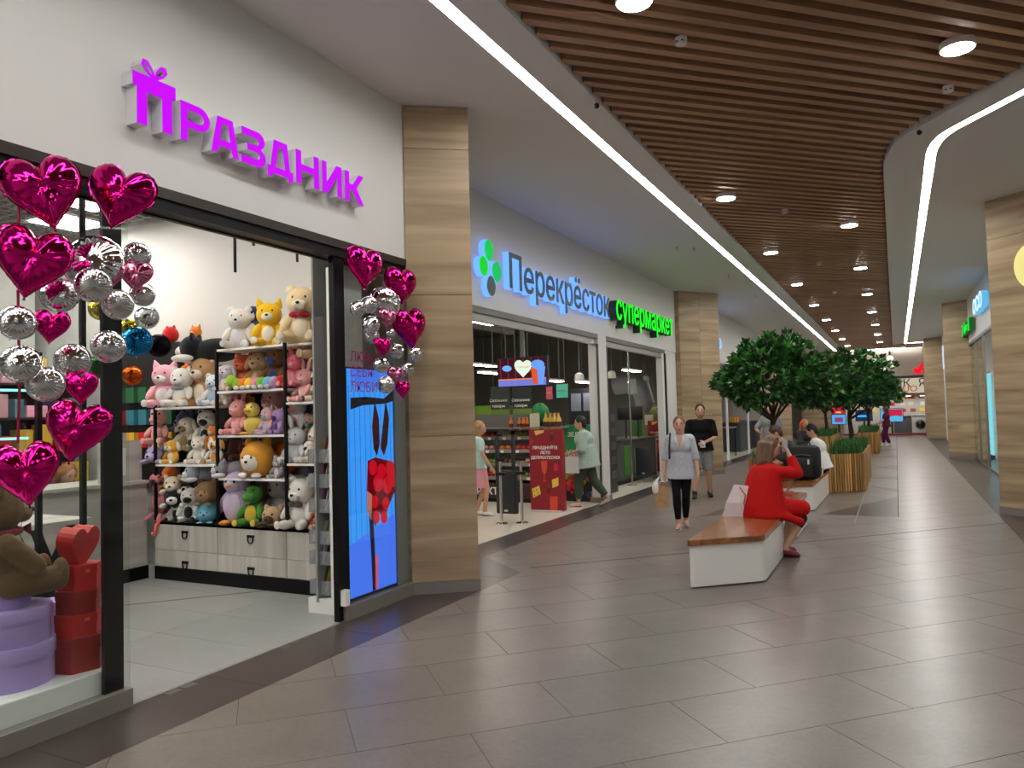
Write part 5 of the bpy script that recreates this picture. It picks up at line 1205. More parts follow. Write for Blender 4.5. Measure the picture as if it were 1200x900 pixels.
for a_, b_, c_, d_, col, lb in ((745, 524, 763, 558, (34, 36, 40), 'black gate panel hanging beside the checkout'), (716, 545, 722, 571, (44, 44, 46), 'narrow dark bin beside the antenna'), (738, 493, 752, 520, (60, 110, 50), 'green card reader panel above the checkout')):
    Yg = PX((a_+c_)/2, 560, -5.45 if 'green' not in lb else -6.4).y; x0_, x1_, z0_, z1_ = card(a_, b_, c_, d_, Yg); z0_ = max(z0_, 0); o = thing('gate_panel' if 'gate' in lb else 'bin' if 'bin' in lb else 'card_reader', lb, 'panel' if 'bin' not in lb else 'bin', ((x0_+x1_)/2, Yg, z0_)); MB().bbox(((x0_+x1_)/2, Yg, (z0_+z1_)/2), (x1_-x0_, .06, z1_-z0_), .02).build('panel_body', cm(*col, .5), o, True); MB().box((x0_+x1_)/2-.03, (x0_+x1_)/2+.03, Yg-.036, Yg-.03, z0_+.05, z0_+.09).build('badge', cm(180, 180, 178, .4), o)
    if 'bin' not in lb: MB().tube([((x0_+x1_)/2, Yg+.04, max(z0_+.1, .01)), ((x0_+x1_)/2, Yg+.04, .0)], .02, 8).build('support_post', CHROME, o)
for x in (741, 770):
    p = PX(x, 566, -5.5); p.z = 0; t = thing('chrome_pole', 'slim chrome pole %s' % ('rising to the ceiling by the checkout' if x == 741 else 'of the gate before the red stand'), 'pole', p); h = 4.55 if x == 741 else 1.0
    MB().cyl((0,0,0), .022, h, 12).build('pole', CHROME, t, True, True); MB().lathe((0,0,0), [(.12, 0), (.12, .01), (.03, .02)], 20).build('base_plate', CHROME, t, True, True)
poster(735, 444, 746, 461, 18.4, (150, 150, 146), 'hanging_sign', 'grey hanging till sign above the checkout', 'sign', ('5',), cm(60, 60, 60, .5))
poster(753, 475, 778, 484, 21.4, (120, 160, 40), 'shelf_header', 'lime green shelf header behind the checkout', 'sign', ('Сладости',), hang=4.2)
for a_, b_, c_, d_, i in ((755, 486, 766, 498, 0), (766, 486, 778, 498, 1)):
    x0_, x1_, z0_, z1_ = card(a_, b_, c_, d_, 21.5); o = MB().bbox(((x0_+x1_)/2, 21.6, (z0_+z1_)/2), (x1_-x0_-.02, .2, z1_-z0_), .02).build('sweet_carton', cm(*((200, 190, 176), (120, 80, 70))[i], .5)); tag(o, ('pale carton of sweets on the stand under the lime header', 'brown carton of sweets on the stand under the lime header')[i], 'carton')
x0_, x1_, z0_, z1_ = card(753, 498, 779, 575, 21.5); tag(MB().bbox(((x0_+x1_)/2, 21.65, z1_/2), (x1_-x0_, .3, z1_), .02).build('sweet_stand', cm(90, 110, 60, .5)), 'green stand carrying the sweets behind the checkout', 'stand')
for x, y in ((679, 447), (717, 443), (757, 447)):
    p = PY(x, y, {679: 13.5, 717: 16.6, 757: 20.2}[x]); t = thing('pendant_spot', 'white pendant spot head in the supermarket, %s' % {679: 'over the green stand', 717: 'over the antenna', 757: 'over the checkout'}[x], 'lamp', p)
    MB().lathe((0,0,0), [(.09, 0), (.10, .02), (.08, .14), (.03, .17)], 18).build('lamp_head', WHITEG, t, True, True); MB().cyl((0,0,-.006), .08, .006, 18).build('lens', SUPERM if x == 679 else WHITEG, t, local=True); MB().tube([(0,0,.17), (0,0,4.58-p.z)], .012, 6).build('drop_rod', GREYM, t, local=True)
cv = PY(741, 460, 20.0); o = thing('vent_hood', 'curved grey ventilation duct behind the checkout', 'duct', cv); MB().tube([(-.5, 0, .2), (-.1, 0, .25), (.25, 0, .1), (.35, 0, -.3), (.25, 0, -.5)], [.25, .28, .28, .26, .2], 14).build('duct_body', cm(150, 152, 160, .4), o, True, True); MB().tube([(-.3, 0, .3), (-.3, 0, 4.5-cv.z)], .02, 6).build('drop_rod', GREYM, o, local=True)
# ================================================================== BENCHES, PLANTERS, TREES
def rounded(poly, r, n=5):
    out = []
    for i, p in enumerate(poly):
        p = Vector(p); a = (Vector(poly[i-1])-p).normalized(); b = (Vector(poly[(i+1) % len(poly)])-p).normalized()
        q0, q1 = p+a*r, p+b*r
        for k in range(n+1):
            t = k/n; out.append(tuple((1-t)**2*q0+2*t*(1-t)*p+t*t*q1))
    return out
def inset(poly, d):
    c = sum((Vector(p) for p in poly), Vector((0, 0)))/len(poly)
    return [tuple(Vector(p)+(c-Vector(p)).normalized()*d*1.3) for p in poly]
def bench(poly, label):
    cx = sum(p[0] for p in poly)/4; cy = sum(p[1] for p in poly)/4
    t = thing('bench', label, 'bench', (cx, cy, 0)); body = rounded(inset(poly, .02), .07)
    MB().prism(body, .015, .405).build('steel_body', WHITEG, t, True)
    MB().prism(rounded(inset(poly, .05), .06), 0, .02).build('foot_gap', GREYM, t)
    xs = [p[0] for p in poly]; x0, x1 = min(xs), max(xs); n = 6; top = rounded(poly, .05)
    for k in range(n):
        a, b = x0+(x1-x0)*k/n, x0+(x1-x0)*(k+1)/n; pl = clip([(p[0], p[1]) for p in top], [(a+.0006, -9), (b-.0006, -9), (b-.0006, 99), (a+.0006, 99)])
        if len(pl) > 2: MB().prism(pl, .405, .46).build('seat_plank', BENCHW, t)
    return t
bench([(-1.83, 7.18), (-1.20, 7.72), (-1.20, 9.25), (-1.83, 9.90)], 'white bench with a wooden top where the woman in red sits')
bench([(-1.80, 10.15), (-1.20, 10.45), (-1.20, 11.72), (-1.80, 12.1)], 'white bench with a wooden top right behind the woman in red')
bench([(-1.80, 12.75), (-1.25, 13.25), (-1.22, 15.95), (-1.80, 15.95)], 'white bench with a wooden top carrying the black backpack')
GRASS = mat('grass_blade', (46, 98, 34), .6, noise=.45, nscale=14); SOIL = mat('soil', (52, 42, 34), .9)
def planter(poly, label, h=.75, grass=900, seed=1):
    cx = sum(p[0] for p in poly)/4; cy = sum(p[1] for p in poly)/4
    t = thing('planter', label, 'planter', (cx, cy, 0)); MB().prism(inset(poly, .05), 0, h-.02).build('liner', cm(78, 58, 38, .7), t)
    for i in range(4):
        a, b = Vector(poly[i]), Vector(poly[(i+1) % 4]); L = (b-a).length; n = max(2, int(L/.056)); d = (b-a)/n
        ang = math.atan2(d.y, d.x); me = None
        if i == 2 or (i == 3 and cx > -1.5): 
            mb = MB()
            for k in range(n): mb.beam((*(a+d*(k+.5)), 0.01), (*(a+d*(k+.5)), h), d.length*.8, .03, up=(-d.y, d.x, 0))
            mb.build('slat_row', PLANT, t)['kind'] = 'stuff'; continue
        me = MB().box(-d.length*.33, d.length*.33, -.022, .022, .01, h).mesh('slat', PLANT)
        for k in range(n):
            p = a+d*(k+.5); o = inst('slat', me, t, Matrix.Translation((p.x-cx, p.y-cy, 0)) @ Matrix.Rotation(ang, 4, 'Z'))
    MB().prism(inset(poly, .06), h-.06, h-.015).build('soil', SOIL, t)
    rr = random.Random(seed); gb = MB(); inn = inset(poly, .10); xs = [p[0] for p in inn]; ys = [p[1] for p in inn]
    k = 0
    while k < grass:
        x, y = rr.uniform(min(xs), max(xs)), rr.uniform(min(ys), max(ys))
        if not all(((inn[(i+1) % 4][0]-inn[i][0])*(y-inn[i][1])-(inn[(i+1) % 4][1]-inn[i][1])*(x-inn[i][0])) > 0 for i in range(4)): continue
        k += 1; a = rr.uniform(0, 2*PI); L = rr.uniform(.16, .30); ln = rr.uniform(.03, .14); w_ = .007
        d = Vector((math.cos(a), math.sin(a), 0)); sd = Vector((-d.y, d.x, 0))*w_; p = Vector((x, y, h-.03))
        q = p+d*ln*.35+Vector((0,0,L*.6)); r = p+d*ln+Vector((0,0,L))
        gb.add([p-sd, p+sd, q+sd*.8, q-sd*.8, r], [(0,1,2,3), (3,2,4)])
    g = gb.build('grass', GRASS, t, fix=False); g['kind'] = 'stuff'
    return t
planter([(-2.50, 14.70), (-1.86, 14.95), (-1.86, 18.6), (-2.50, 18.3)], 'slatted wooden planter of the first tree, beyond the woman in red', seed=2)
planter([(-1.24, 16.04), (-.62, 16.55), (-.62, 20.4), (-1.24, 20.0)], 'tall slatted wooden planter at the end of the backpack bench', grass=1600, seed=3)
planter([(-2.50, 25.6), (-1.86, 26.0), (-1.86, 29.6), (-2.50, 29.3)], 'slatted wooden planter of the second far tree near the shop fronts', seed=4)
planter([(-1.25, 29.0), (-.60, 29.3), (-.60, 33.0), (-1.25, 32.8)], 'farthest slatted wooden planter near the woman in maroon', seed=5)
LEAF = mat('tree_leaf', (34, 82, 29), .4, noise=.5, nscale=5); LEAF2 = mat('tree_leaf_light', (62, 122, 44), .4, noise=.4, nscale=5)
BARK = mat('bark', (58, 44, 34), .9, noise=.35, nscale=18, bump=.5)
def tree(x, y, zc, rx, rz_, label, n_cl, leaf=.15, seed=1, base=.70):
    rr = random.Random(seed); t = thing('tree', label, 'tree', (x, y, base)); cz = zc-base
    fork = cz-rz_*.80
    MB().tube([(0,0,-.02), (.02, .0, fork*.4), (-.01, .02, fork*.75), (0, 0, fork)], [.07, .055, .05, .045], 10).build('trunk', BARK, t, True, True)
    tips = []
    for k in range(7):
        a = 2*PI*k/7+rr.uniform(-.2, .2); r = rx*rr.uniform(.45, .75); e = Vector((r*math.cos(a), r*math.sin(a), cz+rz_*rr.uniform(-.35, .45)))
        s = Vector((0, 0, fork*rr.uniform(.72, 1.0))); mid = s.lerp(e, .5)+Vector((0, 0, -.08)); MB().tube([s, mid, e], [.032, .02, .008], 7).build('branch', BARK, t, True, True)
        for _ in range(2): q = mid.lerp(e, .3); f = q+Vector((rr.uniform(-.4, .4), rr.uniform(-.4, .4), rr.uniform(.1, .4))); MB().tube([q, f], [.014, .005], 5).build('twig', BARK, t, True, True)
    for nm, material, share in (('foliage', LEAF, .72), ('young_foliage', LEAF2, .28)):
        mb = MB()
        for _ in range(int(n_cl*share)):
            while True:
                v = Vector((rr.uniform(-1, 1), rr.uniform(-1, 1), rr.uniform(-1, 1))); L = v.length
                if .25 < L < 1 and rr.random() < L**1.5 and not (v.z < -.30 and math.hypot(v.x, v.y) < .55): break
            lump = 1+.13*math.sin(3.1*math.atan2(v.y, v.x)+seed)+.10*math.sin(5*v.z+seed*2)
            c = Vector((v.x*rx*lump, v.y*rx*lump, cz+v.z*rz_*lump*(1.0 if v.z > 0 else .82)))
            out = (v.normalized()+Vector((0, 0, .45))).normalized()
            for _k in range(rr.randint(6, 9)):
                d = (out+Vector((rr.uniform(-1, 1), rr.uniform(-1, 1), rr.uniform(-.8, .8)))*.95).normalized()
                L = leaf*rr.uniform(.7, 1.15); w_ = L*.29
                sd = d.cross(Vector((rr.uniform(-1, 1), rr.uniform(-1, 1), rr.uniform(.2, 1)))).normalized(); nn = sd.cross(d)
                p = c+d*.03; a1 = p+d*L*.45; b1 = p+d*L
                mb.add([p, a1+sd*w_+nn*w_*.35, a1-nn*.0, a1-sd*w_+nn*w_*.35, b1-nn*L*.12], [(0, 1, 2), (0, 2, 3), (2, 1, 4), (3, 2, 4)])
        o = mb.build(nm, material, t, fix=False, local=True); o['kind'] = 'stuff'
    return t
tree(-2.17, 15.6, 2.26, 1.06, .80, 'bushy green tree growing from the planter beyond the woman in red', 620, .165, 1)
tree(-.98, 19.4, 2.18, .96, .70, 'bushy green tree growing from the tall planter by the backpack bench', 480, .165, 2)
tree(-2.12, 27.4, 2.25, 1.10, .80, 'green tree in the far planter near the shop fronts', 420, .19, 3)
tree(-.95, 31.2, 2.2, 1.05, .75, 'farthest green tree, beside the woman in maroon', 360, .19, 4)
# ================================================================== PEOPLE
def ik(a, b, l1, l2, hint):
    a, b = Vector(a), Vector(b); d = b-a; L = min(d.length, (l1+l2)*.995); u = d.normalized(); b = a+u*L
    x = (l1*l1-l2*l2+L*L)/(2*L); h = math.sqrt(max(0, l1*l1-x*x)); hv = Vector(hint); hv = (hv-u*hv.dot(u)); hv = hv.normalized() if hv.length > 1e-5 else Vector((0,1,0))
    return a+u*x+hv*h, b
def basis(up, fwd):
    z = Vector(up).normalized(); y = Vector(fwd); y = (y-z*y.dot(z)).normalized(); x = y.cross(z); return Matrix((x, y, z)).transposed()
SKIN = cm(206, 160, 134, .55)
from mathutils.bvhtree import BVHTree
def decal(root, garment, pts, s, name, material, off=.003):
    """small patch laid on the front of a garment: points are (x, z) in figure units"""
    me = garment.data; bv = BVHTree.FromPolygons([v.co for v in me.vertices], [list(p.vertices) for p in me.polygons])
    cx = sum(p[0] for p in pts)/len(pts); cz = sum(p[1] for p in pts)/len(pts); ring = []
    for i in range(len(pts)):
        a, b = pts[i], pts[(i+1) % len(pts)]
        for t in (0, .33, .66): ring.append((a[0]+(b[0]-a[0])*t, a[1]+(b[1]-a[1])*t))
    out = []; K = 4; n_ = len(ring)
    for x, z in [(cx, cz)]+[(cx+(x-cx)*k/K, cz+(z-cz)*k/K) for k in range(1, K+1) for x, z in ring]:
        h, nn, i_, d_ = bv.ray_cast(Vector((x*s, 1.2, z*s)), Vector((0, -1, 0)))
        out.append((h if h else Vector((x*s, .12, z*s)))+Vector((0, off+.004, 0)))
    fs = [(0, 1+i, 1+(i+1) % n_) for i in range(n_)]
    for k in range(K-1):
        fs += [(1+k*n_+i, 1+(k+1)*n_+i, 1+(k+1)*n_+(i+1) % n_, 1+k*n_+(i+1) % n_) for i in range(n_)]
    MB().add(out, fs).build(name, material, root, True, True)
def person(label, loc, rz, h, pose, o, group=None, vox=.011):
    """one figure: skin body in one mesh; garments, shoes and hair are its children. Local +Y is where it faces, +X its right."""
    s = h/1.70; V = lambda p: Vector(p)*s
    root = thing('person', label, 'person', loc, rz, group)
    P = V(pose.get('pelvis', (0, 0, .93))); Cc = V(pose.get('chest', (0, 0, 1.36))); sp = (Cc-P).normalized()
    tw = pose.get('twist', 0); fwd = Vector((math.sin(tw), math.cos(tw), 0)); B = basis(sp, fwd)
    sw = o.get('shoulder', .165)*s; sh = {1: Cc+B @ Vector((sw, 0, 0)), -1: Cc+B @ Vector((-sw, 0, 0))}
    hp = {1: P+V((.085, 0, -.03)), -1: P+V((-.085, 0, -.03))}
    neck = Cc+sp*.07*s+V(pose.get('neck', (0, .02, .02))); hd = V(pose['head']) if 'head' in pose else neck+V((0, .02, .135))
    hy = pose.get('head_yaw', 0); hpit = pose.get('head_pitch', 0)
    HB = Matrix.Rotation(-hy, 3, 'Z') @ Matrix.Rotation(hpit, 3, 'X')
    fat = o.get('fat', 1.0); KH = 1.10; HV = lambda p: HB @ V(p)*KH
    def elp(mb, c, r, M=None, seg=16, ring=10): mb.sph(c, tuple(q*s*(KH if M is HB else 1) for q in r), M or B, seg, ring)
    def cap(mb, p, q, r0, r1): capsule(mb, p, q, r0*s, r1*s)
    arms, legs = {}, {}
    for k, nm in ((1, 'R'), (-1, 'L')):
        tgt = V(pose.get('hand'+nm, (k*.24, .05, .78))); hint = pose.get('elbow'+nm, (k*.5, -1, -.2)); e, w_ = ik(sh[k], tgt, .285*s, .25*s, hint); arms[k] = (sh[k], e, w_)
        ft = V(pose.get('foot'+nm, (k*.09, 0, .085))); kh = pose.get('knee'+nm, (0, 1, .1)); kn, an = ik(hp[k], ft, .43*s, .42*s, kh); legs[k] = (hp[k], kn, an)
    body = MB()
    elp(body, P, (.155*fat, .115*fat, .13)); elp(body, P.lerp(Cc, .42), (.135*fat, .10*fat, .15)); elp(body, P.lerp(Cc, .78), (.155, .108*fat, .17)); cap(body, sh[1]*.85+Cc*.15, sh[-1]*.85+Cc*.15, .062, .062)
    if o.get('bust'):
        for k in (1, -1): elp(body, P.lerp(Cc, .72)+B @ V((k*.07, .085, 0)), (.065, .06, .065))
    cap(body, Cc+sp*.02*s, neck.lerp(hd, .35), .058, .052)
    elp(body, hd, (.077, .097, .115), HB); elp(body, hd+HV((0, .028, -.058)), (.054, .062, .058), HB)
    elp(body, hd+HV((0, .098, -.012)), (.013, .016, .024), HB); elp(body, hd+HV((0, .094, -.062)), (.026, .012, .012), HB)
    for k in (1, -1):
        elp(body, hd+HV((k*.076, -.005, -.005)), (.012, .022, .03), HB)
        a, e, w_ = arms[k]; cap(body, a, e, .050, .040); cap(body, e, w_, .040, .026)
        d = (w_-e).normalized(); hf = Vector(pose.get('palm'+('R' if k == 1 else 'L'), (-k, 0, 0))); hf = (hf-d*hf.dot(d)); hf = hf.normalized() if hf.length > .01 else Vector((0, 1, 0)); sd = d.cross(hf)
        curl = pose.get('curl'+('R' if k == 1 else 'L'), .45); pm = w_+d*.045*s
        body.sph(pm, (.040*s, .016*s, .048*s), Matrix((sd, hf, d)).transposed(), 12, 8)
        for fi, off in enumerate((-.030, -.010, .010, .029)):
            L = (.062, .072, .068, .054)[fi]*s; b0 = w_+d*.085*s+sd*off*s
            d1 = (d*math.cos(curl*.8)+hf*math.sin(curl*.8)); d2 = (d*math.cos(curl*2)+hf*math.sin(curl*2)); m1 = b0+d1*L*.55; capsule(body, b0-d*.012*s, m1, .0092*s, .0088*s, 8); capsule(body, m1, m1+d2*L*.5, .0088*s, .008*s, 8)
        tb0 = w_+d*.025*s-sd*.030*s*(1 if k == 1 else 1); td_ = (d*.6-sd*.6+hf*.5).normalized(); capsule(body, tb0, tb0+td_*.045*s, .012*s, .0105*s, 8); capsule(body, tb0+td_*.045*s, tb0+(td_+d*.4).normalized()*.075*s, .0105*s, .009*s, 8)
        a, kn, an = legs[k]; cap(body, a, kn, .082*fat, .054*fat); cap(body, kn, kn.lerp(an, .35), .052, .054*fat); cap(body, kn.lerp(an, .35), an, .054*fat, .036)
        fd = Vector(pose.get('toe'+('R' if k == 1 else 'L'), (k*.12, 1, -.05))).normalized(); cap(body, an+V((0,0,-.02)), an+V((0,0,-.045))+fd*.12*s, .036, .026)
    bd = fuse('body', body, o.get('skin', SKIN), root, vox, 4)
    # face
    for k in (1, -1):
        e = MB(); e.sph(hd+HV((k*.031, .086, .012)), (.013*s*KH, .007*s*KH, .008*s*KH), HB, 10, 6); e.build('eye', cm(38, 28, 26, .3), root, True, True)
        e = MB(); e.sph(hd+HV((k*.032, .088, .034)), (.018*s*KH, .006*s*KH, .004*s*KH), HB, 8, 5); e.build('eyebrow', o.get('brow', cm(70, 50, 38, .8)), root, True, True)
    e = MB(); e.sph(hd+HV((0, .104, -.060)), (.022*s*KH, .005*s*KH, .007*s*KH), HB, 10, 6); e.build('mouth', cm(168, 86, 80, .5), root, True, True)
    # hair
    hc, style = o.get('hair', ((70, 50, 36), 'short')); HM = mat('hair_%d_%d_%d' % hc, hc, .55, noise=.35, nscale=30, stretch=(1, 1, .2), bump=.4, bscale=80)
    hm = MB(); hm.sph(hd+HV((0, -.014, .022)), tuple(q*s*KH for q in (.085, .098, .106)), HB, 18, 12)
    if style == 'short': hm.sph(hd+HV((0, -.045, -.02)), tuple(q*s*KH for q in (.078, .062, .09)), HB, 14, 10)
    if style == 'bun': hm.sph(hd+HV((0, -.04, -.01)), tuple(q*s*KH for q in (.078, .07, .09)), HB, 14, 10); hm.sph(hd+HV((0, -.125, .03)), tuple(q*s*KH for q in (.045, .04, .045)), HB, 12, 8)
    if style in ('bob', 'long'):
        L = .30 if style == 'long' else .17; hv_ = o.get('hair_volume', 1)
        for k in range(9):
            a = PI*(k/8)+PI; px_, py_ = .082*math.cos(a), .085*math.sin(a)-.02; capsule(hm, hd+HV((px_, py_, .02)), hd+HV((px_*1.15, py_*1.1-.012, -L+.03*math.sin(k*2.1))), .034*s*hv_, .03*s*hv_, 8)
        capsule(hm, hd+HV((0, -.06, 0)), hd+HV((0, -.075, -L)), .07*s*hv_, .055*s*hv_, 10)
    fuse('hair', hm, HM, root, vox*1.1, 3)
    if o.get('beard'): mb = MB(); mb.sph(hd+HV((0, .045, -.078)), tuple(q*s*KH for q in (.058, .058, .046)), HB, 14, 8); mb.build('beard', HM, root, True, True)
    # upper garment
    t = o.get('top')
    if t:
        col, slv, drop, loose = t[:4]; mt = col if hasattr(col, 'node_tree') else mat('cloth_%d_%d_%d' % col, col, .85, noise=.08, nscale=30, bump=.3, bscale=12, spec=.2)
        g = MB(); w_ = .018+loose; f2 = fat
        elp(g, P.lerp(Cc, .1), (.155*f2+w_, .115*f2+w_, .14)); elp(g, P.lerp(Cc, .42), (.137*f2+w_, .102*f2+w_, .17)); elp(g, P.lerp(Cc, .78), (.158+w_, .112*f2+w_, .175)); cap(g, sh[1]*.9+Cc*.1, sh[-1]*.9+Cc*.1, .07+loose*.5, .07+loose*.5)
        if o.get('bust'):
            for k in (1, -1): elp(g, P.lerp(Cc, .72)+B @ V((k*.07, .085, 0)), (.07+loose, .07, .075))
        if drop:
            dn = Vector(pose.get('hem', (0, 0, -1))).normalized(); n_ = 24; vs = []; fs = []
            rings = [(P.lerp(Cc, .45), .14*f2+w_, .105*f2+w_), (P+dn*.0, .165*f2+w_, .125*f2+w_), (P+dn*drop*s, .172*f2+w_*1.5, .135*f2+w_*1.5)]
            for c_, ra, rb in rings:
                for q in range(n_): an_ = 2*PI*q/n_; vs.append(c_+B @ Vector((ra*s*math.cos(an_), rb*s*math.sin(an_), 0)))
            for r_ in range(2):
                for q in range(n_): fs.append((r_*n_+q, r_*n_+(q+1) % n_, (r_+1)*n_+(q+1) % n_, (r_+1)*n_+q))
            fs += [list(range(n_)), list(range(2*n_, 3*n_))]; g.add(vs, fs)
        for k in (1, -1):
            a, e, wr = arms[k]; r0, r1, r2 = .058+loose*.6, .050+loose*.6, .036+loose*.6
            if slv <= .5: q = a.lerp(e, slv*2); capsule(g, a, q, r0*s, (r1+.006)*s)
            else: capsule(g, a, e, r0*s, r1*s); q = e.lerp(wr, (slv-.5)*2*.96); g.tube([e, q], [r1*s, (r2+.004)*s], 12); g.sph(e, r1*s)
        if o.get('rings'):
            n_ = 28; vs = []; fs = []; R_ = o['rings']
            for c_, ra, rb in R_:
                for q in range(n_): an_ = 2*PI*q/n_; vs.append(V(c_)+Vector((ra*s*math.cos(an_), rb*s*math.sin(an_), 0)))
            for r_ in range(len(R_)-1):
                for q in range(n_): fs.append((r_*n_+q, r_*n_+(q+1) % n_, (r_+1)*n_+(q+1) % n_, (r_+1)*n_+q))
            fs += [list(range(n_)), list(range((len(R_)-1)*n_, len(R_)*n_))]; g.add(vs, fs)
        for extra in pose.get('coat', []): capsule(g, V(extra[0]), V(extra[1]), extra[2]*s, extra[3]*s)
        go = fuse(o.get('top_name', 'shirt'), g, mt, root, vox, o.get('soft', 4))
        if o.get('collar'): mb = MB(); mb.tube([neck+B @ V((.070*math.cos(q*PI/8), .066*math.sin(q*PI/8), -.02)) for q in range(17)], .018*s, 8); mb.build('collar', mt, root, True, True)
        if o.get('vneck'):
            decal(root, go, [(-.05, Cc.z/s+.05), (.05, Cc.z/s+.05), (0, Cc.z/s-.13)], s, 'neckline', o.get('skin', SKIN))
            for k in (1, -1): decal(root, go, [(k*.05, Cc.z/s+.06), (k*.085, Cc.z/s+.02), (k*.03, Cc.z/s-.09), (k*.008, Cc.z/s-.12)], s, 'collar_flap', cm(198, 202, 210, .8), .006)
            for zz in (-.18, -.27, -.36): decal(root, go, [(-.006, Cc.z/s+zz), (.006, Cc.z/s+zz), (.006, Cc.z/s+zz+.012), (-.006, Cc.z/s+zz+.012)], s, 'button', cm(230, 230, 230, .4), .004)
    b = o.get('bottom')
    if b:
        kind, col, frac, loose = b; mt = mat('cloth_%d_%d_%d' % col, col, .85, noise=.08, nscale=30, bump=.3, bscale=12, spec=.2); g = MB()
        elp(g, P+V((0, 0, -.01)), (.16*fat+loose, .12*fat+loose, .13))
        if kind == 'skirt':
            g.tube([P, P+V((0, 0, -frac))], [.15*s, (.19+loose)*s], 20)
        else:
            for k in (1, -1):
                a, kn, an = legs[k]; ra, rk, rb = .088*fat+loose, .060*fat+loose, .044+loose*.8
                if frac <= .5: q = a.lerp(kn, frac*2); g.tube([a, q], [ra*s, (rk+.012+loose*.4)*s], 14); g.sph(a, ra*s)
                else:
                    capsule(g, a, kn, ra*s, rk*s); q = kn.lerp(an, (frac-.5)*2); g.sph(kn, rk*s); g.tube([kn, kn.lerp(q, .4), q], [rk*s, (rk+.0)*s, rb*s], 14)
        fuse('skirt' if kind == 'skirt' else kind, g, mt, root, vox, 4)
    # shoes
    sc = o.get('shoes')
    if sc:
        for k in (1, -1):
            an = legs[k][2]; fd = Vector(pose.get('toe'+('R' if k == 1 else 'L'), (k*.12, 1, -.05))).normalized(); g = MB(); up_ = Vector((0,0,1)); F = basis(fd.cross(up_).cross(fd), fd)
            base = an+V((0, 0, -.045)); g.sph(base+fd*.02*s, tuple(q*s for q in (.042, .075, .042)), F, 14, 8); g.sph(base+fd*.11*s+V((0,0,-.012)), tuple(q*s for q in (.043, .075, .030)), F, 14, 8)
            capsule(g, an+V((0,0,-.03)), an+V((0,0,-.05))+fd*.13*s, .040*s, .034*s)
            if o.get('boot'): capsule(g, an+V((0,0,-.02)), an+V((0,0,.04)), .047*s, .045*s)
            sh_ = fuse('shoe', g, cm(*sc, .6), root, .009, 2)
            m2 = MB(); m2.sph(base+fd*.06*s+V((0,0,-.034)), tuple(q*s for q in (.045, .125, .008)), F, 14, 6); m2.build('sole', cm(*o.get('sole', (30, 30, 30)), .7), sh_, True, True)
    return root
def face_to(p, q): d = Vector(q)-Vector(p); return math.atan2(d.y, d.x)-PI/2
# --- woman in a light grey shirt walking towards us
wp = G(800, 618); rz_w = face_to(wp, (0.0, 0, 0))
pw = person('woman in a light grey shirt and black leggings walking with a paper bag', wp, rz_w, 1.60,
            dict(chest=(0, .02, 1.36), handR=(.27, .06, .77), handL=(-.27, .10, .78), elbowR=(.6, -1, 0), elbowL=(-.6, -1, 0), footR=(.06, .16, .085), footL=(-.05, -.10, .10), kneeL=(0, 1, 0), curlR=.95, palmR=(-1, .2, 0)),
            dict(hair=((104, 76, 52), 'bun'), top=((182, 186, 197), .60, .17, .022), bottom=('leggings', (16, 16, 18), .93, .0), shoes=(186, 136, 122), sole=(222, 212, 202), bust=True, vneck=True, fat=1.06))
mb = MB(); mb.tube([(.15, .17, 1.00), (.15, .165, 1.15), (.14, .12, 1.27), (.13, .04, 1.365), (.13, -.06, 1.34), (.14, -.14, 1.1)], .014, 6); mb.build('bag_strap', cm(22, 22, 24, .6), pw, True, True)
Mw = Matrix.Translation(wp) @ Matrix.Rotation(rz_w, 4, 'Z'); hb_ = Mw @ Vector((.285, .08, .615))
bg = thing('paper_bag', 'brown paper bag carried by the woman in the grey shirt', 'bag', (hb_.x, hb_.y, .30), rz_w)
vs = []; prf = [(-.10, -.05, 0), (.10, -.05, 0), (.10, .05, 0), (-.10, .05, 0), (-.105, -.055, .32), (.105, -.055, .31), (.105, .055, .32), (-.105, .055, .31)]
MB().add(prf, [(0,3,2,1), (0,1,5,4), (1,2,6,5), (2,3,7,6), (3,0,4,7)]).build('bag_body', cm(176, 140, 100, .8, noise=.15, nscale=14), bg, local=True)
for yy in (-.055, .055): MB().tube([(-.05, yy, .31), (-.03, yy*.5, .36), (.03, yy*.5, .36), (.05, yy, .31)], .006, 6).build('handle', cm(160, 124, 84, .8), bg, True, True)
MB().box(-.075, .075, -.04, .04, .18, .30).build('purple_packet', cm(90, 80, 150, .5), bg, local=True)
pbg = thing('plastic_bag', 'small white plastic bag held together with the paper bag', 'bag', Mw @ Vector((.36, .10, .50)), rz_w); mb = MB(); mb.sph((0, 0, .08), (.06, .05, .10)); capsule(mb, (0, 0, .15), (-.05, -.02, .24), .03, .012); fuse('bag_body', mb, cm(226, 220, 214, .35), pbg, .01, 3)
# --- man in black T-shirt
mp = G(824, 583); rz_m = face_to(mp, (.5, 0, 0))
pm_ = person('man in a black T-shirt and grey shorts walking past the supermarket', mp, rz_m, 1.80,
             dict(handR=(.28, .05, .80), handL=(-.06, .24, 1.02), elbowL=(-1, -.5, -.2), footR=(.15, .14, .085), footL=(-.13, -.14, .09), palmL=(0, -1, 0), curlL=.9),
             dict(hair=((36, 28, 24), 'short'), top=((18, 18, 20), .40, .07, .014), bottom=('shorts', (132, 132, 132), .47, .016), shoes=(20, 20, 22), boot=True, fat=1.10, shoulder=.205))
Mm = Matrix.Translation(mp) @ Matrix.Rotation(rz_m, 4, 'Z'); o = thing('white_card', 'small white card held by the man in the black T-shirt', 'card', Mm @ Vector((-.02, .30, .98)), rz_m); MB().box(-.045, .045, -.006, .006, 0, .10).build('card', cm(220, 222, 220, .4), o, local=True); MB().box(-.03, .03, .006, .008, .02, .06).build('print', cm(150, 156, 160, .4), o, local=True)
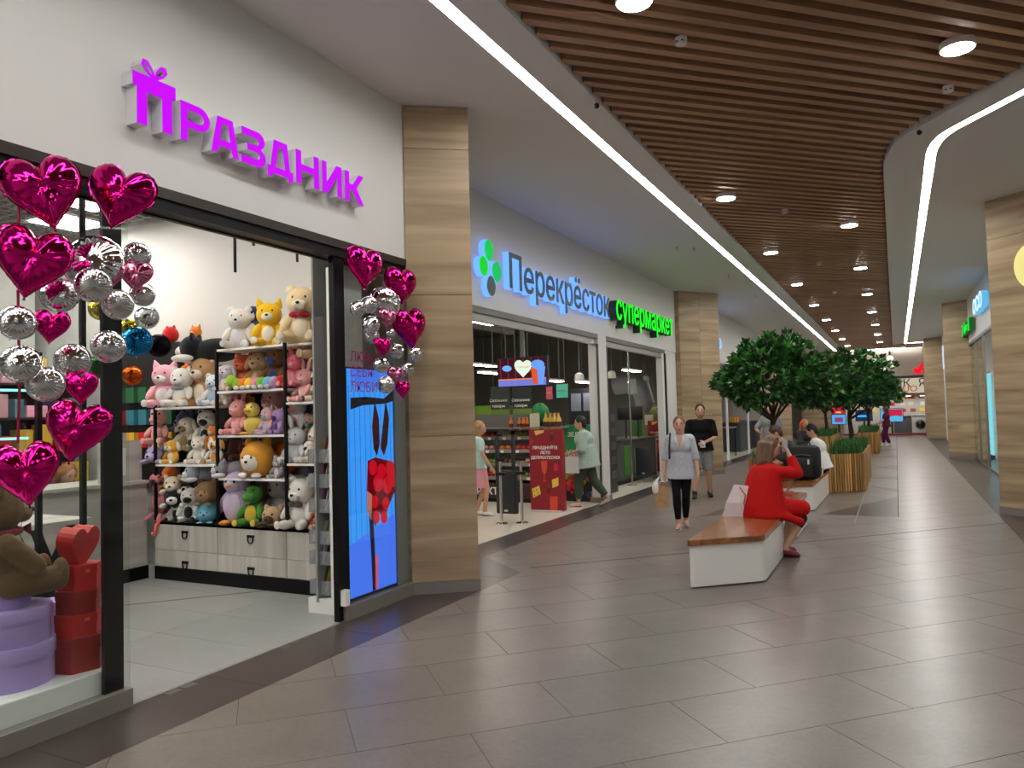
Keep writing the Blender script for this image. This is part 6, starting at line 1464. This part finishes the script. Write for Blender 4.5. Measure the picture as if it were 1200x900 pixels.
# --- woman in the red coat seated on the near bench
rp = Vector((-1.42, 9.16, 0)); rz_r = -PI/2+.62
person('woman in a red coat sitting on the bench and phoning', rp, rz_r, 1.66,
       dict(pelvis=(0, -.02, .565), chest=(0, .04, 1.00), handR=(.14, .27, 1.20), elbowR=(.75, .35, -1.8), handL=(-.13, .34, .72), elbowL=(-1, -.3, -.6), footR=(.19, .14, .10), footL=(-.06, .26, .09), kneeR=(.12, 1, .3), kneeL=(0, 1, .3), toeR=(.25, 1, -.1), head=(.0, .12, 1.275), head_yaw=.15, head_pitch=-.12, palmR=(-.6, -.4, .3), curlR=.8, hem=(0, -.05, -1),
            coat=[((.11, .0, .58), (.19, .38, .56), .14, .10), ((-.10, 0, .58), (-.12, .34, .565), .14, .10), ((.0, -.06, .56), (0, .14, .55), .16, .15), ((.28, .08, .50), (.30, .30, .42), .05, .045)]),
       dict(hair=((110, 82, 62), 'bob'), hair_volume=1.3, top=((190, 24, 22), .93, 0, .030), top_name='coat', soft=12, bottom=('leggings', (54, 54, 56), .66, .004), shoes=(120, 30, 50), sole=(24, 20, 22), collar=True, fat=.95, shoulder=.175,
            rings=[((0, .06, 1.10), .09, .08), ((0, .045, 1.04), .235, .145), ((0, .025, .92), .265, .185), ((0, .0, .76), .285, .215), ((0, -.01, .60), .315, .255), ((0, .01, .50), .34, .29), ((0, .01, .465), .34, .29)]), vox=.010)
Mr = Matrix.Translation(rp) @ Matrix.Rotation(rz_r, 4, 'Z'); o = thing('phone', 'silver phone held to the ear of the woman in red', 'phone', Mr @ Vector((.105, .24, 1.21)), rz_r); MB().bbox((0, 0, .05), (.012, .07, .145), .006).build('phone_body', cm(170, 170, 180, .25), o, True, True); MB().box(-.008, -.006, -.03, .03, -.01, .11).build('screen', cm(40, 42, 50, .1), o, local=True)
tp = G(879, 592, .46); tb_ = thing('tote_bag', 'white tote bag with crimson print leaning beside the woman in red', 'bag', (-1.66, 9.02, .46), .25)
MB().add([(-.20, -.05, 0), (.18, -.05, 0), (.18, .05, 0), (-.20, .05, 0), (-.06, -.02, .36), (.14, -.02, .34), (.14, .02, .34), (-.06, .02, .36), (-.16, -.06, .16), (.18, -.06, .16)], [(0,1,9,8), (8,9,5,4), (1,2,6,5,9), (2,3,7,6), (3,0,8,4,7), (0,3,2,1), (4,5,6,7)]).build('bag_body', cm(226, 216, 216, .75), tb_, local=True)
MB().tube([(.0, -.045, .34), (.06, -.06, .25), (.04, -.07, .14), (.07, -.07, .10)], .006, 5).build('handle', cm(170, 30, 80, .6), tb_, True, True); poly_mb([[(.06, .05), (.12, .09), (.08, .14), (.05, .10)]], 0, .002).xf(frame((0, -.066, .02), (1, 0, 0), (0, 0, 1))).build('crimson_print', cm(186, 40, 90, .6), tb_, local=True)
# --- lady in the mint blouse walking into the supermarket
lp_ = G(688, 594)+Vector((.0, .08, 0)); rz_l = math.radians(106)
pl_ = person('lady in a mint blouse and dark green trousers walking past the red stand', lp_, rz_l, 1.64,
       dict(chest=(0, .06, 1.35), handR=(.20, .24, .98), handL=(-.18, .30, 1.02), elbowR=(.5, -1, -.2), elbowL=(-.5, -1, -.2), footL=(-.07, .18, .085), footR=(.07, -.36, .15), kneeR=(0, 1, 0), toeR=(0, 1, -.5), head_pitch=-.15),
       dict(hair=((24, 20, 20), 'short'), top=((170, 190, 176), .58, .20, .05), bottom=('trousers', (74, 88, 72), .92, .022), shoes=(206, 182, 160), fat=1.12, bust=True))
Ml = Matrix.Translation(lp_) @ Matrix.Rotation(rz_l, 4, 'Z'); o = thing('shopping_bag', 'pale shopping bag hanging from the arm of the lady in mint', 'bag', Ml @ Vector((-.20, .26, .62)), rz_l); MB().add([(-.03, -.13, 0), (.03, -.13, 0), (.03, .13, 0), (-.03, .13, 0), (-.02, -.12, .30), (.02, -.12, .30), (.02, .12, .30), (-.02, .12, .30)], [(0,3,2,1), (0,1,5,4), (1,2,6,5), (2,3,7,6), (3,0,4,7)]).build('bag_body', cm(214, 216, 212, .6), o, local=True); MB().tube([(0, -.06, .30), (0, -.03, .42), (0, .03, .42), (0, .06, .30)], .006, 5).build('handle', cm(200, 200, 198, .6), o, True, True)
# --- girl by the produce
gp = G(562, 604); person('girl with long fair hair in a mint tee and pink skirt by the produce', gp, math.radians(-66), 1.60, dict(handR=(.14, .28, .80), footR=(.08, .10, .085), footL=(-.08, -.06, .085)), dict(hair=((170, 130, 84), 'long'), top=((190, 220, 214), .30, .08, .015), bottom=('skirt', (228, 158, 174), .42, .0), shoes=(226, 224, 220), fat=.88, shoulder=.15), vox=.013)
# --- people round the planters
person('bearded man in a dark grey T-shirt bent over on the backpack bench', (-1.60, 14.42, 0), math.radians(104), 1.78, dict(pelvis=(0, 0, .57), chest=(0, .22, .98), handR=(.12, .50, .62), handL=(-.12, .52, .62), footR=(.14, .46, .09), footL=(-.14, .42, .09), head=(0, .36, 1.19), head_pitch=-.6), dict(hair=((66, 44, 34), 'short'), top=((62, 64, 60), .40, .06, .03), bottom=('trousers', (40, 42, 48), .92, .02), shoes=(40, 40, 42), beard=True, fat=1.1), vox=.013)
person('dark haired person in a white shirt sitting behind the black backpack', (-1.30, 15.50, 0), math.radians(92), 1.70, dict(pelvis=(0, 0, .57), chest=(0, .10, 1.02), handR=(.12, .42, .66), handL=(-.12, .42, .66), footR=(.12, .46, .09), footL=(-.12, .42, .09), head_pitch=-.5), dict(hair=((26, 22, 22), 'short'), top=((226, 226, 224), .42, .06, .04), bottom=('trousers', (40, 44, 60), .92, .02), shoes=(60, 60, 62)), vox=.015)
sp_ = Vector((-2.75, 19.3, 0)); psn = person('person in a grey T-shirt with a black rucksack standing under the tree', sp_, math.radians(170), 1.78, dict(handR=(.16, .26, 1.05), elbowR=(1, -.5, -.3)), dict(hair=((54, 40, 34), 'bob'), top=((150, 152, 154), .42, .12, .03), bottom=('trousers', (60, 62, 70), .93, .02), shoes=(40, 40, 42)), vox=.015)
mb = MB(); mb.bbox((.0, -.24, 1.20), (.34, .22, .50), .09); mb.build('rucksack', cm(24, 24, 26, .7), psn, True, True)
person('person with orange hair sitting beyond the white shirted one', (-2.15, 20.6, 0), math.radians(-140), 1.68, dict(pelvis=(0, 0, .57), chest=(0, .05, 1.05), handR=(.12, .40, .70), handL=(-.12, .40, .70), footR=(.12, .46, .09), footL=(-.12, .42, .09)), dict(hair=((206, 96, 34), 'bob'), top=((60, 56, 62), .9, .06, .03), bottom=('trousers', (50, 50, 56), .92, .02), shoes=(60, 60, 62)), vox=.016)
stool = thing('stool', 'plain dark stool under the person with orange hair', 'stool', (-2.15, 20.6, 0)); MB().bbox((0, 0, .42), (.4, .4, .08), .02).build('seat', BENCHW, stool, True, True)
for sx in (-.16, .16):
    for sy in (-.16, .16): MB().tube([(sx, sy, 0), (sx*.9, sy*.9, .39)], .016, 8).build('leg', BLACKM, stool, True, True)
person('woman in maroon dungarees walking far down the mall', G(1040, 523), math.radians(75), 1.62, dict(footR=(.07, .16, .085), footL=(-.07, -.14, .09), handR=(.16, .28, 1.0), handL=(-.16, .30, 1.0)), dict(hair=((60, 36, 30), 'bob'), top=((90, 30, 54), .25, .10, .02), bottom=('trousers', (92, 30, 60), .92, .03), shoes=(220, 216, 212)), vox=.018)
# --- black backpack and box on the bench
bk = thing('backpack', 'large black backpack standing on the wooden bench top', 'backpack', (-1.42, 13.75, .46), math.radians(-10)); mb = MB(); mb.bbox((0, 0, .30), (.50, .30, .58), .10); mb.build('pack_body', cm(16, 17, 19, .75), bk, True, True)
MB().bbox((0, -.17, .22), (.36, .10, .32), .04).build('front_pocket', cm(18, 19, 22, .7), bk, True, True); MB().tube([(-.10, 0, .58), (-.08, 0, .64), (.08, 0, .64), (.10, 0, .58)], .014, 8).build('grab_handle', cm(18, 18, 20, .7), bk, True, True)
MB().tube([(-.14, -.155, .42), (0, -.165, .44), (.14, -.155, .42)], .008, 6).build('zip', cm(80, 80, 84, .4), bk, True, True); MB().box(.10, .13, -.225, -.22, .28, .36).build('logo_patch', cm(200, 200, 200, .6), bk, local=True)
fb = thing('food_box', 'small white food box at the edge of the backpack bench', 'box', (-1.33, 14.9, .46)); MB().add([(-.08, -.10, 0), (.08, -.10, 0), (.08, .10, 0), (-.08, .10, 0), (-.10, -.12, .12), (.10, -.12, .12), (.10, .12, .12), (-.10, .12, .12)], [(0,3,2,1), (0,1,5,4), (1,2,6,5), (2,3,7,6), (3,0,4,7)]).build('box_base', cm(216, 210, 200, .7), fb, local=True); MB().bbox((0, 0, .13), (.21, .25, .025), .01).build('lid', cm(224, 218, 208, .7), fb, True, True)
# --- shop assistant behind the sales counter
kp = PX(73, 556, -8.5); person('shop assistant with fair hair bent low behind the sales counter', (kp.x, kp.y, 0), math.radians(-90), 1.66, dict(pelvis=(0, -.12, .62), chest=(0, .0, 1.02), head=(0, .10, kp.z/1.66*1.70), footR=(.12, .0, .09), footL=(-.12, -.1, .09), handR=(.2, .22, .95), handL=(-.2, .22, .95), head_pitch=-.4), dict(hair=((150, 100, 60), 'long'), top=((40, 36, 40), .9, .06, .02), bottom=('trousers', (40, 40, 44), .92, .02), shoes=(40, 40, 40)), vox=.014)
# ================================================================== RIGHT HAND SHOPS
rw = struct(MB().box(XR+.02, XR+.06, 14.4, 26.3, 0, .06).build('window_3', STEEL))
for y0, y1 in ((14.4, 17.0), (17.05, 19.2), (22.4, 24.4), (24.45, 26.3)): MB().box(XR+.03, XR+.042, y0, y1, .06, 3.45).build('glass_pane', GLASS, rw)
for y in (17.02, 19.22, 22.38, 24.42): MB().box(XR+.01, XR+.06, y-.025, y+.025, 0, 3.45).build('mullion', STEEL, rw)
MB().box(XR, XR+.08, 14.4, 26.3, 3.38, 3.46).build('header', cm(90, 90, 90, .4), rw)
MB().box(XR-.02, XR+.06, 19.2, 20.7, .02, 2.35).build('door_leaf', GLASS, rw); MB().tube([(XR-.05, 19.5, .4), (XR-.05, 19.5, 2.1)], .018, 8).build('door_handle', CHROME, rw, True)
rw2 = struct(MB().box(XR+.02, XR+.06, 27.6, 40.4, 0, 3.45).build('window_4', cm(214, 214, 212, .6))); MB().box(XR-.02, XR+.02, 29.0, 30.2, 0, 2.4).build('white_door', WHITEG, rw2)
MB().box(6.9, 7.1, 13, 41, 0, ZC).build('wall_right_back', WHITE)['kind'] = 'structure'
for y in (27.3, 13.6): MB().box(XR+.06, 7.0, y, y+.1, 0, ZC).build('wall_right_side', WHITE)['kind'] = 'structure'
for i, (x, y) in enumerate(((3.6, 16), (3.6, 20), (3.6, 24), (5.6, 18), (5.6, 22))):
    t = thing('ceiling_light_panel_offscreen', 'square light panel in the glass fronted shop opposite the planters', 'light panel', (x, y, 3.9), 0, 'light panels in the glass fronted shop'); MB().box(-.4, .4, -.4, .4, .012, .05).build('frame', WHITEG, t, local=True); MB().box(-.36, .36, -.36, .36, 0, .012).build('diffuser_offscreen', PANELM, t, local=True)
MB().box(XR+.26, 6.9, 13.7, 27.3, 3.95, 4.0).build('ceiling.003', WHITE2)['kind'] = 'structure'
def tall_case(px0, py0, px1, py1, X, col, label):
    a, b = PX(px0, py1, X), PX(px1, py1, X); y0, y1 = sorted((a.y, b.y)); zt = PX((px0+px1)/2, py0, X).z
    t = thing('display_case', label, 'display case', (X+.2, (y0+y1)/2, 0)); MB().box(X, X+.45, y0, y1, 0, .12).build('case_base', cm(60, 64, 66, .5), t); MB().box(X+.40, X+.45, y0, y1, .12, zt).build('lit_back', glow(*col, 1.0), t)
    for z in (.6, 1.0, 1.4, 1.8): MB().box(X, X+.40, y0, y1, z, z+.012).build('glass_shelf', GLASS, t)
    MB().box(X, X+.45, y0, y1, zt, zt+.06).build('case_top', STEEL, t); return t
tc = tall_case(1136, 438, 1146, 542, 2.10, (130, 214, 226), 'tall cyan lit display case behind the shop glass')
p = PX(1140, 475, 2.09); MB().box(2.085, 2.095, p.y-.5, p.y+.5, p.z-.25, p.z+.25).build('blue_card', cm(20, 96, 190, .5), tc)
wc = thing('white_shelf_tower', 'white shelf tower behind the glass next to the oak pillar', 'shelf', (2.6, 15.6, 0)); MB().box(2.35, 2.4, 14.8, 16.6, 0, 2.3).build('side_panel', WHITEG, wc); 
for z in (.1, .6, 1.1, 1.6, 2.1): MB().box(2.4, 2.9, 14.8, 16.6, z, z+.03).build('shelf', WHITEG, wc)
for i in range(8):
    o = MB().bbox((2.62, 14.95+.2*i, [.73, 1.23, 1.73][i % 3]), (.16, .13, .2), .02).build('shoe_box', cm(*[(190, 60, 50), (60, 110, 190), (220, 210, 190), (120, 80, 60)][i % 4], .5)); tag(o, 'small %s carton on the white shelf tower, %s shelf' % (('red', 'blue', 'cream', 'brown')[i % 4], ('second', 'third', 'fourth')[i % 3]), 'carton', 'cartons on the white shelf tower')
# glowing signs on the right
def side_sign(txt, y0, y1, z, size, face, ret, label, name='shop_sign', th=.12):
    t = thing(name, label, 'sign', (XR, (y0+y1)/2, z)); mb = text_mb(txt, size, th/2, .012); xs = [v.x for v in mb.v]; w_ = max(xs)-min(xs); k = (y1-y0)/w_
    M = frame((XR-.01-th/2, y1, z), (0, -1, 0), (0, 0, 1)) @ Matrix.Diagonal((k, 1, 1, 1)); mb.xf(M).build('letters', ret, t); text_mb(txt, size, .006, .006).xf(frame((XR-.02-th, y1, z), (0, -1, 0), (0, 0, 1)) @ Matrix.Diagonal((k, 1, 1, 1))).build('letter_faces', face, t); return t
a, b = PX(1127, 405, XR-.1), PX(1137, 384, XR-.1); side_sign('ры', b.y, a.y, 3.68, .62, glow(30, 230, 60, .9), cm(20, 120, 40, .5), 'green glowing letters on the right hand shop front')
a, b = PX(1143, 383, XR-.1), PX(1153, 360, XR-.1); side_sign('ОСО', b.y, a.y, 3.93, .50, glow(220, 245, 255, 1.0), glow(110, 200, 255, .8), 'pale blue glowing letters on the right hand shop front')
a, b = PX(1100, 432, XR-.1), PX(1104, 410, XR-.1); t = thing('blade_sign', 'white blade sign with blue and pink letters between the right hand pillars', 'sign', (XR-.2, 34, 3.2)); MB().box(XR-.35, XR, 33.0, 33.1, 3.0, 3.9).build('board', glow(226, 232, 246, .8), t); MB().box(XR-.30, XR-.2, 32.98, 33.0, 3.2, 3.7).build('blue_mark', glow(60, 120, 230, .9), t); MB().box(XR-.16, XR-.06, 32.98, 33.0, 3.3, 3.8).build('pink_mark', glow(230, 110, 150, .9), t)
ys = PY(1216, 311, 12.6); t = thing('oval_sign', 'yellow oval sign beside the near oak pillar on the right', 'sign', ys); MB().sph((0, 0, 0), (.28, .07, .35), seg=24, ring=14).build('oval_body', glow(250, 236, 150, .9), t, True, True); MB().tube([(0, 0, 0), (0, .40, 0)], .03, 8).build('bracket', STEEL, t, local=True)

# ================================================================== LEFT SIDE BEYOND THE SUPERMARKET
def bsign(x, y): return PX(x, y, XB+.08)
a, b = bsign(846, 413), bsign(858, 413); t = thing('shop_sign', 'blue glowing letters on the wall beyond the second oak pillar', 'sign', (XB, (a.y+b.y)/2, 3.7))
mb = text_mb('Добро', .62, .04, .012); xs = [v.x for v in mb.v]; k_ = (24.6-21.4)/(max(xs)-min(xs)); M_ = frame((XB+.05, 21.4, 3.62), (0, 1, 0), (0, 0, 1)) @ Matrix.Diagonal((k_, 1, 1, 1)); mb.xf(M_).build('letters', glow(90, 150, 255, 1.6), t); text_mb('Добро', .62, .005, .0).xf(Matrix.Translation((.045, 0, 0)) @ M_).build('letter_faces', glow(206, 226, 255, 1.0), t)
cafe_c = cm(206, 204, 200, .7); struct(MB().box(-10.2, -10.0, 24.6, 38.5, 0, ZC).build('wall_cafe_back', cafe_c)); struct(MB().box(-10, -5.2, 38.4, 38.5, 0, ZC).build('wall_cafe_side', cafe_c))
cw = struct(MB().box(XB-.06, XB+.0, 23.0, 23.12, 0, 3.2).build('door_2', WHITEG))
for y in (20.8, 25.6, 29.6, 33.2): MB().box(XB-.06, XB, y, y+.12, 0, 3.2).build('jamb', WHITEG, cw)
q0, q1 = PX(869, 548, -5.5), PX(893, 548, -5.5)
cc = thing('cafe_counter', 'dark slate café counter behind the first tree', 'counter', (-5.9, (q0.y+q1.y)/2, 0)); MB().prism(rounded([(-6.6, q0.y), (-5.5, q0.y), (-5.5, q1.y), (-6.6, q1.y)], .2), 0, 1.12).build('counter_body', cm(54, 60, 68, .5), cc, True); MB().prism(rounded([(-6.65, q0.y-.05), (-5.45, q0.y-.05), (-5.45, q1.y+.05), (-6.65, q1.y+.05)], .22), 1.12, 1.16).build('counter_top', cm(70, 72, 74, .4), cc, True)
for i in range(4): o = MB().bbox((-5.8, q0.y+.25+.28*i, 1.26), (.2, .2, .2), .02).build('sweet_box', cm(*((232, 176, 40), (206, 50, 40))[i % 2], .5)); tag(o, ('yellow box of sweets on the slate counter', 'red box of sweets on the slate counter')[i % 2], 'box', 'boxes on the slate counter')
ht_ = PX(853, 556, -5.4); tb2 = thing('high_table', 'tall steel table at the café front', 'table', (-5.4, ht_.y, 0)); MB().box(-5.9, -5.2, ht_.y-.5, ht_.y+.9, 1.02, 1.06).build('tabletop', cm(110, 110, 110, .4), tb2)
for dx in (-.4, .15):
    for dy in (-.4, .8): MB().tube([(-5.4+dx, ht_.y+dy, 0), (-5.4+dx, ht_.y+dy, 1.02)], .02, 8).build('leg', BLACKM, tb2)
wk = PX(828, 497, -6.5); person('café worker in black behind the tall steel table', (-6.5, wk.y, 0), math.radians(-120), 1.70, dict(handR=(.15, .28, 1.05), handL=(-.15, .28, 1.05)), dict(hair=((40, 30, 28), 'bun'), top=((24, 24, 26), .45, .12, .02), bottom=('trousers', (30, 30, 34), .92, .02), shoes=(40, 40, 40)), vox=.016)

# ================================================================== FAR END SHOP
YF = YE
fs = struct(MB().box(-2.7, 1.5, YF-.06, YF+.02, 2.98, 3.27).build('trim_8', cm(70, 66, 62, .6)))
sb_ = thing('shop_band_sign', 'cream backlit band sign with black and red letters at the far end', 'sign', (-.3, YF-.1, 2.5)); a, b, c_, d = card(960, 445, 1086, 462, YF-.12); MB().box(a, 1.6, YF-.14, YF-.06, c_, d).build('cream_band', glow(214, 206, 180, .75), sb_)
put_text(sb_, 'ЯОЯК  ЯИ', PY(1062, 452, YF).x, c_+(d-c_)*.42, YF-.15, .62, cm(30, 28, 28, .5)); put_text(sb_, 'МUMUO', PY(1060, 457, YF).x-.3, c_+.08, YF-.148, .48, glow(200, 40, 40, .8))
lg = thing('red_logo', 'red glowing slanted logo on the far wall', 'sign', (PY(1076, 430, YF).x, YF-.1, 3.9)); q = lambda pts: [(PY(x, y, YF-.1).x, PY(x, y, YF-.1).z) for x, y in pts]
poly_mb([q([(1083, 421), (1086, 437), (1081, 437), (1080, 433), (1077, 438), (1072, 437), (1078, 428)])], 0, .06).xf(frame((0, YF-.01, 0), (1, 0, 0), (0, 0, 1))).build('stroke', glow(250, 20, 40, 1.1), lg); poly_mb([q([(1073+2.4*math.cos(t), 434+2.6*math.sin(t)) for t in [k*PI/6 for k in range(12)]])], 0, .06).xf(frame((0, YF-.01, 0), (1, 0, 0), (0, 0, 1))).build('dot', glow(250, 20, 40, 1.1), lg)
ZF = PY(1060, 464.5, YF+1.6).z; MB().box(-5, 7.5, YF+.2, YF+3.6, 3.3, 3.35).build('ceiling.004', WHITE2)['kind'] = 'structure'; MB().box(-5, 7.5, YF-.02, YF+.2, -.003, .10).build('baseboard_far', cm(150, 30, 36, .5))['kind'] = 'structure'
for i in range(5): t = thing('ceiling_light_panel', 'light panel in the appliance shop at the far end', 'light panel', (-3+i*1.6, YF+1.6, ZF), 0, 'light panels in the appliance shop'); MB().box(-.6, .6, -.3, .3, .012, .05).build('frame', WHITEG, t, local=True); MB().box(-.56, .56, -.27, .27, 0, .012).build('diffuser', mat('appliance_shop_light', (255, 253, 248), .5, emit=8.0, ecol=(255, 248, 238)), t, local=True); MB().tube([(0, 0, .05), (0, 0, 3.3-ZF)], .01, 6).build('drop_rod', GREYM, t, local=True)
wm_p = PY(1079, 506, YF+.8); wm = thing('washing_machine', 'white front loading washing machine at the far end', 'washing machine', (wm_p.x, YF+.9, .10)); MB().bbox((0, .0, .50), (.85, .6, 1.0), .03).build('housing', WHITEG, wm, True, True); MB().tube([(0, -.30, .45), (0, -.36, .45)], [.30, .27], 28).build('door_ring', CHROME, wm, True, True); MB().tube([(0, -.36, .45), (0, -.37, .45)], [.22, .20], 28).build('door_glass', cm(30, 32, 36, .1), wm, True, True); MB().box(-.38, .38, -.305, -.30, .86, .97).build('control_panel', cm(180, 182, 186, .4), wm, local=True)
dw_p = PY(1064, 506, YF+.8); dwm = thing('dishwasher', 'grey appliance beside the washing machine', 'appliance', (dw_p.x-.25, YF+.9, .10)); MB().bbox((0, 0, .48), (.9, .6, .95), .03).build('housing', cm(110, 112, 116, .4), dwm, True, True); MB().tube([(-.3, -.32, .80), (.3, -.32, .80)], .02, 8).build('handle', CHROME, dwm, True, True); MB().box(-.42, .42, -.305, -.30, .84, .92).build('control_panel', cm(50, 52, 56, .4), dwm, local=True)
def lit_screen(x0, y0, x1, y1, Y, col, label, extra=()):
    a, b, c_, d = card(x0, y0, x1, y1, Y); t = thing('shop_screen', label, 'screen', ((a+b)/2, Y, c_)); MB().box(a-.03, b+.03, Y+.01, Y+.08, c_-.03, d+.03).build('casing', BLACKP, t); MB().box(a, b, Y, Y+.01, c_, d).build('picture', glow(*col, .9), t)
    for u0, v0, u1, v1, cc_ in extra: MB().box(a+(b-a)*u0, a+(b-a)*u1, Y-.004, Y, c_+(d-c_)*v0, c_+(d-c_)*v1).build('picture_block', glow(*cc_, .9), t)
    MB().box((a+b)/2-.05, (a+b)/2+.05, Y+.03, Y+.06, 0.0, c_).build('stand', BLACKP, t); return t
lit_screen(1032, 479, 1058, 494, YF+.5, (100, 180, 240), 'blue and red screen beside the grey appliance', ((.3, .4, .98, .95, (200, 40, 70)), (.55, .2, .8, .45, (60, 200, 220))))
lit_screen(975, 486, 991, 497, 44.0, (80, 170, 240), 'blue screen stand at the far end between the trees', ((.2, .2, .8, .7, (150, 60, 110)),))
lit_screen(975, 476, 990, 485, 44.02, (200, 30, 60), 'red screen above the blue one between the trees', ((.3, .1, .7, .3, (220, 200, 60)),))
lit_screen(1003, 481, 1022, 493, YF+.5, (30, 50, 80), 'dark television with a blue glow at the far end', ((.1, .35, .8, .55, (70, 180, 250)),))
pg = thing('price_wall', 'far wall hung with yellow and red price tickets', 'display wall', (0, YF+2.5, 0)); MB().box(-4.5, 2.5, YF+2.5, YF+2.6, 0, 2.9).build('wall_board', cm(190, 186, 180, .6), pg); rr = random.Random(12)
for i in range(9):
    for j in range(4):
        x = -2.4+i*.52+rr.uniform(-.1, .1); z = 1.25+j*.38; MB().box(x, x+rr.uniform(.25, .4), YF+2.48, YF+2.5, z, z+.2).build('price_ticket', cm(*rr.choice([(236, 206, 40), (200, 50, 50), (232, 230, 226), (160, 90, 80), (220, 210, 200)]), .5), pg)
for i, (x, y) in enumerate(((1043, 420), (1046, 428), (1024, 424), (1034, 434))):
    p = PY(x, y, 42.0); t = thing('globe_pendant', 'white glass globe pendant hanging near the far end', 'pendant lamp', p, 0, 'globe pendants at the far end'); MB().sph((0,0,0), .16, seg=18, ring=12).build('globe', glow(246, 240, 226, 1.0), t, True, True); MB().cyl((0,0,.14), .05, .2, 12).build('black_cap', BLACKP, t, True, True); MB().tube([(0,0,.34), (0,0,ZC+.03-p.z)], .008, 5).build('cord', BLACKP, t, local=True)
bpy.data.scenes.remove(WS)
